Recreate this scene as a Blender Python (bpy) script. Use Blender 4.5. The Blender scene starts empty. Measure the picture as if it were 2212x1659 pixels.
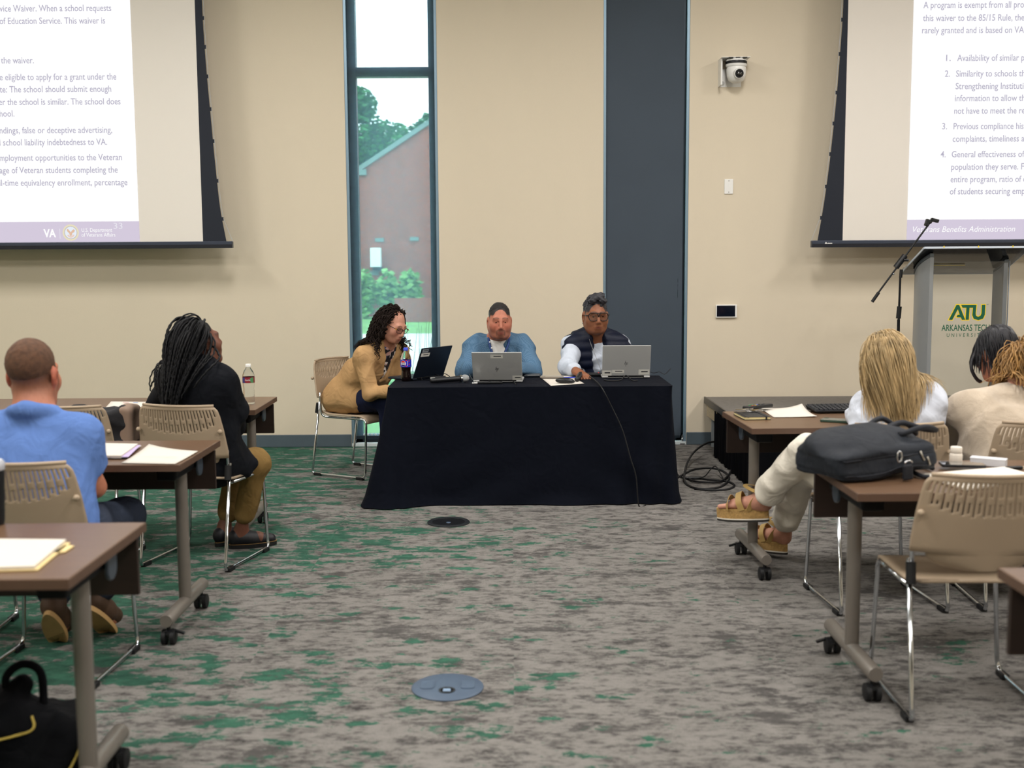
import bpy, math, random
import numpy as np
from mathutils import Vector, Matrix, Euler

# ------------------------------------------------------------------ camera, world, exposure
scene = bpy.context.scene
col = scene.collection
PXW, PXH = 2212.0, 1659.0
FPX = 2424.0                      # focal length in pixels of the 2212-wide frame
PITCH = math.radians(6.05)        # looking slightly down
ROLL = math.radians(-0.364)
HCAM = 1.495

def cam_axes():
    r = Vector((1, 0, 0)); f = Vector((0, math.cos(PITCH), -math.sin(PITCH))); u = Vector((0, math.sin(PITCH), math.cos(PITCH)))
    c, s = math.cos(ROLL), math.sin(ROLL)
    return r * c + u * s, u * c - r * s, f

_r, _u, _f = cam_axes()
cam_data = bpy.data.cameras.new('camera')
cam = bpy.data.objects.new('camera', cam_data); col.objects.link(cam)
cam.matrix_world = Matrix(((_r.x, _u.x, -_f.x, 0), (_r.y, _u.y, -_f.y, 0), (_r.z, _u.z, -_f.z, HCAM), (0, 0, 0, 1)))
cam_data.sensor_fit = 'HORIZONTAL'; cam_data.sensor_width = 36.0
cam_data.lens = 36.0 * FPX / PXW
cam_data.clip_start = 0.05; cam_data.clip_end = 300
cam_data.dof.use_dof = True
cam_data.dof.focus_distance = 7.6
cam_data.dof.aperture_fstop = 2.6
scene.camera = cam

world = bpy.data.worlds.new('overcast_sky'); scene.world = world
world.use_nodes = True
_bg = world.node_tree.nodes['Background']
_bg.inputs[0].default_value = (0.84, 0.96, 1.0, 1)
_bg.inputs[1].default_value = 6.0

scene.view_settings.view_transform = 'Standard'
scene.view_settings.look = 'None'
scene.view_settings.gamma = 1.0
scene.view_settings.use_curve_mapping = False
scene.view_settings.exposure = 0.0
scene.cycles.use_denoising = True
scene.cycles.max_bounces = 7
scene.cycles.diffuse_bounces = 3
scene.cycles.glossy_bounces = 3
scene.cycles.transmission_bounces = 6
scene.cycles.use_adaptive_sampling = True
scene.cycles.adaptive_threshold = 0.045
scene.cycles.adaptive_min_samples = 12
scene.cycles.transparent_max_bounces = 16
scene.cycles.sample_clamp_indirect = 6.0
scene.cycles.caustics_reflective = False
scene.cycles.caustics_refractive = False

LAMP_POWER = 74.0                 # W of every ceiling luminaire
LAMP_COLOR = (1.0, 0.965, 0.93)

# ------------------------------------------------------------------ pixel -> place helpers (a pixel gives a direction only)
def ray(px, py):
    X, Y = px - PXW / 2, py - PXH / 2
    return _f + _r * (X / FPX) - _u * (Y / FPX)
def at_y(px, py, y):
    d = ray(px, py); t = y / d.y
    return Vector((d.x * t, y, HCAM + d.z * t))
def at_z(px, py, z=0.0):
    d = ray(px, py); t = (z - HCAM) / d.z
    return Vector((d.x * t, d.y * t, z))

# ------------------------------------------------------------------ materials
def lin(c):
    if isinstance(c, str):
        c = c.lstrip('#'); c = tuple(int(c[i:i + 2], 16) / 255 for i in (0, 2, 4))
    return tuple((x / 12.92 if x <= .04045 else ((x + .055) / 1.055) ** 2.4) for x in c)
MATS = {}
def mat(name, c, rough=.6, metal=0.0, var=0.0, vscale=20.0, bump=0.0, bscale=200.0, emit=0.0, trans=0.0, ior=1.45, sheen=0.0, spec=None, coat=0.0, stretch=None, alpha=None, fold=0.0):
    if name in MATS: return MATS[name]
    m = bpy.data.materials.new(name); m.use_nodes = True
    nt = m.node_tree; b = nt.nodes['Principled BSDF']
    c = lin(c)
    b.inputs['Base Color'].default_value = (*c, 1)
    b.inputs['Roughness'].default_value = rough
    b.inputs['Metallic'].default_value = metal
    b.inputs['IOR'].default_value = ior
    b.inputs['Transmission Weight'].default_value = trans
    if sheen: b.inputs['Sheen Weight'].default_value = sheen
    if spec is not None: b.inputs['Specular IOR Level'].default_value = spec
    if coat: b.inputs['Coat Weight'].default_value = coat
    if alpha is not None: b.inputs['Alpha'].default_value = alpha
    if emit:
        b.inputs['Emission Color'].default_value = (*c, 1); b.inputs['Emission Strength'].default_value = emit
    tc = nt.nodes.new('ShaderNodeTexCoord')
    mp = nt.nodes.new('ShaderNodeMapping'); nt.links.new(tc.outputs['Object'], mp.inputs[0])
    if stretch: mp.inputs['Scale'].default_value = stretch
    if var:
        n = nt.nodes.new('ShaderNodeTexNoise'); n.inputs['Scale'].default_value = vscale; n.inputs['Detail'].default_value = 4
        nt.links.new(mp.outputs[0], n.inputs['Vector'])
        r = nt.nodes.new('ShaderNodeValToRGB')
        r.color_ramp.elements[0].position = .3; r.color_ramp.elements[1].position = .7
        r.color_ramp.elements[0].color = (*[x * (1 - var) for x in c], 1)
        r.color_ramp.elements[1].color = (*[min(1, x * (1 + var)) for x in c], 1)
        nt.links.new(n.outputs['Fac'], r.inputs[0]); nt.links.new(r.outputs[0], b.inputs['Base Color'])
        if emit: nt.links.new(r.outputs[0], b.inputs['Emission Color'])
    if bump:
        n2 = nt.nodes.new('ShaderNodeTexNoise'); n2.inputs['Scale'].default_value = bscale; n2.inputs['Detail'].default_value = 3
        nt.links.new(mp.outputs[0], n2.inputs['Vector'])
        bp = nt.nodes.new('ShaderNodeBump'); bp.inputs['Strength'].default_value = bump; bp.inputs['Distance'].default_value = .004
        nt.links.new(n2.outputs['Fac'], bp.inputs['Height']); nt.links.new(bp.outputs[0], b.inputs['Normal'])
        if fold:
            n3 = nt.nodes.new('ShaderNodeTexNoise'); n3.inputs['Scale'].default_value = 9; n3.inputs['Detail'].default_value = 2.5; n3.inputs['Distortion'].default_value = 1.2
            nt.links.new(mp.outputs[0], n3.inputs['Vector'])
            b3 = nt.nodes.new('ShaderNodeBump'); b3.inputs['Strength'].default_value = fold; b3.inputs['Distance'].default_value = .05
            nt.links.new(n3.outputs['Fac'], b3.inputs['Height']); nt.links.new(b3.outputs[0], bp.inputs['Normal'])
    MATS[name] = m
    return m

def N(nt, t, **kw):
    n = nt.nodes.new(t)
    for k, v in kw.items():
        if k in n.inputs: n.inputs[k].default_value = v
        else: setattr(n, k, v)
    return n
def ramp(nt, src, stops, interp='LINEAR'):
    r = nt.nodes.new('ShaderNodeValToRGB'); cr = r.color_ramp; cr.interpolation = interp
    while len(cr.elements) < len(stops): cr.elements.new(.5)
    for e, (p, c) in zip(cr.elements, stops):
        e.position = p; e.color = (*c, 1) if len(c) == 3 else c
    nt.links.new(src, r.inputs[0]); return r.outputs[0]
def mixc(nt, fac, a, b):
    m = nt.nodes.new('ShaderNodeMix'); m.data_type = 'RGBA'
    for sock, v in ((m.inputs[0], fac), (m.inputs[6], a), (m.inputs[7], b)):
        if hasattr(v, 'links') or isinstance(v, bpy.types.NodeSocket): nt.links.new(v, sock)
        else: sock.default_value = v if not isinstance(v, tuple) else (*v, 1)[:4]
    return m.outputs[2]

# ------------------------------------------------------------------ mesh builder
def frame_from(d):
    d = Vector(d).normalized()
    a = Vector((0, 0, 1)) if abs(d.z) < .9 else Vector((1, 0, 0))
    x = d.cross(a).normalized(); y = x.cross(d).normalized()
    return x, y
class MB:
    def __init__(s): s.v = []; s.f = []
    def add(s, vs, fs):
        o = len(s.v); s.v += [tuple(p) for p in vs]; s.f += [tuple(i + o for i in f) for f in fs]; return s
    def box(s, x0, x1, y0, y1, z0, z1):
        return s.add([(x, y, z) for x in (x0, x1) for y in (y0, y1) for z in (z0, z1)],
                     [(0, 1, 3, 2), (4, 6, 7, 5), (0, 4, 5, 1), (2, 3, 7, 6), (0, 2, 6, 4), (1, 5, 7, 3)])
    def obox(s, c, sx, sy, sz, R=None):
        R = R or Matrix.Identity(3); c = Vector(c)
        vs = [c + R @ Vector((x * sx / 2, y * sy / 2, z * sz / 2)) for x in (-1, 1) for y in (-1, 1) for z in (-1, 1)]
        return s.add(vs, [(0, 1, 3, 2), (4, 6, 7, 5), (0, 4, 5, 1), (2, 3, 7, 6), (0, 2, 6, 4), (1, 5, 7, 3)])
    def tube(s, path, r, n=10, cap=True, closed=False):
        path = [Vector(p) for p in path]; m = len(path)
        rs = r if hasattr(r, '__len__') else [r] * m
        dirs = []
        for i in range(m):
            if closed: d = path[(i + 1) % m] - path[i - 1]
            else: d = path[min(i + 1, m - 1)] - path[max(i - 1, 0)]
            dirs.append(d.normalized() if d.length > 1e-9 else Vector((0, 0, 1)))
        x, y = frame_from(dirs[0]); vs = []
        for i in range(m):
            if i:
                q = dirs[i - 1].rotation_difference(dirs[i]); x = q @ x
                x = (x - dirs[i] * x.dot(dirs[i])).normalized()
            y = dirs[i].cross(x)
            for k in range(n):
                a = 2 * math.pi * k / n
                vs.append(path[i] + (x * math.cos(a) + y * math.sin(a)) * rs[i])
        fs = []
        for i in range(m if closed else m - 1):
            j = (i + 1) % m
            for k in range(n):
                l = (k + 1) % n
                fs.append((i * n + k, i * n + l, j * n + l, j * n + k))
        if cap and not closed:
            fs.append(tuple(reversed(range(n)))); fs.append(tuple(range((m - 1) * n, m * n)))
        return s.add(vs, fs)
    def cyl(s, a, b, r0, r1=None, n=20): return s.tube([a, b], [r0, r0 if r1 is None else r1], n)
    def lathe(s, prof, c=(0, 0, 0), n=32, R=None):
        R = R or Matrix.Identity(3); c = Vector(c); vs = []
        for r, z in prof:
            for k in range(n):
                a = 2 * math.pi * k / n
                vs.append(c + R @ Vector((r * math.cos(a), r * math.sin(a), z)))
        fs = []
        for i in range(len(prof) - 1):
            for k in range(n):
                l = (k + 1) % n
                fs.append((i * n + k, i * n + l, (i + 1) * n + l, (i + 1) * n + k))
        if prof[0][0] > 1e-6: fs.append(tuple(reversed(range(n))))
        if prof[-1][0] > 1e-6: fs.append(tuple(range((len(prof) - 1) * n, len(prof) * n)))
        return s.add(vs, fs)
    def prism(s, poly, ext, M=None):
        """poly: (x,y) outline, extruded from z=0 to z=ext, placed by 4x4 matrix M"""
        M = M or Matrix.Identity(4); n = len(poly)
        vs = [M @ Vector((x, y, 0)) for x, y in poly] + [M @ Vector((x, y, ext)) for x, y in poly]
        fs = [tuple(reversed(range(n))), tuple(range(n, 2 * n))] + [(i, (i + 1) % n, n + (i + 1) % n, n + i) for i in range(n)]
        return s.add(vs, fs)
    def grid(s, fn, nu, nv, wrap=False):
        vs = [fn(i / (nu if wrap else nu - 1), j / (nv - 1)) for j in range(nv) for i in range(nu)]
        fs = []
        for j in range(nv - 1):
            for i in range(nu if wrap else nu - 1):
                k = (i + 1) % nu
                fs.append((j * nu + i, j * nu + k, (j + 1) * nu + k, (j + 1) * nu + i))
        return s.add(vs, fs)
    def sphere(s, c, r, n=16, m=10, R=None):
        r = r if hasattr(r, '__len__') else (r, r, r)
        R = R or Matrix.Identity(3); c = Vector(c)
        vs = [c + R @ Vector((0, 0, r[2]))]
        for j in range(1, m):
            t = math.pi * j / m
            for i in range(n):
                a = 2 * math.pi * i / n
                vs.append(c + R @ Vector((r[0] * math.sin(t) * math.cos(a), r[1] * math.sin(t) * math.sin(a), r[2] * math.cos(t))))
        vs.append(c + R @ Vector((0, 0, -r[2]))); L = len(vs) - 1; fs = []
        for i in range(n): fs.append((0, 1 + i, 1 + (i + 1) % n))
        for j in range(m - 2):
            for i in range(n):
                fs.append((1 + j * n + i, 1 + (j + 1) * n + i, 1 + (j + 1) * n + (i + 1) % n, 1 + j * n + (i + 1) % n))
        for i in range(n): fs.append((1 + (m - 2) * n + i, L, 1 + (m - 2) * n + (i + 1) % n))
        return s.add(vs, fs)
    def build(s, name, m, parent=None, smooth=False, bevel=0.0, solid=0.0, seg=2):
        me = bpy.data.meshes.new(name); me.from_pydata(s.v, [], s.f); me.update()
        return obj(name, me, m, parent, smooth, bevel, solid, seg)
def obj(name, me, m, parent=None, smooth=False, bevel=0.0, solid=0.0, seg=2):
    me.materials.append(m)
    o = bpy.data.objects.new(name, me); col.objects.link(o)
    if smooth is True:
        me.polygons.foreach_set('use_smooth', [True] * len(me.polygons))
    elif smooth:
        me.polygons.foreach_set('use_smooth', [True] * len(me.polygons))
        me.set_sharp_from_angle(angle=math.radians(smooth))
    if solid:
        md = o.modifiers.new('solid', 'SOLIDIFY'); md.thickness = solid; md.offset = 0
    if bevel:
        md = o.modifiers.new('bevel', 'BEVEL'); md.width = bevel; md.segments = seg; md.limit_method = 'ANGLE'; md.angle_limit = math.radians(40)
    if parent: o.parent = parent
    return o
def tag(o, label=None, cat=None, group=None, kind=None):
    if label: o['label'] = label
    if cat: o['category'] = cat
    if group: o['group'] = group
    if kind: o['kind'] = kind
    return o
def thing(name, label, cat, loc=(0, 0, 0), rz=0.0, group=None):
    o = bpy.data.objects.new(name, None); col.objects.link(o); o.empty_display_size = .1
    o.location = loc; o.rotation_euler = (0, 0, rz)
    return tag(o, label, cat, group)
def struct(o): o['kind'] = 'structure'; return o
def dup(root, loc, rz, label=None):
    def cp(o, parent):
        c = o.copy(); col.objects.link(c); c.parent = parent
        for ch in list(o.children): cp(ch, c)
        return c
    r = cp(root, None); r.location = loc; r.rotation_euler = (0, 0, rz)
    if label: r['label'] = label
    return r
def arc(c, r, a0, a1, n=8, plane='xy'):
    out = []
    for i in range(n + 1):
        a = a0 + (a1 - a0) * i / n
        p = (c[0] + r * math.cos(a), c[1] + r * math.sin(a)); out.append(p)
    return out
def spline(pts, n=8):
    """Catmull-Rom through points"""
    P = [Vector(p) for p in pts]; P = [P[0] * 2 - P[1]] + P + [P[-1] * 2 - P[-2]]; out = []
    for i in range(1, len(P) - 2):
        for k in range(n):
            t = k / n; a, b, c, d = P[i - 1:i + 3]
            out.append(.5 * ((2 * b) + (c - a) * t + (2 * a - 5 * b + 4 * c - d) * t * t + (3 * b - a - 3 * c + d) * t ** 3))
    out.append(P[-2]); return out
def rrect(w, h, r, n=5):
    o = []
    for cx_, cy_, a in ((w / 2 - r, h / 2 - r, 0), (-w / 2 + r, h / 2 - r, 90), (-w / 2 + r, -h / 2 + r, 180), (w / 2 - r, -h / 2 + r, 270)):
        for i in range(n + 1):
            t = math.radians(a + 90 * i / n); o.append((cx_ + r * math.cos(t), cy_ + r * math.sin(t)))
    return o
def text_mesh(s, shear=0.0, bold=0.0, spacing=1.0):
    """outline of a string as vertices/faces in a unit box; returns (verts Nx2, faces, width, capheight)"""
    cu = bpy.data.curves.new('lettering', 'FONT'); cu.body = s; cu.size = 1.0; cu.shear = shear; cu.offset = bold; cu.space_character = spacing
    cu.resolution_u = 3
    o = bpy.data.objects.new('lettering', cu); col.objects.link(o)
    dg = bpy.context.evaluated_depsgraph_get(); dg.update()
    me = bpy.data.meshes.new_from_object(o.evaluated_get(dg))
    v = np.array([x.co[:] for x in me.vertices]).reshape(-1, 3); f = [tuple(p.vertices) for p in me.polygons]
    bpy.data.objects.remove(o); bpy.data.curves.remove(cu); bpy.data.meshes.remove(me)
    return v, f
def lettering(name, s, m, parent, org, ux, uy, width=None, height=None, align='l', shear=0.0, bold=0.0, spacing=1.0):
    """string laid on a plane: org = baseline start (or end when align='r'), ux/uy unit vectors along and up; width of the ink, height of a capital"""
    v, f = text_mesh(s, shear, bold, spacing)
    if len(v) == 0: return None
    x0, x1 = v[:, 0].min(), v[:, 0].max()
    k = width / (x1 - x0) if width else None
    ky = height / .69 if height else k
    if k is None: k = ky
    ox = x0 if align == 'l' else (x1 if align == 'r' else (x0 + x1) / 2)
    org, ux, uy = Vector(org), Vector(ux), Vector(uy)
    me = bpy.data.meshes.new(name)
    me.from_pydata([tuple(org + ux * float((p[0] - ox) * k) + uy * float(p[1] * ky)) for p in v], [], f); me.update()
    return obj(name, me, m, parent)
# ================================================================== soft-body modelling: smooth distance fields -> one continuous mesh
def v3(p): return np.array([p[0], p[1], p[2]], np.float32)
class Field:
    def __init__(s): s.pr = []; s.disp = None; s.amp = 0.0
    def _add(s, f, bc, br, k, op): s.pr.append((f, np.asarray(bc, np.float32), br, k, op)); return s
    def cap(s, a, b, ra, rb=None, k=.02, op='u'):
        a, b = v3(a), v3(b); rb = ra if rb is None else rb; ba = b - a; L2 = max(float(ba @ ba), 1e-9)
        def f(p):
            h = np.clip(((p - a) @ ba) / L2, 0, 1)
            return np.linalg.norm(p - a - h[..., None] * ba, axis=-1) - (ra + (rb - ra) * h)
        return s._add(f, (a + b) / 2, math.sqrt(L2) / 2 + max(ra, rb), k, op)
    def ell(s, c, r, R=None, k=.02, op='u'):
        c = v3(c); r = np.array(r if hasattr(r, '__len__') else (r, r, r), np.float32); M = None if R is None else np.array(R, np.float32)
        def f(p):
            q = p - c
            if M is not None: q = q @ M          # world -> local
            k0 = np.linalg.norm(q / r, axis=-1); k1 = np.linalg.norm(q / (r * r), axis=-1)
            return k0 * (k0 - 1) / np.maximum(k1, 1e-6)
        return s._add(f, c, float(r.max()), k, op)
    def box(s, c, half, rad=.01, R=None, k=.02, op='u'):
        c = v3(c); hf = np.array(half, np.float32) - rad; M = None if R is None else np.array(R, np.float32)
        def f(p):
            q = p - c
            if M is not None: q = q @ M
            q = np.abs(q) - hf
            return np.linalg.norm(np.maximum(q, 0), axis=-1) + np.minimum(q.max(-1), 0) - rad
        return s._add(f, c, float(np.linalg.norm(np.array(half))), k, op)
    def cut(s, n, pt, k=.005):
        """keep the side behind the plane"""
        n = v3(Vector(n).normalized()); pt = v3(pt)
        return s._add(lambda p: (p - pt) @ n, (0, 0, 0), 1e9, k, 'i')
    def eval_blocks(s, pts, cb, bd):
        d = np.full(pts.shape[:-1], 9.0, np.float32)
        for f, bc, br, k, op in s.pr:
            m = np.linalg.norm(cb - bc, axis=-1) < br + bd + k * 1.5 + .03
            if not m.any(): continue
            a = d[m]; e = f(pts[m]).astype(np.float32)
            if op == 'u':
                h = np.maximum(k - np.abs(a - e), 0) / max(k, 1e-6); r = np.minimum(a, e) - h * h * k * .25
            elif op == 's':
                e = -e; h = np.maximum(k - np.abs(a - e), 0) / max(k, 1e-6); r = np.maximum(a, e) + h * h * k * .25
            else:
                h = np.maximum(k - np.abs(a - e), 0) / max(k, 1e-6); r = np.maximum(a, e) + h * h * k * .25
            d[m] = r
        if s.disp is not None: d = d - s.disp(pts)
        return d
    def __call__(s, pts):
        pts = np.asarray(pts, np.float32).reshape(-1, 1, 3)
        return s.eval_blocks(pts, pts[:, 0], .02)[:, 0]
    def grad(s, pts, e=.004):
        g = np.stack([s(pts + np.eye(3, dtype=np.float32)[i] * e) - s(pts - np.eye(3, dtype=np.float32)[i] * e) for i in range(3)], -1)
        return g / np.maximum(np.linalg.norm(g, axis=-1, keepdims=True), 1e-6)
    def mesh(s, h=.006, smooth=1):
        lo = np.min([p[1] - p[2] for p in s.pr if p[4] == 'u'], 0) - 3 * h - s.amp; hi = np.max([p[1] + p[2] for p in s.pr if p[4] == 'u'], 0) + 3 * h + s.amp
        B = 8; nb = np.ceil((hi - lo) / (B * h)).astype(int)
        ii = np.stack(np.meshgrid(*[np.arange(n) for n in nb], indexing='ij'), -1).reshape(-1, 3)
        cb = (lo + (ii + .5) * B * h).astype(np.float32); bd = B * h * .5 * math.sqrt(3)
        d0 = s.eval_blocks(cb[:, None], cb, bd)[:, 0]
        act = np.abs(d0) < bd * 1.35 + s.amp; ii = ii[act]; cb = cb[act]
        off = np.stack(np.meshgrid(*[np.arange(B + 1)] * 3, indexing='ij'), -1).reshape(-1, 3)
        V = []; K = []; SG = []
        NY, NZ = int(nb[1]) * B + 2, int(nb[2]) * B + 2
        corners = np.array([(a, b, c) for a in (0, 1) for b in (0, 1) for c in (0, 1)])
        edges = [(a, b) for a in range(8) for b in range(a + 1, 8) if np.abs(corners[a] - corners[b]).sum() == 1]
        for st in range(0, len(ii), 1500):
            I = ii[st:st + 1500]; g = (I[:, None] * B + off[None]); pts = (lo + g * h).astype(np.float32)
            val = s.eval_blocks(pts, cb[st:st + 1500], bd).reshape(-1, B + 1, B + 1, B + 1)
            cv = np.stack([val[:, a:a + B, b:b + B, c:c + B] for a, b, c in corners], -1)
            ins = cv < 0; n_in = ins.sum(-1); mx = (n_in > 0) & (n_in < 8)
            w = np.argwhere(mx)
            if len(w) == 0: continue
            c8 = cv[mx]; gc = I[w[:, 0]] * B + w[:, 1:]
            acc = np.zeros((len(w), 3), np.float32); cnt = np.zeros(len(w), np.float32)
            for a, b in edges:
                va, vb = c8[:, a], c8[:, b]; x = (va < 0) != (vb < 0)
                t = np.where(x, va / np.where(x, va - vb, 1), 0)[:, None]
                acc += np.where(x[:, None], corners[a] + t * (corners[b] - corners[a]), 0); cnt += x
            V.append(lo + (gc + acc / cnt[:, None]) * h); K.append((gc[:, 0].astype(np.int64) * NY + gc[:, 1]) * NZ + gc[:, 2]); SG.append(c8 < 0)
        V = np.concatenate(V); K = np.concatenate(K); SG = np.concatenate(SG)
        o = np.argsort(K); V, K, SG = V[o], K[o], SG[o]
        strd = (NY * NZ, NZ, 1); F = []
        for ax in range(3):
            c1 = 4 >> ax; ch = SG[:, 0] != SG[:, c1]
            u, v = [strd[i] for i in range(3) if i != ax]
            k0 = K[ch]; q = []; ok = np.ones(len(k0), bool)
            for kk in (k0, k0 - u, k0 - u - v, k0 - v):
                j = np.searchsorted(K, kk); j = np.minimum(j, len(K) - 1); ok &= K[j] == kk; q.append(j)
            q = np.stack(q, -1)[ok]; inside0 = SG[ch][ok][:, 0]
            flip = inside0 if ax != 1 else ~inside0
            q[flip] = q[flip][:, ::-1]
            F.append(q[:, ::-1])
        F = np.concatenate(F)
        for _ in range(smooth):
            S = np.zeros_like(V); C = np.zeros(len(V))
            for a in range(4):
                for b in ((a + 1) % 4, (a - 1) % 4):
                    np.add.at(S, F[:, a], V[F[:, b]]); np.add.at(C, F[:, a], 1)
            V = V * .5 + .5 * S / np.maximum(C, 1)[:, None]
        return V, F
def field_obj(name, field, m, parent, h=.006, smooth=1, color=None, origin=None):
    V, F = field.mesh(h, smooth)
    if origin is not None: L = V - np.array(origin)
    else: L = V
    me = bpy.data.meshes.new(name); me.from_pydata(L.tolist(), [], F.tolist()); me.update()
    if color is not None:
        at_ = me.color_attributes.new('tint', 'FLOAT_COLOR', 'POINT')
        c = np.ones((len(V), 4), np.float32); c[:, :3] = color(V); at_.data.foreach_set('color', c.ravel())
    return obj(name, me, m, parent, True)
def waves(seed, n, freq, amp, stretch=(1, 1, 1), ridged=True):
    """smooth wrinkle displacement: a few crossing waves, warped"""
    rg = np.random.RandomState(seed); D = rg.normal(size=(n, 3)); D /= np.linalg.norm(D, axis=1)[:, None]; D = D * np.array(stretch) * freq * rg.uniform(.6, 1.5, (n, 1)); ph = rg.uniform(0, 6.28, n)
    W = rg.normal(size=(3, 3)) * 3.0
    D = D.astype(np.float32); W = W.astype(np.float32)
    def f(p):
        q = p + .03 * np.sin(p @ W.T * 2.2)
        a = np.zeros(p.shape[:-1], np.float32)
        for i in range(n):
            s_ = np.sin(q @ D[i] + ph[i]); a += (1 - np.abs(s_) * 2) if ridged else s_
        return a * np.float32(amp / math.sqrt(n))
    return f
def tint_mat(name, rough=.55, sss=.0, spec=.4):
    m = bpy.data.materials.new(name); m.use_nodes = True; nt = m.node_tree; b = nt.nodes['Principled BSDF']
    a = N(nt, 'ShaderNodeAttribute'); a.attribute_name = 'tint'
    n = N(nt, 'ShaderNodeTexNoise'); n.inputs['Scale'].default_value = 60; n.inputs['Detail'].default_value = 3
    r = ramp(nt, n.outputs['Fac'], [(.3, (.93, .93, .93)), (.7, (1.05, 1.05, 1.05))])
    mu = N(nt, 'ShaderNodeMix'); mu.data_type = 'RGBA'; mu.blend_type = 'MULTIPLY'; mu.inputs[0].default_value = 1
    nt.links.new(a.outputs['Color'], mu.inputs[6]); nt.links.new(r, mu.inputs[7]); nt.links.new(mu.outputs[2], b.inputs['Base Color'])
    b.inputs['Roughness'].default_value = rough; b.inputs['Specular IOR Level'].default_value = spec
    return m
# ================================================================== the room
WY = 9.235          # front wall
XL, XR, YB, ZC = -6.6, 6.6, -4.2, 4.35
M_wall = mat('wall_paint_beige', '#d6cbb6', .82, var=.02, vscale=1.5, bump=.12, bscale=420, stretch=(1, 1, .18))
M_white = mat('white_plastic', '#e9e9e6', .4)
M_ceil = mat('ceiling_white', '#e8e4dc', .9, bump=.1, bscale=120)
M_base = mat('baseboard_slate', '#4d5a63', .55, var=.03)
M_blackp = mat('black_plastic', '#101216', .42)
M_blackm = mat('black_satin_metal', '#14161a', .35, metal=.3)
M_chrome = mat('chrome', '#c9cdd2', .12, metal=1.0)
M_rubber = mat('black_rubber', '#0c0d10', .6)
M_paper = mat('paper_white', '#d0cac0', .8)
M_paperg = mat('print_grey', '#9fa0a6', .8)

def carpet():
    m = bpy.data.materials.new('carpet_grey_green'); m.use_nodes = True; nt = m.node_tree; b = nt.nodes['Principled BSDF']
    L = nt.links
    tc = N(nt, 'ShaderNodeTexCoord'); sep = N(nt, 'ShaderNodeSeparateXYZ'); L.new(tc.outputs['Object'], sep.inputs[0])
    # every tile shifts the pattern a little
    sn = N(nt, 'ShaderNodeVectorMath', operation='SNAP'); sn.inputs[1].default_value = (1.0, .25, 1.0); L.new(tc.outputs['Object'], sn.inputs[0])
    wn = N(nt, 'ShaderNodeTexWhiteNoise', noise_dimensions='3D'); L.new(sn.outputs[0], wn.inputs['Vector'])
    sc = N(nt, 'ShaderNodeVectorMath', operation='SCALE'); L.new(wn.outputs['Color'], sc.inputs[0]); sc.inputs['Scale'].default_value = .05
    ad = N(nt, 'ShaderNodeVectorMath', operation='ADD'); L.new(tc.outputs['Object'], ad.inputs[0]); L.new(sc.outputs[0], ad.inputs[1])
    mp = N(nt, 'ShaderNodeMapping'); mp.inputs['Scale'].default_value = (.5, 1.0, 1.0); L.new(ad.outputs[0], mp.inputs[0])
    def noise(scale, detail, rough, off):
        o = N(nt, 'ShaderNodeVectorMath', operation='ADD'); o.inputs[1].default_value = (off, off * 1.7, 0); L.new(mp.outputs[0], o.inputs[0])
        n = N(nt, 'ShaderNodeTexNoise'); n.inputs['Scale'].default_value = scale; n.inputs['Detail'].default_value = detail; n.inputs['Roughness'].default_value = rough
        L.new(o.outputs[0], n.inputs['Vector']); return n.outputs['Fac']
    n1 = noise(24, 10, .76, 0)
    basec = ramp(nt, n1, [(.36, lin('#3d3b3a')), (.45, lin('#696663')), (.51, lin('#7b7874')), (.7, lin('#888480'))])
    nd = noise(8.5, 10, .78, 11)
    dk = ramp(nt, nd, [(.53, (0, 0, 0)), (.58, (.8, .8, .8))])
    base2 = mixc(nt, dk, basec, lin('#434140'))
    # green drifts: dense on the left, only specks towards the right
    gx = N(nt, 'ShaderNodeMapRange'); L.new(sep.outputs['X'], gx.inputs['Value'])
    gx.inputs['From Min'].default_value = -2.2; gx.inputs['From Max'].default_value = 1.0; gx.inputs['To Min'].default_value = .115; gx.inputs['To Max'].default_value = -.07
    g1 = noise(9.5, 10, .74, 5.3)
    g2 = noise(.9, 3, .5, 2.2)
    a1 = N(nt, 'ShaderNodeMath', operation='ADD'); L.new(g1, a1.inputs[0]); L.new(gx.outputs[0], a1.inputs[1])
    m2 = N(nt, 'ShaderNodeMath', operation='MULTIPLY_ADD'); L.new(g2, m2.inputs[0]); m2.inputs[1].default_value = .28; L.new(a1.outputs[0], m2.inputs[2])
    gm = ramp(nt, m2.outputs[0], [(.695, (0, 0, 0)), (.712, (1, 1, 1))])
    gc = ramp(nt, noise(24, 4, .6, 1.1), [(.35, lin('#2a4b3f')), (.7, lin('#3d6a57'))])
    c = mixc(nt, gm, base2, gc)
    # fibre speckle
    fp = N(nt, 'ShaderNodeTexNoise'); fp.inputs['Scale'].default_value = 260; fp.inputs['Detail'].default_value = 2; L.new(tc.outputs['Object'], fp.inputs['Vector'])
    sp = ramp(nt, fp.outputs['Fac'], [(.3, (.72, .72, .72)), (.7, (1.12, 1.12, 1.12))])
    mu = N(nt, 'ShaderNodeMix'); mu.data_type = 'RGBA'; mu.blend_type = 'MULTIPLY'; mu.inputs[0].default_value = 1
    L.new(c, mu.inputs[6]); L.new(sp, mu.inputs[7]); L.new(mu.outputs[2], b.inputs['Base Color'])
    b.inputs['Roughness'].default_value = .95; b.inputs['Specular IOR Level'].default_value = .15
    bp = N(nt, 'ShaderNodeBump'); bp.inputs['Strength'].default_value = .5; bp.inputs['Distance'].default_value = .004
    L.new(fp.outputs['Fac'], bp.inputs['Height']); L.new(bp.outputs[0], b.inputs['Normal'])
    return m

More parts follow.
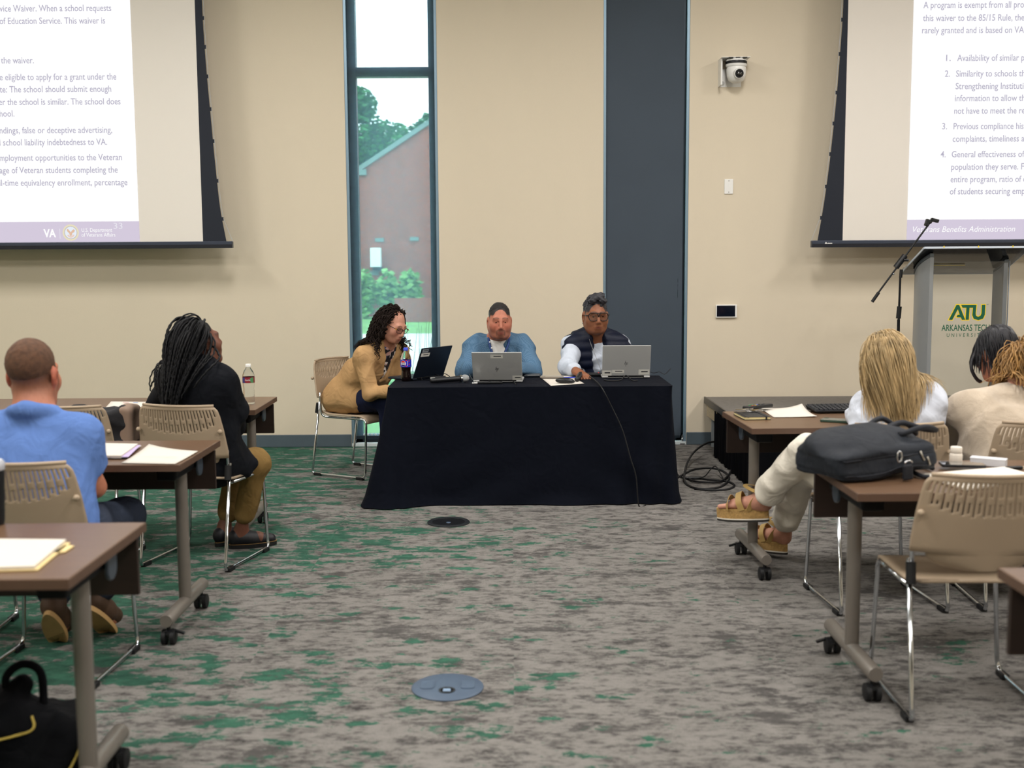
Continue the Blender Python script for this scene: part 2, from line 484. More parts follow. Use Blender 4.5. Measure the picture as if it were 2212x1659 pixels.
# window openings in the front wall
W1 = (-1.335, -.588, .015, 3.98)
W2 = (.752, 1.445, .015, 3.98)
struct(MB().box(XL, XR, YB, WY + .2, -.12, 0).build('floor', carpet()))
struct(MB().box(XL, XR, YB, WY + .2, ZC, ZC + .1).build('ceiling', M_ceil))
w = MB(); y0, y1 = WY, WY + .2
w.box(XL, W1[0], y0, y1, 0, ZC); w.box(W1[1], W2[0], y0, y1, 0, ZC); w.box(W2[1], XR, y0, y1, 0, ZC)
w.box(W1[0], W1[1], y0, y1, W1[3], ZC); w.box(W2[0], W2[1], y0, y1, W2[3], ZC)
struct(w.build('wall_front', M_wall))
struct(MB().box(XL - .15, XL, YB, WY + .2, 0, ZC).build('wall_left', M_wall))
struct(MB().box(XR, XR + .15, YB, WY + .2, 0, ZC).build('wall_right', M_wall))
struct(MB().box(XL, XR, YB - .15, YB, 0, ZC).build('wall_back', M_wall))
for nm, xa, xb in (('baseboard_left', XL, W1[0] - .002), ('baseboard_centre', W1[1] + .002, W2[0] - .002), ('baseboard_right', W2[1] + .002, XR)):
    struct(MB().box(xa, xb, WY - .012, WY, .001, .104).build(nm, M_base, bevel=.004))

# ---- windows
M_frame = mat('window_frame_bronze', '#2b3640', .4, metal=.4)
M_alu = mat('brushed_aluminium', '#7f97a8', .4, metal=.5)
M_sill = mat('sill_white', '#cfd9dc', .5)
def glass_mat():
    m = bpy.data.materials.new('window_glass'); m.use_nodes = True; nt = m.node_tree; nt.nodes.remove(nt.nodes['Principled BSDF'])
    out = nt.nodes['Material Output']; t = N(nt, 'ShaderNodeBsdfTransparent'); t.inputs[0].default_value = (.86, .95, .94, 1)
    g = N(nt, 'ShaderNodeBsdfGlossy'); g.inputs['Roughness'].default_value = .02
    fr = N(nt, 'ShaderNodeFresnel'); fr.inputs[0].default_value = 1.45
    mx = N(nt, 'ShaderNodeMixShader'); mm = N(nt, 'ShaderNodeMath', operation='MULTIPLY'); mm.inputs[1].default_value = .08; nt.links.new(fr.outputs[0], mm.inputs[0]); nt.links.new(mm.outputs[0], mx.inputs[0]); nt.links.new(t.outputs[0], mx.inputs[1]); nt.links.new(g.outputs[0], mx.inputs[2])
    nt.links.new(mx.outputs[0], out.inputs[0]); return m
M_glass = glass_mat()
def shade_mat(name, open_, c):
    """woven solar screen: open weave lets part of the view through, the yarn glows with the daylight behind it"""
    m = bpy.data.materials.new(name); m.use_nodes = True; nt = m.node_tree; nt.nodes.remove(nt.nodes['Principled BSDF'])
    out = nt.nodes['Material Output']; c = lin(c)
    t = N(nt, 'ShaderNodeBsdfTransparent'); d = N(nt, 'ShaderNodeBsdfDiffuse'); d.inputs[0].default_value = (*c, 1)
    tl = N(nt, 'ShaderNodeBsdfTranslucent'); tl.inputs[0].default_value = (*c, 1)
    a = N(nt, 'ShaderNodeMixShader'); a.inputs[0].default_value = .55; nt.links.new(d.outputs[0], a.inputs[1]); nt.links.new(tl.outputs[0], a.inputs[2])
    tc = N(nt, 'ShaderNodeTexCoord'); mp = N(nt, 'ShaderNodeMapping'); mp.inputs['Scale'].default_value = (260, 1, 6); nt.links.new(tc.outputs['Object'], mp.inputs[0])
    n = N(nt, 'ShaderNodeTexNoise'); n.inputs['Scale'].default_value = 1.0; nt.links.new(mp.outputs[0], n.inputs['Vector'])
    mr = N(nt, 'ShaderNodeMapRange'); mr.inputs['To Min'].default_value = open_ - .07; mr.inputs['To Max'].default_value = open_ + .07; nt.links.new(n.outputs['Fac'], mr.inputs['Value'])
    mx = N(nt, 'ShaderNodeMixShader'); nt.links.new(mr.outputs[0], mx.inputs[0]); nt.links.new(a.outputs[0], mx.inputs[1]); nt.links.new(t.outputs[0], mx.inputs[2])
    nt.links.new(mx.outputs[0], out.inputs[0]); return m
def window(name, W, mull):
    xa, xb, za, zb = W
    r = bpy.data.objects.new(name, None); col.objects.link(r); struct(r)
    fy0, fy1 = WY + .07, WY + .16
    f = MB(); f.box(xa, xa + .085, fy0, fy1, za, zb); f.box(xb - .075, xb, fy0, fy1, za, zb); f.box(xa, xb, fy0, fy1, zb - .06, zb); f.box(xa, xb, fy0, fy1, za, za + .075)
    f.build('window_frame', M_frame, r, bevel=.003)
    for z in mull: MB().box(xa + .085, xb - .075, fy0, fy1, z, z + .075).build('mullion', M_frame, r, bevel=.003)
    zs = [za + .075] + [q for z in mull for q in (z, z + .075)] + [zb - .06]
    for i in range(0, len(zs), 2):
        MB().box(xa + .085, xb - .075, WY + .11, WY + .118, zs[i], zs[i + 1]).build('pane', M_glass, r)
    for s, x in ((1, xa), (-1, xb)):
        MB().box(min(x, x + s * .022), max(x, x + s * .022), WY + .004, WY + .028, za, zb).build('side_track', M_alu, r, bevel=.002)
    MB().box(xa, xb, WY - .005, WY + .07, 0.001, za + .012).build('window_sill', M_sill, r, bevel=.002)
    return r
w1 = window('window_1', W1, [3.02])
w2 = window('window_2', W2, [2.995])

t = thing('roller_shade', 'sheer woven roller shade over the tall window behind the woman in the tan blazer', 'roller shade', (0, WY + .032, 0))
MB().box(W1[0] + .02, W1[1] - .015, 0, .0012, .085, W1[3]).build('mesh_fabric', shade_mat('shade_mesh', .64, '#6a8092'), t)
MB().box(W1[0] + .03, W1[1] - .03, -.008, .008, .06, .088).build('hem_bar', M_frame, t, bevel=.002)
for k in range(7):
    MB().sphere((W1[0] + .1 + k * .032, -.006, .098), (.008, .006, .008), 8, 6).build('bead', M_sill, t, True)
b = MB().box(W1[0] + .012, W1[0] + .04, -.02, .01, .018, .03); b.cyl((W1[0] + .026, -.012, .03), (W1[0] + .026, -.012, .105), .007, n=10); b.sphere((W1[0] + .026, -.012, .06), .011, 10, 8)
b.build('cable_guide', M_chrome, t, 40)
t = thing('blackout_shade', 'dark slate blackout roller shade drawn down behind the woman in the quilted vest', 'roller shade', (0, WY + .022, 0))
M_black_shade = mat('blackout_fabric', '#3d4854', .75, var=.05, vscale=2, bump=.15, bscale=500)
s_ = MB(); xa, xb, zb = W2[0] + .002, W2[1] - .042, W2[3]
sx = at_y(1464, 620, WY + .022).x; zz = [.075]
for p0, p1 in ((643, 626), (619, 614), (610, 602)): zz += [at_y(1464, p0, WY).z, at_y(1464, p1, WY).z]
zz.append(zb)
s_.box(xa, sx - .002, 0, .0015, zz[0], zb); s_.box(sx + .002, xb, 0, .0015, zz[0], zb)
for i in range(0, len(zz), 2): s_.box(sx - .002, sx + .002, 0, .0015, zz[i], zz[i + 1])
s_.build('blackout_cloth', M_black_shade, t)
MB().box(xa + .005, xb - .005, -.007, .009, .055, .078).build('hem_bar', M_frame, t, bevel=.002)
b = MB().box(W2[1] - .05, W2[1] - .01, -.03, .0, .002, .012); b.cyl((W2[1] - .03, -.015, .012), (W2[1] - .03, -.015, .085), .006, n=10); b.sphere((W2[1] - .03, -.015, .05), .010, 10, 8)
b.build('cable_guide', M_chrome, t, 40)

# ---- ceiling luminaires (the room's own light, above the frame)
M_lamp_housing = mat('lamp_housing', '#d9d9d6', .5)
M_diff = mat('lamp_diffuser', '#fff3e2', .5, emit=2.2); M_diff.cycles.emission_sampling = 'NONE'
lamp_names = ('over the rear tables', 'over the middle tables', 'over the aisle before the head table')
for j, y in enumerate((-.4, 3.0, 6.4)):
    for i, x in enumerate((-4.6, -1.55, 1.55, 4.6)):
        t = thing('ceiling_light', '%s recessed ceiling light in the row %s' % (('leftmost', 'second from left', 'third from left', 'rightmost')[i], lamp_names[j]), 'ceiling light', (x, y, ZC), 0, 'recessed ceiling lights')
        f = MB(); f.box(-.32, .32, -.62, -.58, -.03, 0); f.box(-.32, .32, .58, .62, -.03, 0); f.box(-.32, -.28, -.58, .58, -.03, 0); f.box(.28, .32, -.58, .58, -.03, 0)
        f.build('housing', M_lamp_housing, t)
        MB().box(-.28, .28, -.58, .58, -.012, -.004).build('diffuser', M_diff, t)
        ld = bpy.data.lights.new('luminaire', 'AREA'); ld.shape = 'RECTANGLE'; ld.size = .56; ld.size_y = 1.16; ld.energy = LAMP_POWER; ld.color = LAMP_COLOR
        lo = bpy.data.objects.new('luminaire', ld); col.objects.link(lo); lo.parent = t; lo.location = (0, 0, -.02)

# ================================================================== outside the window
M_lawn = mat('lawn_green', '#6c9a55', .9, var=.3, vscale=1.2)
M_pave = mat('pale_concrete', '#c9c9c4', .85, var=.08, vscale=.6)
struct(MB().box(-40, 40, WY + .3, 90, -.3, -.12).build('lawn', M_lawn))
struct(MB().box(-40, 40, 17, 26.5, -.125, -.10).build('footpath', M_pave))
def brick_mat():
    m = bpy.data.materials.new('far_brickwork'); m.use_nodes = True; nt = m.node_tree; b = nt.nodes['Principled BSDF']
    tc = N(nt, 'ShaderNodeTexCoord'); sp = N(nt, 'ShaderNodeSeparateXYZ'); cb = N(nt, 'ShaderNodeCombineXYZ'); nt.links.new(tc.outputs['Object'], sp.inputs[0])
    nt.links.new(sp.outputs['X'], cb.inputs['X']); nt.links.new(sp.outputs['Z'], cb.inputs['Y'])
    br = N(nt, 'ShaderNodeTexBrick'); br.inputs['Scale'].default_value = 4.0; br.inputs['Color1'].default_value = (*lin('#9c5244'), 1); br.inputs['Color2'].default_value = (*lin('#84453a'), 1); br.inputs['Mortar'].default_value = (*lin('#9c8a84'), 1)
    br.inputs['Mortar Size'].default_value = .015
    nt.links.new(cb.outputs[0], br.inputs['Vector']); nt.links.new(br.outputs['Color'], b.inputs['Base Color']); b.inputs['Roughness'].default_value = .9
    return m
M_brick = brick_mat()
BY = 36.0
t = thing('brick_building', 'red brick gabled building seen across the lawn through the window', 'building', (0, BY, 0))
e0 = at_y(766, 372, BY); e1 = at_y(930, 262, BY)
sl = (e1.z - e0.z) / (e1.x - e0.x); rx = e0.x + 9.0; rz = e0.z + sl * 9.0
Mx = Matrix.Rotation(math.pi / 2, 4, 'X')
MB().prism([(e0.x, -.2), (e0.x + 18, -.2), (e0.x + 18, e0.z), (rx, rz), (e0.x, e0.z)], -8, Mx).build('brick_wall', M_brick, t)
M_trimw = mat('pale_trim', '#748686', .7)
dn = Vector((-sl, 0, 1)).normalized(); dl = Vector((1, 0, sl)).normalized(); ln = math.hypot(9, 9 * sl)
for sgn in (1, -1):
    R = Matrix.Rotation(-sgn * math.atan(sl), 3, 'Y')
    mid = Vector((rx - sgn * 4.5, 4.2, (rz + e0.z) / 2 + .0))
    MB().obox(mid, ln + .5, 8.6, .14, R).build('roof_slope', M_trimw, t)
MB().box(e0.x - .05, e0.x + .1, -.06, .2, -.2, e0.z).build('corner_strip', mat('pale_quoin', '#aaa6a2', .8, var=.2, vscale=3), t)
MB().box(e0.x - .3, e0.x + .38, -.12, .1, e0.z - .1, e0.z + .08).build('eave_return', M_trimw, t)
c = at_y(812, 556, BY - .2)
q = MB().box(c.x - .16, c.x + .16, -.35, 0, c.z - .3, c.z + .3).build('wall_lamp', mat('lamp_glow_white', '#e8f4f6', .5), t); MB().box(c.x - .1, c.x + .2, -.3, 0, c.z - .42, c.z - .3).build('lamp_base', M_frame, q)
for px, py in ((820, 518), (895, 516), (808, 590)):
    c = at_y(px, py, BY); MB().box(c.x - .14, c.x + .14, -.05, .02, c.z - .06, c.z + .06).build('vent', M_trimw, t)
pl = at_y(852, 645, 32.4); MB_ = MB().box(pl.x, pl.x + 9, 0, .35, -.15, pl.z)
tag(MB_.build('garden_wall', M_brick), 'low brick planter wall on the lawn seen through the window', 'garden wall').location = (0, 32.4, 0)
rng = random.Random(4)
def leaves(mb, c, rad, n, size, rng):
    for _ in range(n):
        while True:
            p = Vector([rng.uniform(-1, 1) for _ in range(3)])
            if .15 < p.length < 1: break
        p = Vector(c) + Vector((p.x * rad[0], p.y * rad[1], p.z * rad[2]))
        d = Vector([rng.gauss(0, 1) for _ in range(3)]).normalized(); x, y = frame_from(d); s = size * rng.uniform(.6, 1.3)
        mb.add([p - x * s, p + y * s * .6, p + x * s, p - y * s * .6], [(0, 1, 2, 3)])
M_leaf = mat('tree_leaf', '#3c7a44', .8, var=.35, vscale=.9)
M_leaf2 = mat('hedge_leaf', '#7fae6a', .8, var=.35, vscale=1.5)
M_bark = mat('tree_bark', '#5a4c42', .9, var=.2)
def tree(px, top, y, half, label, blobs):
    b0 = at_y(px, 700, y); t = thing('leafy_tree', label, 'tree', (b0.x, y, -.12))
    MB().tube([(0, 0, 0), (.1, 0, 2.5), (.05, 0, 5)], [.3, .24, .12], 8).build('trunk', M_bark, t, True)
    f = MB()
    for dx, dz, r in blobs:
        leaves(f, (dx, 0, dz), (r, r * .8, r * .85), int(1500 * r), .11, rng)
    f.build('crown', M_leaf, t)
tree(795, 170, 48.6, 2, 'tall bushy green tree rising behind the brick building', [(-.9, 4.5, 2.0), (.6, 4.6, 1.9), (-.6, 7.0, 1.7), (.9, 6.6, 1.4), (-.4, 8.4, 1.0), (1.9, 5.6, 1.1), (-1.5, 6.2, 1.2), (-1.2, 8.1, .7)])
tree(905, 235, 50.0, 2, 'low green treetop showing above the roof slope of the brick building', [(0, 6.3, 1.3), (-1.3, 5.8, 1.1), (.9, 7.6, .9), (.3, 7.2, .8)])
for k, (px, py, rr) in enumerate(((787, 655, .37), (837, 650, .37), (886, 645, .36))):
    c = at_y(px, py, 34.6); f = MB(); leaves(f, (0, 0, .75), (rr, .4, .75), 420, .12, rng)
    o = f.build('hedge_bush', M_leaf2); o.location = (c.x, 34.6, -.1)
    tag(o, '%s flowering hedge bush along the brick building' % ('leftmost', 'middle', 'rightmost')[k], 'bush', 'hedge bushes by the brick building')
for k, px in enumerate((870, 916)):
    c = at_y(px, 760, 10.6); t = thing('bare_shrub', ('bare twiggy shrub just outside the window glass', 'bare twiggy shrub by the right edge of the window')[k], 'shrub', (c.x, 10.6, -.12), 0, 'twiggy shrubs outside the window')
    tw = MB()
    for i in range(13):
        a = rng.uniform(0, 6.28); h = rng.uniform(.7, 1.35); s = rng.uniform(.05, .2)
        pts = [(rng.uniform(-.03, .03), rng.uniform(-.03, .03), 0)]
        for j in range(1, 6):
            u = j / 5; pts.append((math.cos(a) * s * u + rng.uniform(-.015, .015), math.sin(a) * s * u + rng.uniform(-.015, .015), h * u))
        tw.tube(pts, [.005 * (1 - .16 * j) for j in range(6)], 4)
    tw.build('twigs', M_bark, t)
    lf = MB(); leaves(lf, (-.02, 0, .42), (.12, .1, .2), 40, .035, rng); lf.build('sprouts', mat('fresh_leaf', '#8fce6a', .6), t)

# ================================================================== things on the front wall
M_screw = mat('screw_steel', '#9a9a98', .3, metal=1)
c = at_y(1585, 155, WY)
t = thing('wall_camera', 'white pan tilt zoom camera on a wall bracket high on the front wall', 'camera', (c.x, WY, c.z))
b = MB().box(-.125, -.112, -.115, 0, -.12, .09); b.box(-.125, .06, -.003, 0, -.12, .02); b.box(-.125, .10, -.16, -.0, .085, .09)
b.build('bracket', M_white, t, bevel=.002)
MB().cyl((-.09, -.004, -.09), (-.09, -.012, -.09), .014, n=16).build('screw', M_screw, t, 40)
R = Matrix.Identity(3)
h = MB(); h.lathe([(.0, .08), (.075, .08), (.082, .07), (.083, .03), (.078, .02), (0, .02)], (0, -.1, 0), 32); h.build('base_housing', M_white, t, 40)
MB().lathe([(.0835, .062), (.0845, .06), (.0845, .042), (.0835, .04)], (0, -.1, 0), 32).build('vent_band', M_blackp, t, 40)
h = MB(); h.lathe([(.0, .025), (.072, .025), (.078, .0), (.074, -.05), (.06, -.085), (.03, -.104), (0, -.106)], (0, -.1, 0), 32); hd = h.build('camera_head', M_white, t, 40)
h = MB(); h.cyl((.005, -.15, -.035), (.008, -.187, -.043), .044, .040, 28); br = h.build('lens_barrel', M_white, t, 40)
h = MB(); h.cyl((.008, -.186, -.043), (.0085, -.193, -.0445), .034, .033, 28); h.build('lens_ring', M_blackp, br, 40)
MB().sphere((.0085, -.19, -.0445), (.022, .008, .022), 18, 10).build('lens', mat('lens_glass', '#05070c', .05, coat=1), br, True)
for k in range(3): MB().box(-.075 + k * .055, -.04 + k * .055, -.185, -.15, .078, .084).build('mount_clip', M_blackp, t)

c = at_y(1574, 403, WY)
t = thing('wall_plate', 'blank white wall plate below the wall camera', 'wall plate', (c.x, WY, c.z))
MB().box(-.036, .036, -.008, 0, -.06, .06).build('plate', M_white, t, bevel=.004)
for z in (-.045, .045): MB().cyl((0, -.008, z), (0, -.0095, z), .004, n=10).build('screw', M_screw, t)
c = at_y(1568, 672, WY)
t = thing('touch_panel', 'small touch control panel with a dark screen on the front wall', 'control panel', (c.x, WY, c.z))
MB().box(-.085, .088, -.02, 0, -.054, .053).build('panel_frame', M_white, t, bevel=.004)
MB().box(-.078, .072, -.0215, -.018, -.044, .046).build('panel_screen', mat('dark_glass', '#0b1220', .08, coat=.6), t)

# ================================================================== floor boxes
M_lid = mat('floor_box_lid', '#46566a', .5, metal=.1, var=.05)
M_lidd = mat('floor_box_dark', '#22262a', .5, metal=.3)
c = at_z(967, 1486)
t = thing('floor_box', 'round blue-grey floor box cover with two flaps set in the carpet', 'floor box', c)
MB().lathe([(0, 0.001), (.128, .001), (.128, .004), (.118, .009), (0, .009)], n=48).build('cover', M_lid, t, 40)
for sx in (-1, 1): MB().prism([(sx * .072 + x, y) for x, y in rrect(.05, .075, .014)], .003, Matrix.Translation((0, .005, .0085))).build('flap', M_lid, t, bevel=.001)
MB().lathe([(.030, .009), (.030, .0105), (.021, .0105), (.021, .009)], (0, -.045, 0), 24).build('latch_ring', M_lidd, t, 40)
MB().box(-.014, .014, -.06, -.036, .009, .013).build('latch', mat('latch_blue', '#8da4c0', .3, metal=.4), t, bevel=.002)
c = at_z(969, 1129)
t = thing('floor_box', 'open dark round floor box near the black-draped table', 'floor box', c)
MB().lathe([(.095, .002), (.124, .001), (.124, .005), (.118, .009), (.1, .009), (.095, .006), (.095, .0015)], n=48).build('rim', M_lidd, t, 40)
MB().lathe([(0, .001), (.095, .001), (.095, .0025), (0, .0025)], n=40).build('well', M_blackp, t)
MB().lathe([(0, .0025), (.014, .0025), (.012, .006), (0, .007)], (0, -.01, 0), 16).build('boss', M_lid, t, 40)

# ================================================================== projection screens
SY = WY - .26
M_fabric = mat('screen_fabric', '#e3ded6', .85)
M_border = mat('screen_border_black', '#141b28', .7)
M_bar = mat('screen_bar', '#3a4150', .4, metal=.3)
def emis(name, c, s=1.0):
    m = bpy.data.materials.new(name); m.use_nodes = True; nt = m.node_tree; nt.nodes.remove(nt.nodes['Principled BSDF'])
    e = N(nt, 'ShaderNodeEmission'); e.inputs[0].default_value = (*lin(c), 1); e.inputs[1].default_value = s
    nt.links.new(e.outputs[0], nt.nodes['Material Output'].inputs[0]); m.cycles.emission_sampling = 'AUTO' if name == 'slide_white' else 'NONE'; return m
E_white = emis('slide_white', '#ffffff', 1.02)
E_band = emis('slide_lavender', '#d5cbdd', 1.0)
E_txt = emis('slide_text', '#b7b3c6', 1.0)
E_wtxt = emis('slide_white_text', '#ffffff', 1.0)
E_ftxt = emis('slide_faint_text', '#e9e6ef', 1.0)
def screen(side, label):
    # side -1: left screen (its right edge is in view), +1: right screen
    t = thing('projection_screen', label, 'projection screen', (0, SY, 0))
    if side < 0:
        wx = (at_y(419.4, 0, SY).x + at_y(439.7, 522, SY).x) / 2
        edge = [(503, 522), (489, 521), (475, 445), (463, 335), (455, 250), (447, 165), (441, 88), (436, 0)]
        zbar = at_y(440, 522, SY).z
    else:
        wx = (at_y(1837.6, 0, SY).x + at_y(1815, 519, SY).x) / 2
        edge = [(1752, 521), (1766, 520), (1779, 445), (1791, 360), (1800, 280), (1808, 200), (1816, 100), (1822, 0)]
        zbar = at_y(1815, 520, SY).z
    E = [at_y(px, py, SY) for px, py in edge]
    far = wx + side * 3.9; ztop = ZC - .05
    MB().box(min(wx, far), max(wx, far), -.001, .001, zbar, ztop).build('screen_surface', M_fabric, t)
    # black tensioning border with scalloped tabs
    pts = [Vector((p.x, 0, p.z)) for p in E[1:]] + [Vector((E[-1].x, 0, ztop))]
    pts = spline(pts, 6)
    for ii, (ex, sg) in enumerate(((wx, 1), (far, -1))):
        bd = MB(); n = len(pts)
        for i in range(n - 1):
            a, b2 = pts[i], pts[i + 1]
            ax = ex + (a.x - wx) * sg; bx = ex + (b2.x - wx) * sg
            bd.add([(ex, 0, a.z), (ax, 0, a.z), (bx, 0, b2.z), (ex, 0, b2.z)], [(0, 1, 2, 3)])
        bo = bd.build('tension_border', M_border, t, solid=.003)
        nt_ = 0
        for i in range(4, n - 1, 5):
            a = pts[i]; ax = ex + (a.x - wx) * sg
            MB().box(ax - .012, ax + .012, -.004, .004, a.z - .014, a.z + .014).build('tab', M_border, bo)
        cw = [(ex + (E[0].x - wx) * sg, -.002, zbar)] + [(ex + (p.x - wx) * sg - side * sg * .012, -.002, p.z) for p in pts[4:]]
        MB().tube(cw, .0018, 5).build('tension_cable', mat('cable_clear', '#aab0b6', .3), bo)
    x0, x1 = sorted((E[0].x, far - (E[0].x - wx)))
    dz = .052
    MB().box(x0, x1, -.03, .02, zbar - dz, zbar + .002).build('bottom_bar', M_bar, t, bevel=.004)
    MB().box(x0, x1, -.034, -.028, zbar - dz, zbar - dz * .45).build('bar_lip', mat('bar_dark', '#10141f', .4), t)
    MB().box(x0 + .02, x1 - .02, -.07, .09, ZC - .16, ZC - .001).build('screen_case', M_bar, t, bevel=.01)
    return t, zbar, wx
UX, UZ = Vector((1, 0, 0)), Vector((0, 0, 1))
def line(slide, s, px_l, px_r, py, m, al='l', cap=13.0, **k):
    """one line of projected text: left/right ends and baseline given in photo pixels on the screen plane"""
    a, b2 = at_y(px_l, py, SY), at_y(px_r, py, SY)
    h = cap * 9.0 / FPX
    lettering('text_line', s, m, slide, (a.x, -.006, a.z) if al == 'l' else (b2.x, -.006, b2.z), UX, UZ, width=b2.x - a.x, height=h, align=al, **k)
t, zb, wx = screen(-1, 'projection screen on the left showing a slide numbered 33')
sx = (at_y(281, 0, SY).x + at_y(302, 522, SY).x) / 2
zband = at_y(300, 478, SY).z
slide = MB().box(sx - 3.3, sx, -.003, -.001, zband, ZC - .35).build('slide', E_white, t)
MB().box(sx - 3.3, sx, -.0035, -.001, zb + .003, zband).build('slide_footer', E_band, slide)
for s, pr, py in (('vice Waiver. When a school requests', 241, 24), ('of Education Service. This waiver is', 228, 51), ('the waiver.', 74, 137),
                  ('e eligible to apply for a grant under the', 252, 172), ('te: The school should submit enough', 241, 198.5), ('ner the school is similar. The school does', 261, 225.5),
                  ('hool.', 32, 252), ('ndings, false or deceptive advertising,', 243, 287), ('l school liability indebtedness to VA.', 232, 313),
                  ('mployment opportunities to the Veteran', 264, 346), ('age of Veteran students completing the', 255, 373), ('ll-time equivalency enrollment, percentage', 276, 400)):
    line(slide, s, {'the waiver.': 3, 'ner the school is similar. The school does': -9}.get(s, 0), pr, py, E_txt, 'r', bold=.007)
line(slide, 'VA', 95, 122, 512, E_wtxt, bold=.035, cap=16)
a = at_y(129.5, 494, SY); b2 = at_y(129.5, 516, SY); MB().box(a.x - .002, a.x + .002, -.006, -.0055, b2.z, a.z).build('divider', E_ftxt, slide)
line(slide, 'U.S. Department', 177, 243, 501, E_wtxt, cap=8)
line(slide, 'of Veterans Affairs', 177, 250, 511.5, E_wtxt, cap=8)
line(slide, '33', 246, 265.5, 494.5, E_ftxt, cap=13)
c = at_y(153.5, 502.5, SY)
def disc(r0, r1, m, y, n=40):
    d = MB(); Ry = Matrix.Rotation(math.pi / 2, 3, 'X'); vs = []
    for r in (r0, r1):
        for k in range(n):
            a = 2 * math.pi * k / n; vs.append((c.x + r * math.cos(a), y, c.z + r * math.sin(a)))
    d.add(vs, [(k, (k + 1) % n, n + (k + 1) % n, n + k) for k in range(n)]); d.build('seal_ring', m, slide)
disc(.052, .064, emis('seal_gold', '#e9e0c0'), -.006); disc(.046, .052, emis('seal_grey', '#c9c2bf'), -.006); disc(.0005, .046, emis('seal_blue', '#e6eef8'), -.0055)
sh = lambda pts, m, n: MB().add([(c.x + x, -.0065, c.z + z) for x, z in pts], [tuple(range(len(pts)))]).build(n, m, slide)
sh([(-.032, .022), (-.022, .03), (-.012, .018), (0, .004), (.012, .018), (.024, .026), (.034, .018), (.028, .004), (.012, -.006), (.008, -.02), (0, -.034), (-.008, -.02), (-.012, -.006), (-.026, .008)], emis('seal_eagle', '#e3bfa6'), 'seal_eagle')
sh([(-.03, -.02), (-.014, -.016), (-.006, -.03), (.008, -.028), (.016, -.016), (.03, -.018), (.02, -.034), (0, -.042), (-.02, -.034)], emis('seal_red', '#eccfc6'), 'seal_shield')

t, zb, wx = screen(1, 'projection screen on the right showing the waiver criteria list')
sx = (at_y(1978, 0, SY).x + at_y(1954, 520, SY).x) / 2
zband = at_y(1956, 475, SY).z
slide = MB().box(sx, sx + 3.3, -.003, -.001, zband, ZC - .35).build('slide', E_white, t)
MB().box(sx, sx + 3.3, -.0035, -.001, zb + .003, zband).build('slide_footer', E_band, slide)
for s, p0, p1, py in (('A program is exempt from all pro', 1994, 2211, 18), ('this waiver to the 85/15 Rule, the', 1993, 2212, 46), ('rarely granted and is based on VA', 1991, 2211, 72.5),
                      ('1.', 2043, 2053, 132), ('Availability of similar p', 2067, 2212, 132), ('2.', 2040.5, 2051, 166), ('Similarity to schools th', 2064.5, 2213, 166),
                      ('Strengthening Instituti', 2063.5, 2210, 193), ('information to allow th', 2062, 2213, 219), ('not have to meet the re', 2060.5, 2213, 246),
                      ('3.', 2034.5, 2045, 279.5), ('Previous compliance his', 2059, 2210, 279.5), ('complaints, timeliness a', 2057, 2212, 306.5),
                      ('4.', 2031, 2042, 340), ('General effectiveness of', 2055, 2212, 340), ('population they serve. F', 2054, 2211, 367), ('entire program, ratio of e', 2052.5, 2216, 394), ('of students securing emp', 2051, 2213, 420)):
    line(slide, s, p0, p1, py, E_txt, bold=.007)
line(slide, 'Veterans Benefits Administration', 1971, 2192, 501.5, E_wtxt, cap=12, shear=.25)
a = at_y(1781, 525, SY - .03)
MB().add([(a.x, -.036, a.z - .006), (a.x + .022, -.036, a.z - .006), (a.x + .010, -.036, a.z + .010), (a.x + .006, -.036, a.z + .004)], [(0, 1, 2, 3)]).add([(a.x + .022, -.036, a.z - .006), (a.x + .06, -.036, a.z - .006), (a.x + .06, -.036, a.z + .001), (a.x + .022, -.036, a.z + .001)], [(0, 1, 2, 3)]).build('maker_mark', M_white, t)
# ================================================================== stage, lectern, microphone stand
M_stagetop = mat('stage_carpet_grey', '#6f6b66', .9, var=.12, vscale=30, bump=.3, bscale=300)
M_skirt = mat('black_skirt', '#05060a', .9, spec=.1)
M_wood = mat('raw_plywood', '#b3a58a', .7, var=.1, vscale=8, stretch=(1, 1, 12))
M_tube = mat('steel_tube_grey', '#8b9296', .45, metal=.5)
SX0, SYF, SZ = 1.60, 7.42, .40
t = thing('portable_stage', 'low grey carpeted portable stage with a black skirt under the lectern', 'stage', (0, 0, 0))
MB().box(SX0, 6.2, SYF, WY - .02, SZ - .02, SZ).build('deck', M_stagetop, t)
e = MB().box(SX0 - .014, SX0, SYF - .014, WY - .02, SZ - .05, SZ + .004); e.box(SX0 - .014, 6.2, SYF - .014, SYF, SZ - .05, SZ + .004); e.build('edge_trim', M_blackm, t, bevel=.003)
MB().box(SX0 + .005, SX0 + .03, 8.72, WY - .06, SZ - .15, SZ - .05).build('side_rail', M_wood, t)
for x, y in ((1.66, 9.12), (1.66, 8.1), (3.8, 9.12), (3.8, 7.6)): MB().cyl((x, y, 0), (x, y, SZ - .04), .027, n=16).build('leg', M_tube, t, 40)
def pleat(x0, y0, x1, y1, n):
    m = MB(); nn = n * 6
    L = math.hypot(x1 - x0, y1 - y0); ux, uy = (x1 - x0) / L, (y1 - y0) / L
    def fn(u, v):
        a = u * n * 2 * math.pi; d = .012 * math.sin(a) * (1.0 - .6 * v) + .006 * math.sin(a * .37 + 1)
        return (x0 + ux * L * u - uy * d, y0 + uy * L * u + ux * d, .004 + (SZ - .056) * v)
    return m.grid(fn, nn, 5)
pleat(SX0 - .02, 8.72, SX0 - .02, SYF - .02, 16).build('skirt', M_skirt, t, True)
pleat(SX0 - .02, SYF - .02, 6.2, SYF - .02, 46).build('skirt', M_skirt, t, True)

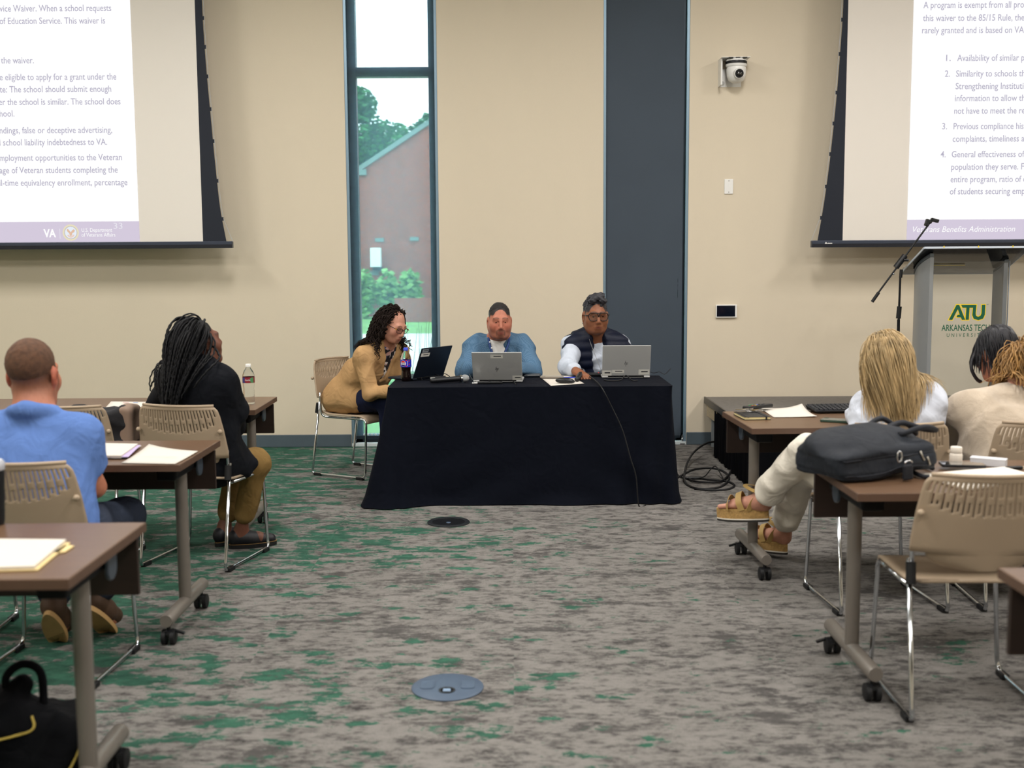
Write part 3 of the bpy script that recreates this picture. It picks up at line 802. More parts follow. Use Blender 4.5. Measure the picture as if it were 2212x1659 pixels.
def acr_mat():
    m = bpy.data.materials.new('clear_acrylic'); m.use_nodes = True; nt = m.node_tree; nt.nodes.remove(nt.nodes['Principled BSDF'])
    tr = N(nt, 'ShaderNodeBsdfTransparent'); tr.inputs[0].default_value = (.93, .95, .97, 1); g = N(nt, 'ShaderNodeBsdfGlossy'); g.inputs['Roughness'].default_value = .04
    fr = N(nt, 'ShaderNodeFresnel'); fr.inputs[0].default_value = 1.49; x = N(nt, 'ShaderNodeMixShader')
    nt.links.new(fr.outputs[0], x.inputs[0]); nt.links.new(tr.outputs[0], x.inputs[1]); nt.links.new(g.outputs[0], x.inputs[2]); nt.links.new(x.outputs[0], nt.nodes['Material Output'].inputs[0]); return m
M_acr = acr_mat(); M_acre = mat('acrylic_polished_edge', '#c9d3de', .2, alpha=.75)
M_alum = mat('satin_aluminium', '#8f9498', .4, metal=.3)
M_cap = mat('lectern_cap_grey', '#5d666b', .4, metal=.4)
M_atug = mat('logo_green', '#07583f', .5)
M_atuy = mat('logo_yellow', '#f2d20c', .5)
LX, LY = 3.255, 8.12
t = thing('lectern', 'clear acrylic lectern with aluminium columns and a green university logo', 'lectern', (LX, LY, SZ))
def wing(sgn):
    # curved wing column: section drawn in plan, extruded up, its top cut to the slope of the desk
    sec = []
    for i in range(13):
        u = i / 12; dp = .30 if sgn < 0 else .19; sec.append((sgn * (.300 + .024 * math.sin(math.pi * u)), .14 - dp * u))
    for i in range(13):
        u = 1 - i / 12; sec.append((sgn * (.272 + .014 * math.sin(math.pi * u)), .135 - (dp - .01) * u))
    return sec
def top_z(y): return 1.105 - y * .39
for sgn in (-1, 1):
    sec = wing(sgn); n = len(sec)
    c_ = MB(); c_.add([(x, y, .03) for x, y in sec] + [(x, y, top_z(y) - .035) for x, y in sec], [tuple(range(n)), tuple(range(n, 2 * n))] + [(i, (i + 1) % n, n + (i + 1) % n, n + i) for i in range(n)])
    c_.build('column', M_alum, t, 50)
    sec2 = [(x + sgn * .004, y * 1.05) for x, y in sec]
    c_ = MB(); c_.add([(x, y, top_z(y) - .035) for x, y in sec2] + [(x, y, top_z(y) - .012) for x, y in sec2], [tuple(range(n)), tuple(range(n, 2 * n))] + [(i, (i + 1) % n, n + (i + 1) % n, n + i) for i in range(n)])
    c_.build('column_cap', M_cap, t, 50)
Rt = Matrix.Rotation(-math.atan(.39), 3, 'X')
MB().obox((0, 0, 1.105), .74, .50, .010, Rt).build('desk_top', M_acr, t)
for sy in (-1, 1): MB().obox(Vector((0, 0, 1.105)) + Rt @ Vector((0, sy * .252, 0)), .74, .006, .014, Rt).build('desk_edge', M_acre, t)
for sx in (-1, 1): MB().obox(Vector((0, 0, 1.105)) + Rt @ Vector((sx * .372, 0, 0)), .006, .50, .014, Rt).build('desk_edge', M_acre, t)
MB().obox((0, .243, 1.105 - .243 * .36 + .02), .70, .010, .04, Rt).build('book_stop', M_acr, t, bevel=.002)
MB().box(-.27, .262, -.155, -.148, .06, 1.10).build('front_panel', M_acr, t, bevel=.001)
MB().box(.262, .266, -.157, -.146, .06, 1.10).build('panel_edge', mat('acrylic_edge', '#8f98a2', .2), t)
MB().obox((-.12, .05, 1.105 - .05 * .39 - .012), .30, .010, .004).build('brass_strip', mat('brass_strip', '#cbb24a', .4, metal=.3), t)
MB().box(-.38, .38, -.2, .2, 0, .03).build('base', M_alum, t, bevel=.01)
for x in (-.24, .0, .24): MB().cyl((x, -.25, top_z(-.25) - .006), (x, -.25, top_z(-.25) + .006), .004, n=10).build('bolt_or_glint', M_atuy, t)  # tiny yellow cylinders put the gold glints of the desk edge into colour
# logo, on the audience side of the panel: measured in pixels on the panel plane
LYF = LY - .158
def lpt(px, py): p = at_y(px, py, LYF); return (p.x - LX, -.158, p.z - SZ)
def poly(name, px, m, dy=0.0, holes=None):
    pts = [lpt(1860 + x / 5.531, 460 + y / 5.531) for x, y in px]
    pts = [(x, y - dy, z) for x, y, z in pts]
    me = bpy.data.meshes.new(name)
    from mathutils.geometry import tessellate_polygon
    tr = tessellate_polygon([[Vector((p[0], p[2], 0)) for p in pts]])
    me.from_pydata(pts, [], [tuple(x) for x in tr]); me.update(); return obj(name, me, m, t)
logo = [('letter_a', [(1048, 1276), (1140, 1098), (1172, 1098), (1244, 1276), (1205, 1276), (1190, 1245), (1140, 1245), (1152, 1215), (1178, 1215), (1156, 1150), (1090, 1276)]),
        ('letter_t', [(1196, 1098), (1352, 1098), (1352, 1132), (1296, 1132), (1286, 1276), (1248, 1276), (1258, 1132), (1212, 1132)]),
        ('letter_u', [(1340, 1098), (1378, 1098), (1368, 1200), (1372, 1228), (1396, 1240), (1424, 1230), (1438, 1200), (1442, 1098), (1484, 1096), (1478, 1215), (1456, 1262), (1400, 1280), (1346, 1264), (1328, 1220)])]
for n_, pts in logo:
    cx_ = sum(p[0] for p in pts) / len(pts); cy_ = sum(p[1] for p in pts) / len(pts)
    # yellow outline: offset outwards
    out = []
    m_ = len(pts)
    for i in range(m_):
        a, b, c = Vector(pts[i - 1]), Vector(pts[i]), Vector(pts[(i + 1) % m_])
        n1 = Vector(((b - a).y, -(b - a).x)).normalized(); n2 = Vector(((c - b).y, -(c - b).x)).normalized()
        nn = (n1 + n2); nn = nn.normalized() if nn.length > 1e-3 else n1
        k = 9 / max(.5, nn.dot(n1)); out.append(tuple(b + nn * k))
    li = 'atu'.index(n_[-1]); poly(n_ + '_outline', out, M_atuy, .0004 + li * .0003); poly(n_, pts, M_atug, .0014 + li * .0003)
a, b = lpt(2033.5, 715), lpt(2137, 713)
lettering('logo_text', 'ARKANSAS TECH', M_atug, t, (a[0], -.159, a[2]), UX, UZ, width=b[0] - a[0], height=.044, bold=.012)
a, b = lpt(2045, 728), lpt(2125, 727)
lettering('logo_text', 'UNIVERSITY', M_atug, t, (a[0], -.159, a[2]), UX, UZ, width=b[0] - a[0], height=.026, spacing=1.7)
a = lpt(2131, 659); lettering('trademark', 'TM', M_atug, t, (a[0], -.159, a[2]), UX, UZ, width=.014, height=.008)
# sheet of paper lying on the lectern
o = MB(); R0 = Rt; o.obox((0, 0, 0), .215, .29, .0015, R0 @ Matrix.Rotation(math.radians(-14), 3, 'Z'))
o = o.build('paper_sheet', M_paper); o.location = (LX + .03, LY - .02, SZ + 1.105 + .008 * 1.2 + .008); tag(o, 'sheet of paper lying on the clear lectern top', 'paper')

t = thing('microphone_stand', 'black boom microphone stand on the stage beside the lectern', 'microphone stand', (2.835, 8.2, SZ))
def loc(px, py, y=8.2): p = at_y(px, py, y); return Vector((p.x - 2.835, y - 8.2, p.z - SZ))
j = loc(1946, 575); b0 = Vector((loc(1940, 760).x, 0, .02))
MB().lathe([(0, 0), (.13, 0), (.13, .012), (.03, .022), (0, .022)], n=32).build('base', M_blackm, t, 40)
MB().cyl((0, 0, .02), loc(1941, 690), .011, n=12).build('pole', M_blackm, t, 40)
MB().cyl(loc(1941, 700), loc(1945, 590), .008, n=12).build('upper_pole', M_blackm, t, 40)
MB().cyl(loc(1940.5, 688), loc(1943, 662), .017, n=14).build('height_clutch', M_rubber, t, 40)
MB().cyl(loc(1945.5, 600), loc(1947, 582), .012, n=12).build('swivel', M_blackp, t, 40)
tl, tp = loc(1884, 652), loc(2008, 482)
MB().cyl(loc(1896, 634), tp, .0065, n=10).build('boom', M_blackm, t, 40)
MB().cyl(tl, loc(1898, 632), .012, n=12).build('counterweight', M_rubber, t, 40)
MB().cyl(loc(1935, 578), loc(1955, 552), .022, n=12).build('boom_clamp', M_blackp, t, 40)
MB().cyl(loc(1950, 562) + Vector((0, -.02, 0)), loc(1960, 562) + Vector((0, -.02, 0)), .010, n=10).build('knob', M_blackp, t, 40)
q = MB(); q.cyl(tp, loc(2013, 475), .012, n=10); q.obox(loc(2003, 481), .03, .03, .05, Matrix.Rotation(.3, 3, 'Y')); q.obox(loc(2019, 476), .055, .035, .024, Matrix.Rotation(.25, 3, 'Y')); q.build('clip', M_blackp, t, bevel=.004)
MB().sphere(loc(1930, 592), .008, 10, 8).build('bolt_or_glint', M_chrome, t, True)

# ================================================================== training tables
M_lam = mat('walnut_laminate', '#644c39', .33, var=.12, vscale=6, stretch=(1, 14, 14), spec=.5)
M_lamd = mat('walnut_edge', '#5a4436', .5, var=.08, vscale=8)
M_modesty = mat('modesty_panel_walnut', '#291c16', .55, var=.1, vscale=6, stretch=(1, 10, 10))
M_taupe = mat('leg_taupe_grey', '#77716a', .38, metal=.25)
M_mech = mat('flip_mechanism_black', '#06070a', .6, spec=.2)
TL, TD, TH = 1.83, .61, .737
def make_table(name, label):
    t = thing(name, label, 'table', group='walnut flip-top training tables')
    tp = MB().box(-TL / 2, TL / 2, -TD / 2, TD / 2, TH - .028, TH).build('table_top', M_lam, t, bevel=.003)
    e = MB().box(-TL / 2 - .0015, TL / 2 + .0015, -TD / 2 - .0015, -TD / 2, TH - .027, TH - .002); e.box(-TL / 2 - .0015, TL / 2 + .0015, TD / 2, TD / 2 + .0015, TH - .027, TH - .002)
    e.box(-TL / 2 - .0015, -TL / 2, -TD / 2, TD / 2, TH - .027, TH - .002); e.box(TL / 2, TL / 2 + .0015, -TD / 2, TD / 2, TH - .027, TH - .002); e.build('edge_band', M_lamd, tp)
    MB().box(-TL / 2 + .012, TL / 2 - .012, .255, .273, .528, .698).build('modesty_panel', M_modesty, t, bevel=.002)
    MB().box(-TL / 2 + .06, TL / 2 - .06, -.06, .06, TH - .058, TH - .029).build('rail', M_mech, t)
    for s in (-1, 1):
        x = s * (TL / 2 - .088)
        MB().cyl((x, 0, .12), (x, 0, TH - .08), .0255, n=24).build('leg', M_taupe, t, 40)
        f = MB(); f.tube([(x, -.27, .103), (x, -.263, .103), (x, .263, .103), (x, .27, .103)], [.024, .027, .027, .024], 20); f.build('foot_bar', M_taupe, t, 40)
        k = MB().box(x - .04, x + .04, -.2, .2, TH - .085, TH - .029); k.build('flip_bracket', M_mech, t, bevel=.01)
        hd = MB(); xo = x + s * .045
        hd.prism([(.10 + p[0], -.045 + p[1]) for p in rrect(.075, .085, .035, 6)], .012, Matrix.Translation((xo, 0, TH - .03)) @ Matrix(((0, 0, 1, 0), (1, 0, 0, 0), (0, 1, 0, 0), (0, 0, 0, 1))))
        hl = hd.build('release_handle', mat('handle_slate', '#39424c', .4), t, bevel=.004)
        for y in (-.238, .238):
            c_ = MB(); c_.cyl((x, y, .055), (x, y, .08), .008, n=10); c_.lathe([(0, .062), (.024, .058), (.026, .045), (.014, .04), (0, .04)], (x, y, 0), 14)
            cs = c_.build('caster', M_blackp, t, 40)
            for wx_ in (-.017, .017):
                w_ = MB(); w_.tube([(x + wx_ - .010, y, .0315), (x + wx_ - .008, y, .0315), (x + wx_ + .008, y, .0315), (x + wx_ + .010, y, .0315)], [.027, .031, .031, .027], 20); w_.build('wheel', M_rubber, cs, 40)
            if s * y < 0: MB().obox((x + s * .045, y, .05), .035, .014, .008, Matrix.Rotation(s * .3, 3, 'Y')).build('brake_lever', M_blackp, cs)
    return t
def table_at(end_x, y, th, side, label, first=[None]):
    """end_x: where the visible end is; side -1: table runs to the left of it, +1 to the right"""
    c, s = math.cos(th), math.sin(th)
    loc_ = (end_x + side * TL / 2 * c, y + side * TL / 2 * s, 0)
    if first[0] is None:
        first[0] = make_table('training_table', label); first[0].location = loc_; first[0].rotation_euler = (0, 0, th); return first[0]
    return dup(first[0], loc_, th, label)
TB = {}
TB['L3'] = table_at(-1.095, 2.991, math.radians(.8), -1, 'training table on the left nearest the camera, with manila folder and tumbler')
TB['L2'] = table_at(-1.286, 4.581, math.radians(.2), -1, 'training table on the left where the man in the blue polo sits')
TB['L1'] = table_at(-1.374, 6.228, math.radians(1.0), -1, 'training table on the left with the water bottle, nearest the front wall')
TB['R1'] = table_at(1.098, 5.439, math.radians(2.0), 1, 'training table on the right with the keyboard and black notebook')
TB['R2'] = table_at(1.14, 3.954, math.radians(.2), 1, 'training table on the right with the black laptop bag on it')
c = at_z(2157, 1226, TH); TB['R3'] = table_at(c.x, c.y - TD / 2 + .0, 0, 1, 'training table cut off by the right edge of the photo')

# ================================================================== stacking chairs
M_tan = mat('chair_plastic_tan', '#a8957e', .48, var=.02, vscale=10, bump=.06, bscale=900)
def back_profile(z):
    """(half width, y of the centre line) of the backrest at height z"""
    zs = [.505, .512, .525, .545, .562, .566, .60, .70, .77, .80, .812, .82, .825]
    ws = [.085, .12, .155, .178, .187, .236, .238, .229, .218, .210, .200, .186, .165]
    return float(np.interp(z, zs, ws)), -.165 - (z - .5) * .20
def make_backrest(parent):
    ncol = 27; us = [-1.0, -.965]
    step = 1.80 / (ncol - 1); sw = .0105
    slots = []
    for i in range(ncol):
        u = -.90 + i * step; slots.append((u, i)); us += [u - sw, u + sw]
    us += [.965, 1.0]
    z0, z1 = .695, .806
    zs = [.505, .508, .512, .518, .525, .535, .545, .555, .562, .566, .585, .61, .64, .67]
    zs += [.683 + k * .0055 for k in range(24)] + [.8155, .82, .8225, .825]
    zs = sorted(set(zs)); nu, nz = len(us), len(zs)
    m = MB(); vs = []
    for z in zs:
        w_, y_ = back_profile(z)
        for u in us: vs.append((u * w_, y_ - .052 * (1 - u * u), z))
    fs = []
    for j in range(nz - 1):
        zc = (zs[j] + zs[j + 1]) / 2
        for i in range(nu - 1):
            uc = (us[i] + us[i + 1]) / 2; hole = False
            if us[i + 1] - us[i] < .03 and abs(uc) < .92:
                k = round((uc + .90) / step); low = .688 + .062 * abs(uc) ** 2.6
                if abs(uc - (-.90 + k * step)) < 1e-4:
                    if k % 2: hole = low < zc < .803
                    else: hole = (.772 - .02 * (1 - abs(uc)) < zc < .803) or (low + .008 < zc < .745 - .012 * (1 - abs(uc)))
            if not hole: fs.append((j * nu + i, j * nu + i + 1, (j + 1) * nu + i + 1, (j + 1) * nu + i))
    m.add(vs, fs)
    return m.build('backrest', M_tan, parent, True, solid=.009)
def make_chair(label):
    t = thing('stacking_chair', label, 'chair', group='tan stacking chairs with chrome sled legs')
    br = make_backrest(t)
    tr = MB()
    def rim(u, v):
        z = .8245; w_, y_ = back_profile(.82); uu = -1 + 2 * u
        return (uu * (w_ + .004), y_ - .052 * (1 - uu * uu), z)
    tr.tube([rim(i / 24, 0) for i in range(25)], .0075, 8); tr.build('top_rim', M_tan, br, True)
    for s in (-1, 1):
        MB().sphere((s * .221, -.232, .70), (.012, .012, .012), 12, 8).build('bumper', M_tan, br, True)
    def seat(u, v):
        x = (-1 + 2 * u); yy = -.175 + .435 * v
        hw = .222 - .03 * max(0, .2 - v) / .2 - .012 * max(0, v - .85) / .15
        z = .448 - .012 * (1 - x * x) * math.sin(math.pi * min(1, v * 1.1)) + .012 * max(0, .15 - v) / .15
        if v > .80:
            k = (v - .80) / .20; z -= .05 * k * k; yy -= .018 * k * k
        return (x * hw, yy, z)
    MB().grid(seat, 17, 22).build('seat', M_tan, t, True, solid=.012)
    r = .0082
    for s in (-1, 1):
        X = s * .232; Xi = s * .212
        pts = [(X, -.165, .535)]
        pts += [(X, -.238, .055), (X, -.245, .032), (X, -.238, .018), (X, -.215, .0135), (X, .19, .0135), (X, .215, .018), (X, .228, .032), (X - s * .004, .228, .055)]
        pts += [(Xi, .232, .37), (Xi, .232, .40), (Xi, .222, .42), (Xi, .20, .428), (Xi, -.1, .428)]
        MB().tube(pts, r, 10).build('sled_leg', M_chrome, t, True)
        pts = [(s * .222, -.168, .60), (s * .222, -.160, .48), (s * .219, -.152, .445), (s * .215, -.13, .43), (s * .212, -.1, .428)]
        MB().tube(spline(pts, 4), r, 10).build('back_post', M_chrome, t, True)
        MB().tube([(s * .229, -.176, .525), (s * .231, -.188, .455)], .0165, 12).build('sleeve', M_rubber, t, 40)
        for y in (-.195, .185):
            MB().box(X - .014, X + .014, y - .03, y + .03, .0005, .021).build('glide', M_rubber, t, bevel=.003)
    MB().cyl((-.21, .13, .425), (.21, .13, .425), r, n=10).build('crossbar', M_chrome, t, 40)
    return t
CH = {}
def chair_at(key, x, y, deg, label, first=[None]):
    rz = math.radians(deg)
    if first[0] is None:
        first[0] = make_chair(label); first[0].location = (x, y, 0); first[0].rotation_euler = (0, 0, rz); CH[key] = first[0]
    else: CH[key] = dup(first[0], (x, y, 0), rz, label)
chair_at('R2', 1.53, 3.745, -1.5, 'empty tan chair pulled up to the table with the black laptop bag')
chair_at('P6', 1.605, 4.885, 4, 'tan chair the blonde woman in the white shirt sits on')
chair_at('P7', 2.27, 4.90, -4, 'tan chair the woman in the oatmeal sweater sits on')
chair_at('P5', -1.725, 4.08, -3, 'tan chair the man in the blue polo shirt sits on')
chair_at('L2b', -2.36, 4.47, 3, 'tan chair pushed under the table left of the man in the blue polo')
chair_at('P4', -1.578, 5.667, -13.7, 'tan chair the woman with long black braids sits on')
chair_at('L1b', -2.20, 5.65, 2, 'empty tan chair left of the woman with long braids, holding a tote bag')
chair_at('P1', -1.115, 8.06, -120, 'tan chair seen from the side that the woman in the tan blazer sits on')
chair_at('P2', -.085, 8.13, 180, 'tan chair behind the draped table that the man in the blue shirt sits on')
chair_at('P3', .60, 8.13, 180, 'tan chair behind the draped table that the woman in the quilted vest sits on')

# ================================================================== head table under a black cloth
M_cloth = mat('black_tablecloth', '#070b16', .92, spec=.15, bump=.15, bscale=700, fold=.14)
HX0, HX1, HY0, HY1, HZ = -.775, 1.0, 6.93, 7.60, .742
t = thing('folding_table', 'folding table hidden under the long black tablecloth', 'table', (0, 0, 0))
MB().box(HX0 + .012, HX1 - .012, HY0 + .012, HY1 - .012, HZ - .05, HZ - .008).build('table_top', M_white, t, bevel=.01)
for x in (HX0 + .2, HX1 - .2):
    for y in (HY0 + .1, HY1 - .1): MB().cyl((x, y, 0), (x, y, HZ - .05), .014, n=10).build('leg', M_tube, t)
def cloth():
    m = MB(); nx, ny = 72, 26
    m.grid(lambda u, v: (HX0 + (HX1 - HX0) * u, HY0 + (HY1 - HY0) * v, HZ), nx, ny)
    # perimeter path, with rounded corners, starting at back-left going round the front
    rc = .03; per = []
    def corner(cx_, cy_, a0, a1, n=7):
        for i in range(n + 1):
            a = a0 + (a1 - a0) * i / n; per.append((cx_ + rc * math.cos(a), cy_ + rc * math.sin(a), math.cos(a), math.sin(a), 1.0))
    def edge(x0, y0, x1, y1, nx_, ny_, n):
        for i in range(1, n): u = i / n; per.append((x0 + (x1 - x0) * u, y0 + (y1 - y0) * u, nx_, ny_, 0.0))
    corner(HX0 + rc, HY0 + rc, math.pi, 1.5 * math.pi); edge(HX0 + rc, HY0, HX1 - rc, HY0, 0, -1, 90)
    corner(HX1 - rc, HY0 + rc, 1.5 * math.pi, 2 * math.pi); edge(HX1, HY0 + rc, HX1, HY1 - rc, 1, 0, 34)
    corner(HX1 - rc, HY1 - rc, 0, .5 * math.pi); edge(HX1 - rc, HY1, HX0 + rc, HY1, 0, 1, 90)
    corner(HX0 + rc, HY1 - rc, .5 * math.pi, math.pi); edge(HX0, HY1 - rc, HX0, HY0 + rc, -1, 0, 34)
    n = len(per); rows = 26; vs = []
    sl = 0; ss = []
    for i in range(n): ss.append(sl); sl += math.hypot(per[(i + 1) % n][0] - per[i][0], per[(i + 1) % n][1] - per[i][1])
    rg = random.Random(3); ph = [rg.uniform(0, 6.28) for _ in range(8)]
    for j in range(rows):
        v = j / (rows - 1)
        for i in range(n):
            x, y, a, b, cn = per[i]; s_ = ss[i]
            front = (b < -.7); left = a < -.7; right = a > .7
            w_ = .5 * math.sin(s_ * 11 + ph[0]) + .35 * math.sin(s_ * 19 + ph[1] + 1.5 * v) + .25 * math.sin(s_ * 5.3 + ph[2])
            amp = .012
            if left: amp = .018
            if right: amp = .016
            # gathered folds towards both front corners
            dl = math.hypot(x - HX0, y - HY0); dr = math.hypot(x - HX1, y - HY0)
            flare = .008 + (.022 if front else .008)
            flare += .09 * math.exp(-(dl / .16) ** 2) + .012 * math.exp(-(dr / .22) ** 2)
            if left: flare += .055
            out = flare * v ** 1.25 + amp * w_ * v ** .8 + .02 * math.exp(-(dl / .12) ** 2) * math.sin(s_ * 60) * v + .024 * math.exp(-(dr / .3) ** 2) * math.sin(s_ * 34 + 2.2 * v) * v ** .7
            # diagonal drag lines at the bottom of the front
            if front:
                out += .012 * math.sin(9 * (x * 1.1 + v * 1.6) + 1) * max(0, v - .35) * math.exp(-((x - HX0 - .55) / .5) ** 2)
                out += .018 * math.sin(15 * (x * .9 - v * .9)) * max(0, v - .3) * math.exp(-((x - HX1 + .25) / .22) ** 2)
            z = HZ - (HZ - .006) * v
            if j == 0: z = HZ
            if v > .93: z = max(.006, z); out += .010 * (v - .93) / .07 * (1 + math.sin(s_ * 7))
            vs.append((x + a * out, y + b * out, z))
    fs = []
    for j in range(rows - 1):
        for i in range(n):
            k = (i + 1) % n; fs.append((j * n + i, (j + 1) * n + i, (j + 1) * n + k, j * n + k))
    m.add(vs, fs)
    return m
o = cloth().build('tablecloth', M_cloth, None, True); tag(o, 'long black cloth draped to the floor over the head table', 'tablecloth')
# ================================================================== things on the head table
HT = HZ + .0015
M_lapb = mat('laptop_black', '#1b2330', .4, metal=.35); M_laps = mat('laptop_silver', '#c4c6c6', .35, metal=.35)
M_key = mat('keys_dark', '#16181c', .5); M_stick = mat('sticker_pale', '#d8d8d2', .6); M_print = mat('sticker_print', '#3a3a40', .6)
M_scr = mat('laptop_screen', '#0b0f16', .1)
def hp_mark(t, P0, ux, uz, s, m):
    """slanted monogram of four strokes"""
    def bar(x, z0, z1, w=.09, sl=.28):
        pts = [(x + sl * z0, z0), (x + w + sl * z0, z0), (x + w + sl * z1, z1), (x + sl * z1, z1)]
        return [P0 + ux * (a * s) + uz * (b * s) for a, b in pts]
    mb = MB()
    for x, z0, z1 in ((-.45, -.35, .75), (-.2, -.35, .28), (.02, -.9, .28), (.27, -.35, .28)): mb.add(bar(x, z0, z1), [(0, 1, 2, 3)])
    a = [P0 + ux * (q * s) + uz * (r * s) for q, r in ((-.25, .28), (-.05, .28), (-.07, .19), (-.28, .19))]; mb.add(a, [(0, 1, 2, 3)])
    a = [P0 + ux * (q * s) + uz * (r * s) for q, r in ((.0, -.26), (.26, -.26), (.24, -.35), (-.02, -.35))]; mb.add(a, [(0, 1, 2, 3)])
    mb.build('maker_monogram', m, t)
def laptop(label, c, rz, lean, m, w=.318, d=.222, stickers=(), mono=True):
    """c: middle of the hinge on the table; base runs to local +y, lid leans by lean degrees towards local -y"""
    t = thing('laptop', label, 'laptop', (c[0], c[1], HT), rz, 'open laptops on the head table')
    b = MB().box(-w / 2, w / 2, 0, d, .002, .016).build('base', m, t, bevel=.004)
    for x in (-w / 2 + .03, w / 2 - .03):
        for y in (.02, d - .02): MB().cyl((x, y, 0), (x, y, .003), .006, n=8).build('foot', M_rubber, b)
    kb = MB()
    for r_ in range(5):
        for k in range(13): x0 = -w / 2 + .022 + k * (w - .044) / 13; kb.box(x0, x0 + (w - .044) / 13 - .003, d - .035 - .022 * (5 - r_) - .03, d - .035 - .022 * (5 - r_) - .012, .016, .0175)
    kb = kb.build('keyboard', M_key, b); kb['kind'] = 'stuff'
    MB().box(-.05, .05, d - .058, d - .006, .016, .0165).build('touchpad', M_mech, b)
    R = Matrix.Rotation(math.radians(lean), 3, 'X'); lz = d - .004
    Lc = Vector((0, .004, .014)); up = R @ Vector((0, 0, 1)); nb = R @ Vector((0, -1, 0))
    ld = MB().obox(Lc + up * lz / 2, w, .007, lz, R).build('lid', m, t, bevel=.003)
    MB().obox(Lc + up * lz / 2 - nb * .0037, w - .016, .0006, lz - .02, R).build('screen', M_scr, ld)
    MB().cyl((-w / 2 + .04, .004, .013), (w / 2 - .04, .004, .013), .007, n=10).build('hinge', M_mech, t)
    O = lambda x, z: Lc + up * (z * lz) + Vector((x * w / 2, 0, 0)) + nb * .0042
    if mono: hp_mark(ld, O(0, .42), Vector((1, 0, 0)), up, .024, M_key)
    for x0, x1, z0, z1, mm in stickers:
        MB().add([O(x0, z0), O(x1, z0), O(x1, z1), O(x0, z1)], [(0, 1, 2, 3)]).build('sticker', mm, ld)
        dx, dz = (x1 - x0), (z1 - z0); g = nb * .0004
        MB().add([O(x0 + .25 * dx, z0 + .45 * dz) + g, O(x0 + .85 * dx, z0 + .45 * dz) + g, O(x0 + .85 * dx, z0 + .68 * dz) + g, O(x0 + .25 * dx, z0 + .68 * dz) + g], [(0, 1, 2, 3)]).build('sticker_print', M_print, ld)
    return t
a, b = at_z(890, 823, HT), at_z(961, 813.5, HT); d_ = b - a
laptop('black laptop turned toward the woman in the tan blazer', (a + b) / 2, math.atan2(d_.y, d_.x), 22, M_lapb, stickers=((-.93, -.55, .86, .97, mat('sticker_grey', '#8d949b', .5)), (-.95, -.4, .72, .84, M_stick)), mono=False)
a, b = at_z(1022, 826, HT), at_z(1129, 826, HT)
laptop('silver laptop in front of the man in the blue shirt', (a + b) / 2, math.atan2((b - a).y, (b - a).x), 30, M_laps, stickers=((-.25, .25, .80, .93, M_stick), (.6, .99, .02, .18, M_stick)))
a, b = at_z(1303, 817, HT), at_z(1401, 816.5, HT)
laptop('silver laptop in front of the woman in the quilted vest', (a + b) / 2, math.atan2((b - a).y, (b - a).x), 17, M_laps, stickers=((-.99, -.6, .02, .19, M_stick), (-.58, -.08, .1, .21, M_stick), (.52, .97, .05, .22, M_stick)))

def wrap_text(name, s, m, parent, r, ang, z, width, height, c=(0, 0), bold=.0):
    v, f = text_mesh(s, 0, bold); x0, x1 = v[:, 0].min(), v[:, 0].max(); k = width / (x1 - x0); ky = height / .69
    pts = []
    for p in v:
        a = ang + ((p[0] - (x0 + x1) / 2) * k) / r; pts.append((c[0] + r * math.sin(a), c[1] - r * math.cos(a), z + float(p[1]) * ky))
    me = bpy.data.meshes.new(name); me.from_pydata(pts, [], f); me.update(); return obj(name, me, m, parent)
def band(r, z0, z1, a0, a1, n=24):
    m = MB(); m.grid(lambda u, v: (r * math.sin(a0 + (a1 - a0) * u), -r * math.cos(a0 + (a1 - a0) * u), z0 + (z1 - z0) * v), n, 2); return m
def patch(r, cx_, cz, pts, m, nm, parent):
    """flat print wrapped on a cylinder; pts in metres (arc, height)"""
    from mathutils.geometry import tessellate_polygon
    import bmesh
    bm = bmesh.new(); vv = [bm.verts.new((x, z, 0)) for x, z in pts]
    for q in tessellate_polygon([[Vector((x, z, 0)) for x, z in pts]]): bm.faces.new([vv[k] for k in q])
    for _ in range(3): bmesh.ops.subdivide_edges(bm, edges=[e for e in bm.edges if e.calc_length() > .004], cuts=1, use_grid_fill=True)
    bmesh.ops.triangulate(bm, faces=bm.faces)
    for v in bm.verts: x, z = v.co.x, v.co.y; v.co = (r * math.sin((cx_ + x) / r), -r * math.cos((cx_ + x) / r), cz + z)
    me = bpy.data.meshes.new(nm); bm.to_mesh(me); bm.free(); return obj(nm, me, m, parent)
circ = lambda r, a0=0, a1=360, n=24: [(r * math.cos(math.radians(a0 + (a1 - a0) * i / n)), r * math.sin(math.radians(a0 + (a1 - a0) * i / n))) for i in range(n + (0 if a1 - a0 == 360 else 1))]
M_pet = mat('clear_plastic', '#f4f7f8', .05, trans=1.0, ior=1.12)
M_cola = mat('cola_dark', '#120606', .08, coat=.5)
c = at_z(877.5, 823, HT)
t = thing('cola_bottle', 'plastic cola bottle with a blue cap and blue label on the head table', 'bottle', (c.x, c.y, HT), 0)
MB().lathe([(0, .0), (.028, .0), (.033, .008), (.034, .03), (.030, .062), (.0325, .09), (.0345, .098), (.0345, .140)], n=32).build('cola', M_cola, t, True)
MB().lathe([(.0348, .138), (.0345, .15), (.029, .172), (.018, .19), (.0135, .197), (.0135, .204)], n=32).build('clear_neck', M_pet, t, True)
lb = band(.0356, .094, .142, 0, 2 * math.pi, 48).build('label', mat('label_blue', '#1f27b8', .4), t, True)
M_red = mat('print_red', '#d2262c', .4); M_wht = mat('print_white', '#f2f2f4', .4); M_nvy = mat('print_navy', '#141a6c', .4)
cx0 = -.016
patch(.0359, cx0, .118, circ(.0195), M_wht, 'label_globe', lb)
patch(.0361, cx0, .118, [(x, z) for x, z in circ(.0182, 20, 160)], M_red, 'label_globe', lb); patch(.0361, cx0, .118, circ(.0182, 205, 335), M_nvy, 'label_globe', lb)
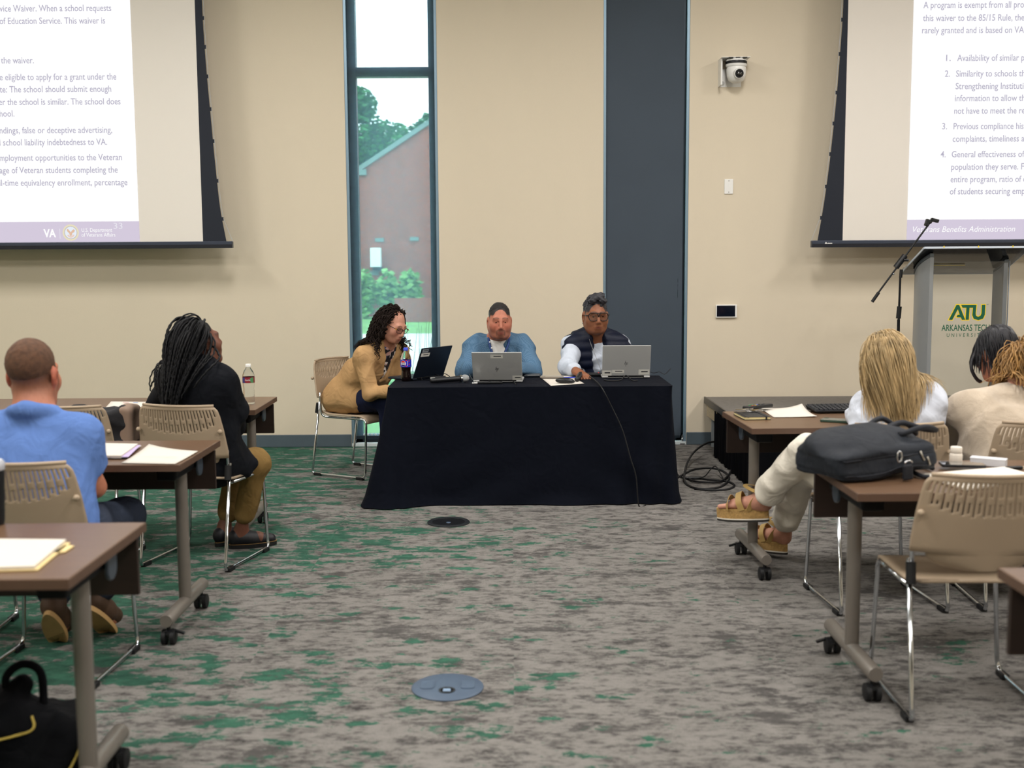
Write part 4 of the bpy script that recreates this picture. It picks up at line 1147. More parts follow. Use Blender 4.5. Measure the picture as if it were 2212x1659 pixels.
wrap_text('label_text', 'PEPSI', M_nvy, lb, .0363, cx0 / .0359, .1145, .030, .008, bold=.02)
for dx, z in ((.004, .139), (.004, .101), (.024, .135), (.026, .113)): patch(.0362, dx, z, [(-.006, -.003), (.002, -.005), (.008, .0), (.001, .004)], M_red, 'label_shape', lb)
patch(.0362, .0145, .118, [(-.0012, -.017), (.0012, -.017), (.0012, .017), (-.0012, .017)], M_wht, 'label_bar', lb)
MB().lathe([(.0145, .200), (.0155, .201), (.0155, .217), (.014, .219), (0, .219)], n=28).build('cap', mat('cap_blue', '#3a4fd0', .4), t, 40)

def mic(label, a, b, head_r, body_m, grille_m, name='microphone'):
    """handheld microphone lying between a (tail) and b (grille end)"""
    t = thing(name, label, 'microphone', (a[0], a[1], HT)); a_, b_ = Vector((0, 0, .019)), Vector(b) - Vector(a); b_.z = head_r + .001; d_ = (b_ - a_).normalized(); L_ = (b_ - a_).length
    MB().tube([a_, a_ + d_ * .01, a_ + d_ * (L_ - .06), a_ + d_ * (L_ - .045)], [.013, .016, .018, .020], 16).build('handle', body_m, t, True)
    MB().tube([a_ + d_ * (L_ - .047), a_ + d_ * (L_ - .035)], [.0225, .024], 18).build('collar', M_chrome, t, 40)
    R_ = basis_m(d_); MB().sphere(a_ + d_ * (L_ - .012), (head_r, head_r, .03), 18, 12, R_).build('grille', grille_m, t, True)
    return t, d_
def basis_m(d):
    x, y = frame_from(d); return Matrix((x, y, Vector(d))).transposed()
M_gr = mat('grille_silver', '#b9bcbd', .4, metal=.7, bump=1.0, bscale=900); M_gd = mat('grille_dark', '#4a4f56', .5, metal=.5, bump=1.0, bscale=900)
mic('black wireless microphone with a silver grille lying between the laptops', at_z(930, 829, HT), at_z(1008, 825, HT), .024, M_blackp, M_gr)
def cable(label, pts, r=.003, m=M_rubber, name='cable'):
    o = MB().tube(spline(pts, 6), r, 6).build(name, m, None, True); return tag(o, label, 'cable')
def tz(px, py, up=0.0): p = at_z(px, py, HT); p.z += up; return p
c = at_z(945, 822, HT); t = thing('power_adapter', 'black power adapter behind the silver-headed microphone', 'power adapter', (c.x, c.y + .03, HT), .15)
MB().box(-.055, .055, -.022, .022, 0, .026).build('brick', M_blackp, t, bevel=.005); MB().box(-.05, -.02, -.0225, -.0215, .006, .02).build('rating_label', M_stick, t)
cable('thin black cable looped beside the cola bottle', [tz(912, 822, .004), tz(908, 818, .03), tz(918, 813, .045), tz(935, 815, .035), tz(953, 820, .015), tz(960, 815, .025), tz(972, 818, .012), tz(975, 824, .004), tz(940, 826, .004)], .0028)
cable('black cable coiled in front of the silver laptop of the man in blue', [tz(1020, 823, .004), tz(1014, 818, .03), tz(1026, 826, .004), tz(1045, 822, .03), tz(1062, 828, .006), tz(1085, 825, .01), tz(1073, 815, .04), tz(1066, 822, .012), tz(1095, 824, .02), tz(1108, 827, .012), tz(1115, 832, .004)], .003)
c = at_z(1062, 829, HT); t = thing('cable_hub', 'slim black adapter cable bundle in front of the silver laptop of the man in blue', 'adapter', (c.x, c.y, HT), .05)
MB().box(-.09, .07, -.012, .012, .001, .014).build('hub', M_blackp, t, bevel=.004); MB().box(-.125, -.09, -.009, .009, .001, .01).build('plug', M_laps, t, bevel=.002); MB().box(-.11, -.085, .018, .034, .001, .01).build('plug', M_stick, t, bevel=.002)
c = at_z(1148, 814, HT); t = thing('handheld_device', 'dark grey device lying beside the elbow of the man in blue', 'device', (c.x, c.y, HT), .1)
MB().box(-.062, .062, -.03, .03, 0, .022).build('case', mat('device_slate', '#2b333c', .4), t, bevel=.01); MB().box(-.03, .05, -.0305, -.0295, .012, .015).build('trim_line', M_laps, t)
def sheet(label, corners, curl=None, z=.0012, m=M_paper, marks=(), name='paper_sheet', zb=None, th=.0008):
    """sheet of paper through four corner points given on a table top: left-near, right-near, right-far, left-far; curl lifts corners"""
    C = [Vector(p) for p in corners]; curl = curl or (0, 0, 0, 0); o = sum(C, Vector()) / 4
    t = tag(MB().grid(lambda u, v: (C[0] * (1 - u) * (1 - v) + C[1] * u * (1 - v) + C[2] * u * v + C[3] * (1 - u) * v) - o + Vector((0, 0, z + curl[0] * ((1 - u) * (1 - v)) ** 3 + curl[1] * (u * (1 - v)) ** 3 + curl[2] * (u * v) ** 3 + curl[3] * ((1 - u) * v) ** 3)), 9, 9).build(name, m, None, True, solid=th), label, 'paper')
    t.location = o
    for u0, u1, v0, v1, mm in marks:
        Q = lambda u, v: (C[0] * (1 - u) * (1 - v) + C[1] * u * (1 - v) + C[2] * u * v + C[3] * (1 - u) * v) - o + Vector((0, 0, z + th + .0003))
        MB().add([Q(u0, v0), Q(u1, v0), Q(u1, v1), Q(u0, v1)], [(0, 1, 2, 3)]).build('printed_mark', mm, t)
    return t
sheet('white paper sheet lying crookedly before the woman in the vest', [at_z(1190, 834, HT), at_z(1262, 829, HT), at_z(1232, 812, HT), at_z(1163, 812, HT)], z=.002)
def phone(label, c, w, l, h, rz, m, glass, z, name='phone'):
    t = thing(name, label, 'phone', (c.x, c.y, z), rz)
    MB().prism(rrect(w, l, .009, 5), h, Matrix.Identity(4)).build('phone_body', m, t, bevel=.002)
    MB().prism(rrect(w - .005, l - .005, .008, 5), .0006, Matrix.Translation((0, 0, h))).build('phone_glass', glass, t)
    MB().prism(rrect(.022, .022, .006, 4), .0012, Matrix.Translation((w / 2 - .016, l / 2 - .018, h + .0002))).build('camera_bump', m, t)
    return t
phone('grey phone lying on the papers by the woman in the vest', at_z(1193, 818, HT), .075, .15, .009, 1.5, mat('phone_taupe', '#6d655c', .4), mat('phone_back_taupe', '#7d756b', .3), HT + .004)
c = at_z(1228, 818, HT); t = thing('pen', 'blue pen on the papers by the woman in the vest', 'pen', (c.x, c.y, HT + .008), .1)
MB().tube([(-.055, 0, 0), (-.05, 0, 0), (.045, 0, 0), (.06, 0, 0)], [.003, .0045, .0045, .001], 10).build('barrel', mat('pen_blue', '#2038c0', .3), t, True); MB().tube([(-.06, 0, 0), (-.03, 0, 0)], .005, 10).build('pen_cap', mat('pen_blue', '#2038c0', .3), t, 40)
F = Field(); c = at_z(1218, 829, HT); F.ell((0, 0, .018), (.055, .024, .019), None, .01); F.ell((.045, -.004, .012), (.028, .014, .010), None, .02); F.cut((0, 0, -1), (0, 0, .001))
o = field_obj('eyeglass_case', F, mat('case_black', '#0e1014', .35), None, .004); o.location = (c.x, c.y, HT + .003); o.rotation_euler = (0, 0, -.15); tag(o, 'black clamshell case lying on the white paper', 'case')
a, b = at_z(1242, 834, HT), at_z(1252, 812, HT)
t, d_ = mic('grey wired microphone standing its grille on the table edge by the papers', at_z(1246, 826, HT), at_z(1257, 812, HT), .026, M_blackp, M_gd)
c0 = at_z(1258, 816, HT)
cable('long black microphone cable hanging down the front of the black tablecloth', [Vector((c0.x, c0.y, HT + .012)), tz(1272, 817, .012), tz(1285, 826, .014), Vector((at_y(1300, 845, 6.905).x, 6.905, HT - .008)), at_y(1322, 880, 6.885), at_y(1345, 930, 6.87), at_y(1362, 990, 6.85), at_y(1374, 1030, 6.845), Vector((at_y(1380, 1085, 6.84).x, 6.84, .006)), Vector((at_y(1395, 1085, 6.86).x, 6.86, .005))], .0045)
c = at_z(1278, 813, HT); t = thing('control_box', 'black box with a red light between the woman in the vest and her laptop', 'device', (c.x + .02, c.y + .03, HT), -.1)
MB().box(-.07, .07, -.035, .035, 0, .022).build('case', M_blackp, t, bevel=.008); MB().sphere((.03, -.02, .022), .004, 8, 6).build('red_light', mat('led_red', '#e02020', .3), t, True)
cable('thin black wires running off the right end of the head table', [tz(1390, 817, .004), tz(1398, 812, .03), tz(1412, 812, .02), tz(1425, 813, .03), Vector((at_y(1436, 808, 7.5).x, 7.5, at_y(1436, 808, 7.5).z)), at_y(1449, 796, 7.5)], .002)
cable('black cord lying before the silver laptop of the woman in the vest', [tz(1305, 822, .004), tz(1318, 824, .004), tz(1340, 822.5, .004), tz(1352, 818, .022), tz(1366, 823, .004), tz(1378, 823, .004)], .004)
# cables on the floor between the head table and the stage
def fz(px, py, up=.006): p = at_z(px, py, 0); p.z = up; return p
cable('thick black cable coiled on the carpet beside the stage', [fz(1452, 1040), fz(1478, 1026), fz(1500, 1016), fz(1535, 1013), fz(1562, 1020), fz(1575, 1035), fz(1560, 1052), fz(1530, 1058), fz(1500, 1056), fz(1482, 1046), fz(1478, 1034, .02), fz(1486, 1014, .06), fz(1505, 996, .09), fz(1535, 982, .10), fz(1570, 975, .06), fz(1582, 990, .03), fz(1582, 1012, .015), fz(1574, 1030, .014), fz(1556, 1044, .012), fz(1525, 1046, .014), fz(1500, 1043, .012), fz(1488, 1036, .010), fz(1500, 1034), fz(1530, 1038), fz(1570, 1042), fz(1586, 1050), fz(1575, 1058), fz(1540, 1061), fz(1500, 1058)], .008)
cable('thin black cord curling out from under the black tablecloth', [fz(1455, 1005), fz(1462, 1022), fz(1470, 1032), fz(1490, 1036), fz(1520, 1036, .02), fz(1534, 1030, .05), fz(1545, 1025, .06), fz(1555, 1030, .03), fz(1562, 1036)], .004)
c = fz(1498, 1036, 0); t = thing('cable_connector', 'black cable connector lying inside the cable coil', 'connector', (c.x, c.y, .012), .1); MB().tube([(-.06, 0, 0), (-.05, 0, 0), (.05, 0, 0), (.06, 0, 0)], [.007, .011, .011, .007], 10).build('shell', M_blackp, t, 40)

# ================================================================== left tables
TT = TH + .0012
def az(px, py): return at_z(px, py, TT)
sheet('printed handout under the papers on the table with the water bottle', [az(225, 885), az(322, 886), az(318, 869), az(240, 868)], z=.002, marks=((.35, .5, .8, .88, mat('print_red_pale', '#c9a8a4', .8)), (.62, .75, .8, .88, mat('print_blue_pale', '#8f9fc0', .8))), th=.002)
sheet('loose cream page beside the printed handout near the braided woman', [az(300, 886), az(352, 886), az(350, 878), az(312, 880)], z=.005, m=mat('paper_cream', '#ead9c4', .8))
c = az(538.5, 872)
t = thing('water_bottle', 'clear plastic water bottle with a red and blue label and white cap', 'bottle', (c.x, c.y, TT))
pr = [(0, 0), (.027, 0), (.031, .006)]
for i in range(7): pr += [(.031, .010 + i * .011), (.0285, .0155 + i * .011)]
pr += [(.030, .09), (.032, .10), (.033, .115), (.033, .15), (.033, .158), (.026, .180), (.014, .199), (.0125, .203), (.0125, .209)]
MB().lathe(pr, n=36).build('bottle_shell', M_pet, t, True)
lb = band(.0336, .118, .150, 0, 2 * math.pi, 48).build('label', mat('label_maroon', '#8a2030', .5), t, True)
patch(.0338, -.022, .134, [(-.012, -.0145), (.012, -.0145), (.004, -.002), (.010, .0145), (-.012, .0145)], mat('label_navy', '#23307a', .5), 'label_patch', lb); patch(.0338, .026, .134, [(-.012, .006), (-.004, .0145), (.012, .0145), (.012, -.0145), (-.006, -.0145), (-.010, -.004)], mat('label_leaf', '#4f8a58', .5), 'label_patch', lb)
wrap_text('label_text', 'Ozarka', M_wht, lb, .0340, .05, .131, .030, .0075, bold=.012)
MB().lathe([(.0135, .205), (.0145, .206), (.0145, .220), (.013, .222), (0, .222)], n=24).build('cap', M_white, t, 40)

# tote bag standing on the empty chair
c = CH['L1b'].location
t = thing('tote_bag', 'open black and taupe tote bag slouching on the empty chair at the front left table', 'bag', (c.x + .1, c.y - .0, .46))
M_tb = mat('bag_black', '#101016', .7, bump=.3, bscale=60); M_tt = mat('bag_taupe', '#8a7464', .65, bump=.2, bscale=80)
F = Field(); F.box((0, 0, .17), (.19, .09, .17), .05, None, .03); F.ell((0, 0, .36), (.16, .07, .06), None, .02, 's'); F.disp = waves(5, 4, 22, .010); F.amp = .02
field_obj('bag_body', F, M_tb, t, .009)
F = Field(); F.box((.155, .005, .17), (.042, .093, .178), .03, None, .02); F.disp = waves(6, 4, 22, .006); F.amp = .012; field_obj('side_panel', F, M_tt, t, .009)

def stack(name, label, cat, corners, layers, z0=0.0):
    """pile of sheets: layers = (shrink, rotation deg, thickness, material)"""
    C = [Vector(p) for p in corners]; o = sum(C, Vector()) / 4; t = thing(name, label, cat, o); z = z0
    for dx, dy, rot, th, m in layers:
        R = Matrix.Rotation(math.radians(rot), 3, 'Z'); V = [R @ (p - o) + Vector((dx, dy, 0)) for p in C]
        MB().add([(p.x, p.y, z) for p in V] + [(p.x, p.y, z + th) for p in V], [(3, 2, 1, 0), (4, 5, 6, 7)] + [(i, (i + 1) % 4, 4 + (i + 1) % 4, 4 + i) for i in range(4)]).build('sheet_layer', m, t)
        z += th
    return t
stack('paper_stack', 'stack of papers on a black folder beside the man in the blue polo', 'papers', [az(195, 992), az(262, 992), az(298, 966), az(205, 964)],
      [(.012, 0, 2, .004, mat('folder_black', '#17171c', .5)), (.008, .004, -3, .003, M_paper), (.018, .0, 3, .002, mat('folder_violet_edge', '#b9a8cf', .6)), (.0, .0, 0, .006, M_paper)])
sheet('printed handout at the corner of the table beside the man in the blue polo', [az(262, 1001), az(378, 1003), az(428, 977), az(322, 966)], z=.0015, curl=(0, 0, .004, .012), marks=((.1, .22, .72, .80, mat('print_navy_pale', '#6f6f96', .8)), (.8, .86, .74, .79, mat('print_red_pale', '#c9a8a4', .8)), (.15, .85, .5, .52, mat('print_pink_pale', '#e4c9c0', .8)), (.15, .85, .4, .42, mat('print_pink_pale', '#e4c9c0', .8))))
M_manila = mat('manila', '#dcc58c', .75, var=.04)
t = stack('manila_folder', 'cream manila folder holding white papers on the nearest left table', 'folder', [az(-60, 1237), az(82, 1233), az(152, 1174), az(-40, 1172)],
      [(.0, 0, 0, .003, M_manila), (-.012, .004, .5, .008, M_paper)])
MB().prism([(0, 0), (.028, .010), (.028, .075), (0, .085)], .003, Matrix.Translation((az(128, 1190) - Vector(t.location)) + Vector((-.005, -.03, .0)))).build('folder_tab', M_manila, t)
c = az(-14, 1132)
t = thing('travel_tumbler', 'dark travel tumbler with a pale lid at the left edge', 'tumbler', (c.x, c.y, TT))
MB().lathe([(0, 0), (.030, 0), (.032, .01), (.038, .15), (.038, .168), (0, .168)], n=28).build('tumbler_body', M_blackp, t, 40)
MB().lathe([(.0385, .163), (.040, .166), (.040, .185), (.034, .193), (0, .193)], n=28).build('lid', mat('lid_pale', '#b9bcc4', .3), t, 40)

# backpack on the floor under the nearest left table
c = at_z(40, 1610, 0)
t = thing('backpack', 'black backpack with yellow zips slumped on the carpet under the nearest left table', 'backpack', (-1.40, 3.07, 0))
M_bp = mat('backpack_black', '#06070b', .85, bump=.4, bscale=50, spec=.15, fold=.4); M_yz = mat('zip_yellow', '#b8a24a', .6)
F = Field(); F.box((-.02, .02, .13), (.19, .13, .13), .07, Matrix.Rotation(.25, 3, 'Z'), .03); F.ell((-.06, .03, .235), (.14, .11, .07), None, .05); F.ell((.09, -.03, .12), (.09, .08, .10), None, .04); F.ell((-.01, .05, .30), (.05, .04, .04), None, .03)
F.disp = waves(15, 5, 20, .016); F.amp = .03; F.cut((0, 0, -1), (0, 0, .002)); bp_ = field_obj('pack_body', F, M_bp, t, .008)
def on(F, pts, off=.004):
    q = np.array(pts, np.float32)
    for _ in range(4): v = F(q); q = q - F.grad(q) * (v - off)[:, None]
    return [Vector(p) for p in q]
for zp in ([(-.16, -.14, .14), (-.06, -.18, .18), (.04, -.18, .21), (.10, -.14, .25), (.10, -.08, .30)], [(.02, -.22, .03), (.10, -.16, .06), (.17, -.1, .10), (.18, -.04, .16)]):
    MB().tube(on(F, [tuple(p) for p in spline(zp, 8)]), .0035, 6).build('zip', M_yz, t, True)
MB().tube(spline([(-.05, .04, .26), (-.055, .04, .33), (-.01, .05, .365), (.04, .05, .34), (.045, .05, .24)], 6), .012, 8).build('top_handle', M_bp, t, True)
MB().box(-.16, -.10, -.13, -.10, .16, .22).build('tag', mat('tag_pale', '#b9a99c', .6), t, bevel=.01)

# ================================================================== right tables
c = [az(1585, 899), az(1612, 909), az(1665, 908), az(1640, 892)]
a = az(1624, 901); t = thing('notebook', 'black hardcover notebook with an elastic band at the corner of the table', 'notebook', (a.x, a.y, TT), math.radians(4))
MB().box(-.066, .066, -.1, .1, .0, .002).build('cover', mat('notebook_black', '#14161a', .5), t, bevel=.001); MB().box(-.062, .064, -.098, .098, .002, .013).build('page_block', mat('page_cream', '#e0d29c', .7), t); MB().box(-.066, .066, -.1, .1, .013, .015).build('cover', mat('notebook_black', '#14161a', .5), t, bevel=.001)
MB().box(.040, .047, -.102, .102, -.0003, .0165).build('elastic_band', M_rubber, t)
MB().box(-.055, -.051, -.135, .1, .0155, .0162).build('ribbon', M_rubber, t)
a = az(1637, 889); t = thing('remote_control', 'black remote control with coloured buttons lying across the notebook', 'remote', (a.x, a.y, TT + .017), math.radians(38))
MB().box(-.095, .095, -.024, .024, .0, .018).build('remote_body', M_blackp, t, bevel=.006)
for k, (x, y, cc) in enumerate(((-.055, .008, '#2f9a5a'), (-.055, -.010, '#c8323c'), (-.035, .008, '#2f9a5a'), (-.03, -.01, '#c9a23c'), (-.008, .0, '#4f74c0'), (.02, .008, '#30343a'), (.02, -.01, '#30343a'), (.045, .0, '#30343a'))): MB().cyl((x, y, .018), (x, y, .0205), .006, n=10).build('button', mat('key_' + cc[1:], cc, .4), t)
a = az(1618, 897); t = thing('key_bunch', 'bunch of keys resting on the black notebook', 'keys', (a.x, a.y, TT + .017), .4)
MB().tube([(.016 * math.cos(i * .52), .016 * math.sin(i * .52), .003) for i in range(12)], .0013, 6, closed=True).build('key_ring', M_chrome, t, True)
for k, ang in enumerate((-.3, .25, .7, 2.9, 3.6)):
    R = Matrix.Rotation(ang, 4, 'Z') @ Matrix.Translation((.016, 0, .004 + .003 * k)); kb = MB(); kb.prism(rrect(.022, .02, .007), .0022, R @ Matrix.Translation((.01, 0, 0))); kb.prism([(.018, -.004), (.05, -.004), (.056, 0), (.05, .004), (.045, .003), (.04, .0045), (.034, .003), (.028, .0045), (.018, .004)], .002, R); kb.build('key', mat('key_brass', '#a08d5a', .35, metal=.9) if k % 2 else M_chrome, t)
sheet('printed page with a curled corner beside the remote control', [az(1672, 902), az(1765, 901), az(1732, 884), az(1643, 884)], z=.0015, curl=(0, .004, .028, .006), marks=((.28, .42, .74, .82, mat('print_red_pale', '#c9a8a4', .8)), (.55, .68, .74, .82, mat('print_blue_pale', '#8f9fc0', .8))))
a, b = az(1756, 893), az(1862, 891); cc = (a + b) / 2; t = thing('keyboard', 'black computer keyboard on the front right table', 'keyboard', (cc.x + .09, cc.y + .06, TT), math.atan2((b - a).y, (b - a).x) - .01)
MB().add([(-.21, -.07, .004), (.21, -.07, .004), (.21, .07, .004), (-.21, .07, .004), (-.22, -.075, .014), (.22, -.075, .014), (.22, .075, .03), (-.22, .075, .03)], [(3, 2, 1, 0), (4, 5, 6, 7)] + [(i, (i + 1) % 4, 4 + (i + 1) % 4, 4 + i) for i in range(4)]).build('keyboard_case', M_blackp, t, bevel=.003)
kz = lambda y: .0145 + (y + .075) / .15 * .016; first = None
for r_ in range(5):
    for k in range(18):
        y = -.055 + r_ * .026; x = -.205 + k * .0235
        if first is None: first = MB().add([(-.0095, -.0105, 0), (.0095, -.0105, 0), (.0095, .0105, .0022), (-.0095, .0105, .0022), (-.008, -.009, .0065), (.008, -.009, .0065), (.008, .009, .0085), (-.008, .009, .0085)], [(4, 5, 6, 7)] + [(i, (i + 1) % 4, 4 + (i + 1) % 4, 4 + i) for i in range(4)]).build('key', mat('keycap_black', '#1b1e24', .45), t); o = first
        else: o = first.copy(); col.objects.link(o); o.parent = t
        o.location = (x, y, kz(y) - .001)
for x in (-.18, .18): MB().box(x - .01, x + .01, .055, .07, 0, .006).build('foot', M_rubber, t)
phone('green-cased phone near the table edge before the blonde woman', az(1810, 911), .078, .155, .011, math.radians(62), mat('phone_green', '#33493c', .5), mat('phone_screen_grey', '#6f6f68', .25), TT)
a = az(1868, 888); t = thing('plastic_cup', 'small clear plastic cup beside the keyboard', 'cup', (a.x, a.y, TT)); MB().lathe([(0, .002), (.026, .002), (.036, .095), (.038, .096), (.035, .095), (.025, .004), (0, .004)], n=28).build('cup_wall', M_pet, t, True)

# laptop bag on the second right table
Rb = math.radians(20)
t = thing('laptop_bag', 'bulky black laptop bag lying on the right-hand table', 'bag', (0, 0, 0))
bx = at_z(1862, 1010, TT); BC = Vector((1.268, 4.0, TT + .085))
M_lb = mat('bag_nylon_slate', '#0f1620', .75, var=.12, vscale=8, bump=.35, bscale=40, fold=.18); M_ld = mat('bag_nylon_dark', '#0d121c', .7, bump=.3, bscale=90)
Rz = Matrix.Rotation(Rb, 3, 'Z') @ Matrix.Rotation(math.radians(-3), 3, 'Y'); Bp = lambda x, y, z: BC + Rz @ Vector((x, y, z))
F = Field(); F.box(Bp(0, 0, -.025), (.212, .15, .058), .035, Rz, .02); F.ell(Bp(-.02, .02, .035), (.185, .135, .055), Rz, .05); F.ell(Bp(.11, .02, .03), (.09, .10, .05), Rz, .04)
for z in (-.045, .008): F.box(Bp(0, 0, z), (.23, .17, .0025), .002, Rz, .006, 's') if False else None
w0 = waves(21, 5, 20, .008)
RzN = np.array(Rz, np.float32); BCN = np.array(BC, np.float32)
def seam(p):
    l = (p - BCN) @ RzN; z = l[..., 2]; return w0(p) - np.float32(.006) * (np.exp(-((z + .055) / .004) ** 2) + np.exp(-((z + .002) / .004) ** 2))
F.disp = seam; F.amp = .02; F.cut((0, 0, -1), (0, 0, TT))
BF = F; bo = field_obj('bag_body', F, M_lb, t, .007)
for zz in (-.055, -.002):
    ln = on(F, [tuple(Bp(x, -.16, zz)) for x in np.linspace(-.2, .2, 24)], .001); MB().tube(ln, .0032, 6).build('piping', M_ld, t, True)
for k, (hx, hy) in enumerate(((.13, -.02), (.14, .10))):
    pts = [Bp(hx - .03, hy - .05, .055), Bp(hx + .06, hy - .07, .075), Bp(hx + .13, hy - .05, .055 - .03 * k), Bp(hx + .13, hy + .02, .05 - .03 * k), Bp(hx + .06, hy + .05, .075), Bp(hx - .02, hy + .04, .055)]
    MB().tube(spline(pts, 6), .0105, 8).build('carry_handle', M_ld, t, True)
a, b = Bp(.02, -.168, -.0), Bp(.035, -.178, -.045)
MB().tube([a + Vector((.008 * math.cos(i * .785), 0, .02 * math.sin(i * .785))) for i in range(8)], .0032, 6, closed=True).build('ring', M_chrome, t, True)
q = MB(); q.obox(Bp(.04, -.185, -.055), .042, .012, .055, Rz); q.build('strap_clasp', M_ld, t, bevel=.006)
MB().tube([Bp(.04 + .016 * math.cos(i * .628), -.19, -.022 + .01 * math.sin(i * .628)) for i in range(6)], .0028, 6).build('clasp_bow', M_chrome, t, True)
for x, z in ((.125, -.01), (.15, -.035)): MB().tube(on(F, [tuple(Bp(x, -.16, z + .02)), tuple(Bp(x + .005, -.16, z)), tuple(Bp(x + .01, -.16, z - .018))], .003), .004, 6).build('zip_pull', mat('pewter', '#8f8a80', .35, metal=.9), t, True)
def table_strap(pts): MB().tube(spline([az(px, py) + Vector((0, 0, .006 + u)) for px, py, u in pts], 6), .008, 6).build('shoulder_strap', M_ld, t, True)
table_strap([(1935, 1012, .03), (1965, 1022, .006), (1990, 1034, .004), (2008, 1036, .004)]); table_strap([(1960, 1000, .03), (1990, 1008, .008), (2015, 1018, .004)])
stack('paper_folder', 'pale folder of loose sheets in front of the phone on the right-hand table', 'folder', [az(2085, 1062), az(2270, 1042), az(2170, 1015), az(1992, 1030)],
      [(0, .004, -1, .004, mat('folder_brown_edge', '#8a6a55', .6)), (-.004, .0, 1.2, .005, M_paper), (.0, .006, 0, .0015, mat('folder_cream', '#e9e2d6', .7))])
phone('black phone with a dark screen lying on the pale folder', az(2078, 1013) + Vector((0, .0, 0)), .075, .155, .010, math.radians(80), mat('phone_black', '#0d1118', .4), mat('phone_screen_dark', '#10131a', .06, coat=.8), TT + .011)
a = az(2076, 1008) + Vector((0, .05, 0)); t = thing('pill_bottle', 'white plastic pill bottle with a ribbed cap beside the phone', 'bottle', (a.x, a.y, TT))
M_pw = mat('pill_white', '#e6ddd0', .45); MB().lathe([(0, 0), (.022, 0), (.0235, .003), (.0235, .036), (.021, .042), (.0185, .044), (0, .044)], n=28).build('bottle_body', M_pw, t, 40); MB().lathe([(.0205, .044), (.0215, .046), (.0215, .064), (.0195, .067), (0, .067)], n=40).build('ribbed_cap', M_pw, t, 40)
a = az(2140, 1008) + Vector((0, .02, 0)); t = thing('white_box', 'small white box between the pill bottle and the keys', 'box', (a.x, a.y, TT), math.radians(-32)); MB().box(-.062, .062, -.022, .022, 0, .03).build('carton', mat('carton_white', '#d9dade', .6), t, bevel=.003); MB().box(-.063, .063, -.0225, .0225, .024, .0305).build('carton_lid', mat('carton_white', '#d9dade', .6), t, bevel=.002)
a = az(2192, 1014); t = thing('key_bunch', 'keys and a black fob at the right edge of the right-hand table', 'keys', (a.x, a.y, TT), .2); MB().box(-.035, .03, -.01, .01, 0, .012).build('fob', M_blackp, t, bevel=.004); MB().tube([(.045 + .02 * math.cos(i * .52), .02 * math.sin(i * .52), .004) for i in range(12)], .0025, 6, closed=True).build('key_ring', mat('cord_beige', '#c9b9a0', .6), t, True); MB().prism([(0, -.004), (.05, -.004), (.056, 0), (.05, .004), (0, .004)], .002, Matrix.Translation((.06, .01, .002)) @ Matrix.Rotation(.5, 4, 'Z')).build('key', M_chrome, t)
# ================================================================== people
def basis(fwd, up=(0, 0, 1)):
    f = Vector(fwd).normalized(); r = f.cross(Vector(up)).normalized(); u = r.cross(f)
    return Matrix((r, f, u)).transposed()
class Head:
    def __init__(s, c, fwd, sc=1.0, up=(0, 0, 1)):
        s.c = Vector(c); s.R = basis(fwd, up); s.s = sc
    def w(s, x, y, z): return s.c + s.R @ (Vector((x, y, z)) * s.s)
    def local(s, P): return (np.asarray(P) - np.array(s.c)) @ np.array(s.R) / s.s
def lerp(a, b, t): return Vector(a) * (1 - t) + Vector(b) * t
def head_prims(F, H, jaw=1.0, face=True, chin=0.0):
    w, R, k = H.w, H.R, H.s
    def E(c, r, kk=.02, op='u'): F.ell(w(*c), [x * k for x in (r if hasattr(r, '__len__') else (r,) * 3)], R, kk, op)
    def C(a, b, ra, rb=None, kk=.012, op='u'): F.cap(w(*a), w(*b), ra * k, (rb if rb is not None else ra) * k, kk, op)
    E((0, -.018, .045), (.074, .094, .084)); E((0, .03, -.015), (.063 * jaw, .066, .082), .03); E((0, .036, -.072 + chin * .6), (.049 * jaw, .052, .043), .03)
    C((-.012, .074, -.098 + chin), (.012, .074, -.098 + chin), .017, kk=.03)
    for sx in (-1, 1):
        E((sx * .043, .058, -.022), (.026, .028, .03), .03)
        E((sx * .079, -.006, .0), (.010, .024, .034), .008); E((sx * .083, .002, -.004), (.006, .012, .018), .004, 's')
        C((sx * .048 * jaw, .0, -.055), (sx * .03 * jaw, .05, -.095 + chin), .02, kk=.03)
    C((-.04, .082, .033), (.04, .082, .033), .012, kk=.02)
    if face:
        for sx in (-1, 1):
            E((sx * .031, .101, .012), (.019, .013, .011), .014, 's')
            E((sx * .031, .078, .011), (.0165, .0145, .0135), .004)
            C((sx * .016, .093, .021), (sx * .047, .083, .019), .0045, kk=.006)
            C((sx * .018, .0885, .002), (sx * .045, .082, .003), .004, kk=.006)
        C((0, .094, .024), (0, .113, -.024), .0085, .0125, .012)
        for sx in (-1, 1): E((sx * .0115, .104, -.031), (.0085, .011, .008), .006)
        E((0, .093, -.054), (.024, .014, .016), .02)
        C((-.019, .0935, -.0575), (.019, .0935, -.0575), .0055, kk=.006); C((0, .0985, -.056), (0, .0985, -.057), .006, kk=.008)
        C((-.016, .0935, -.0685), (.016, .0935, -.0685), .0068, kk=.006)
        C((-.022, .104, -.063), (.022, .104, -.063), .0022, kk=.003, op='s')
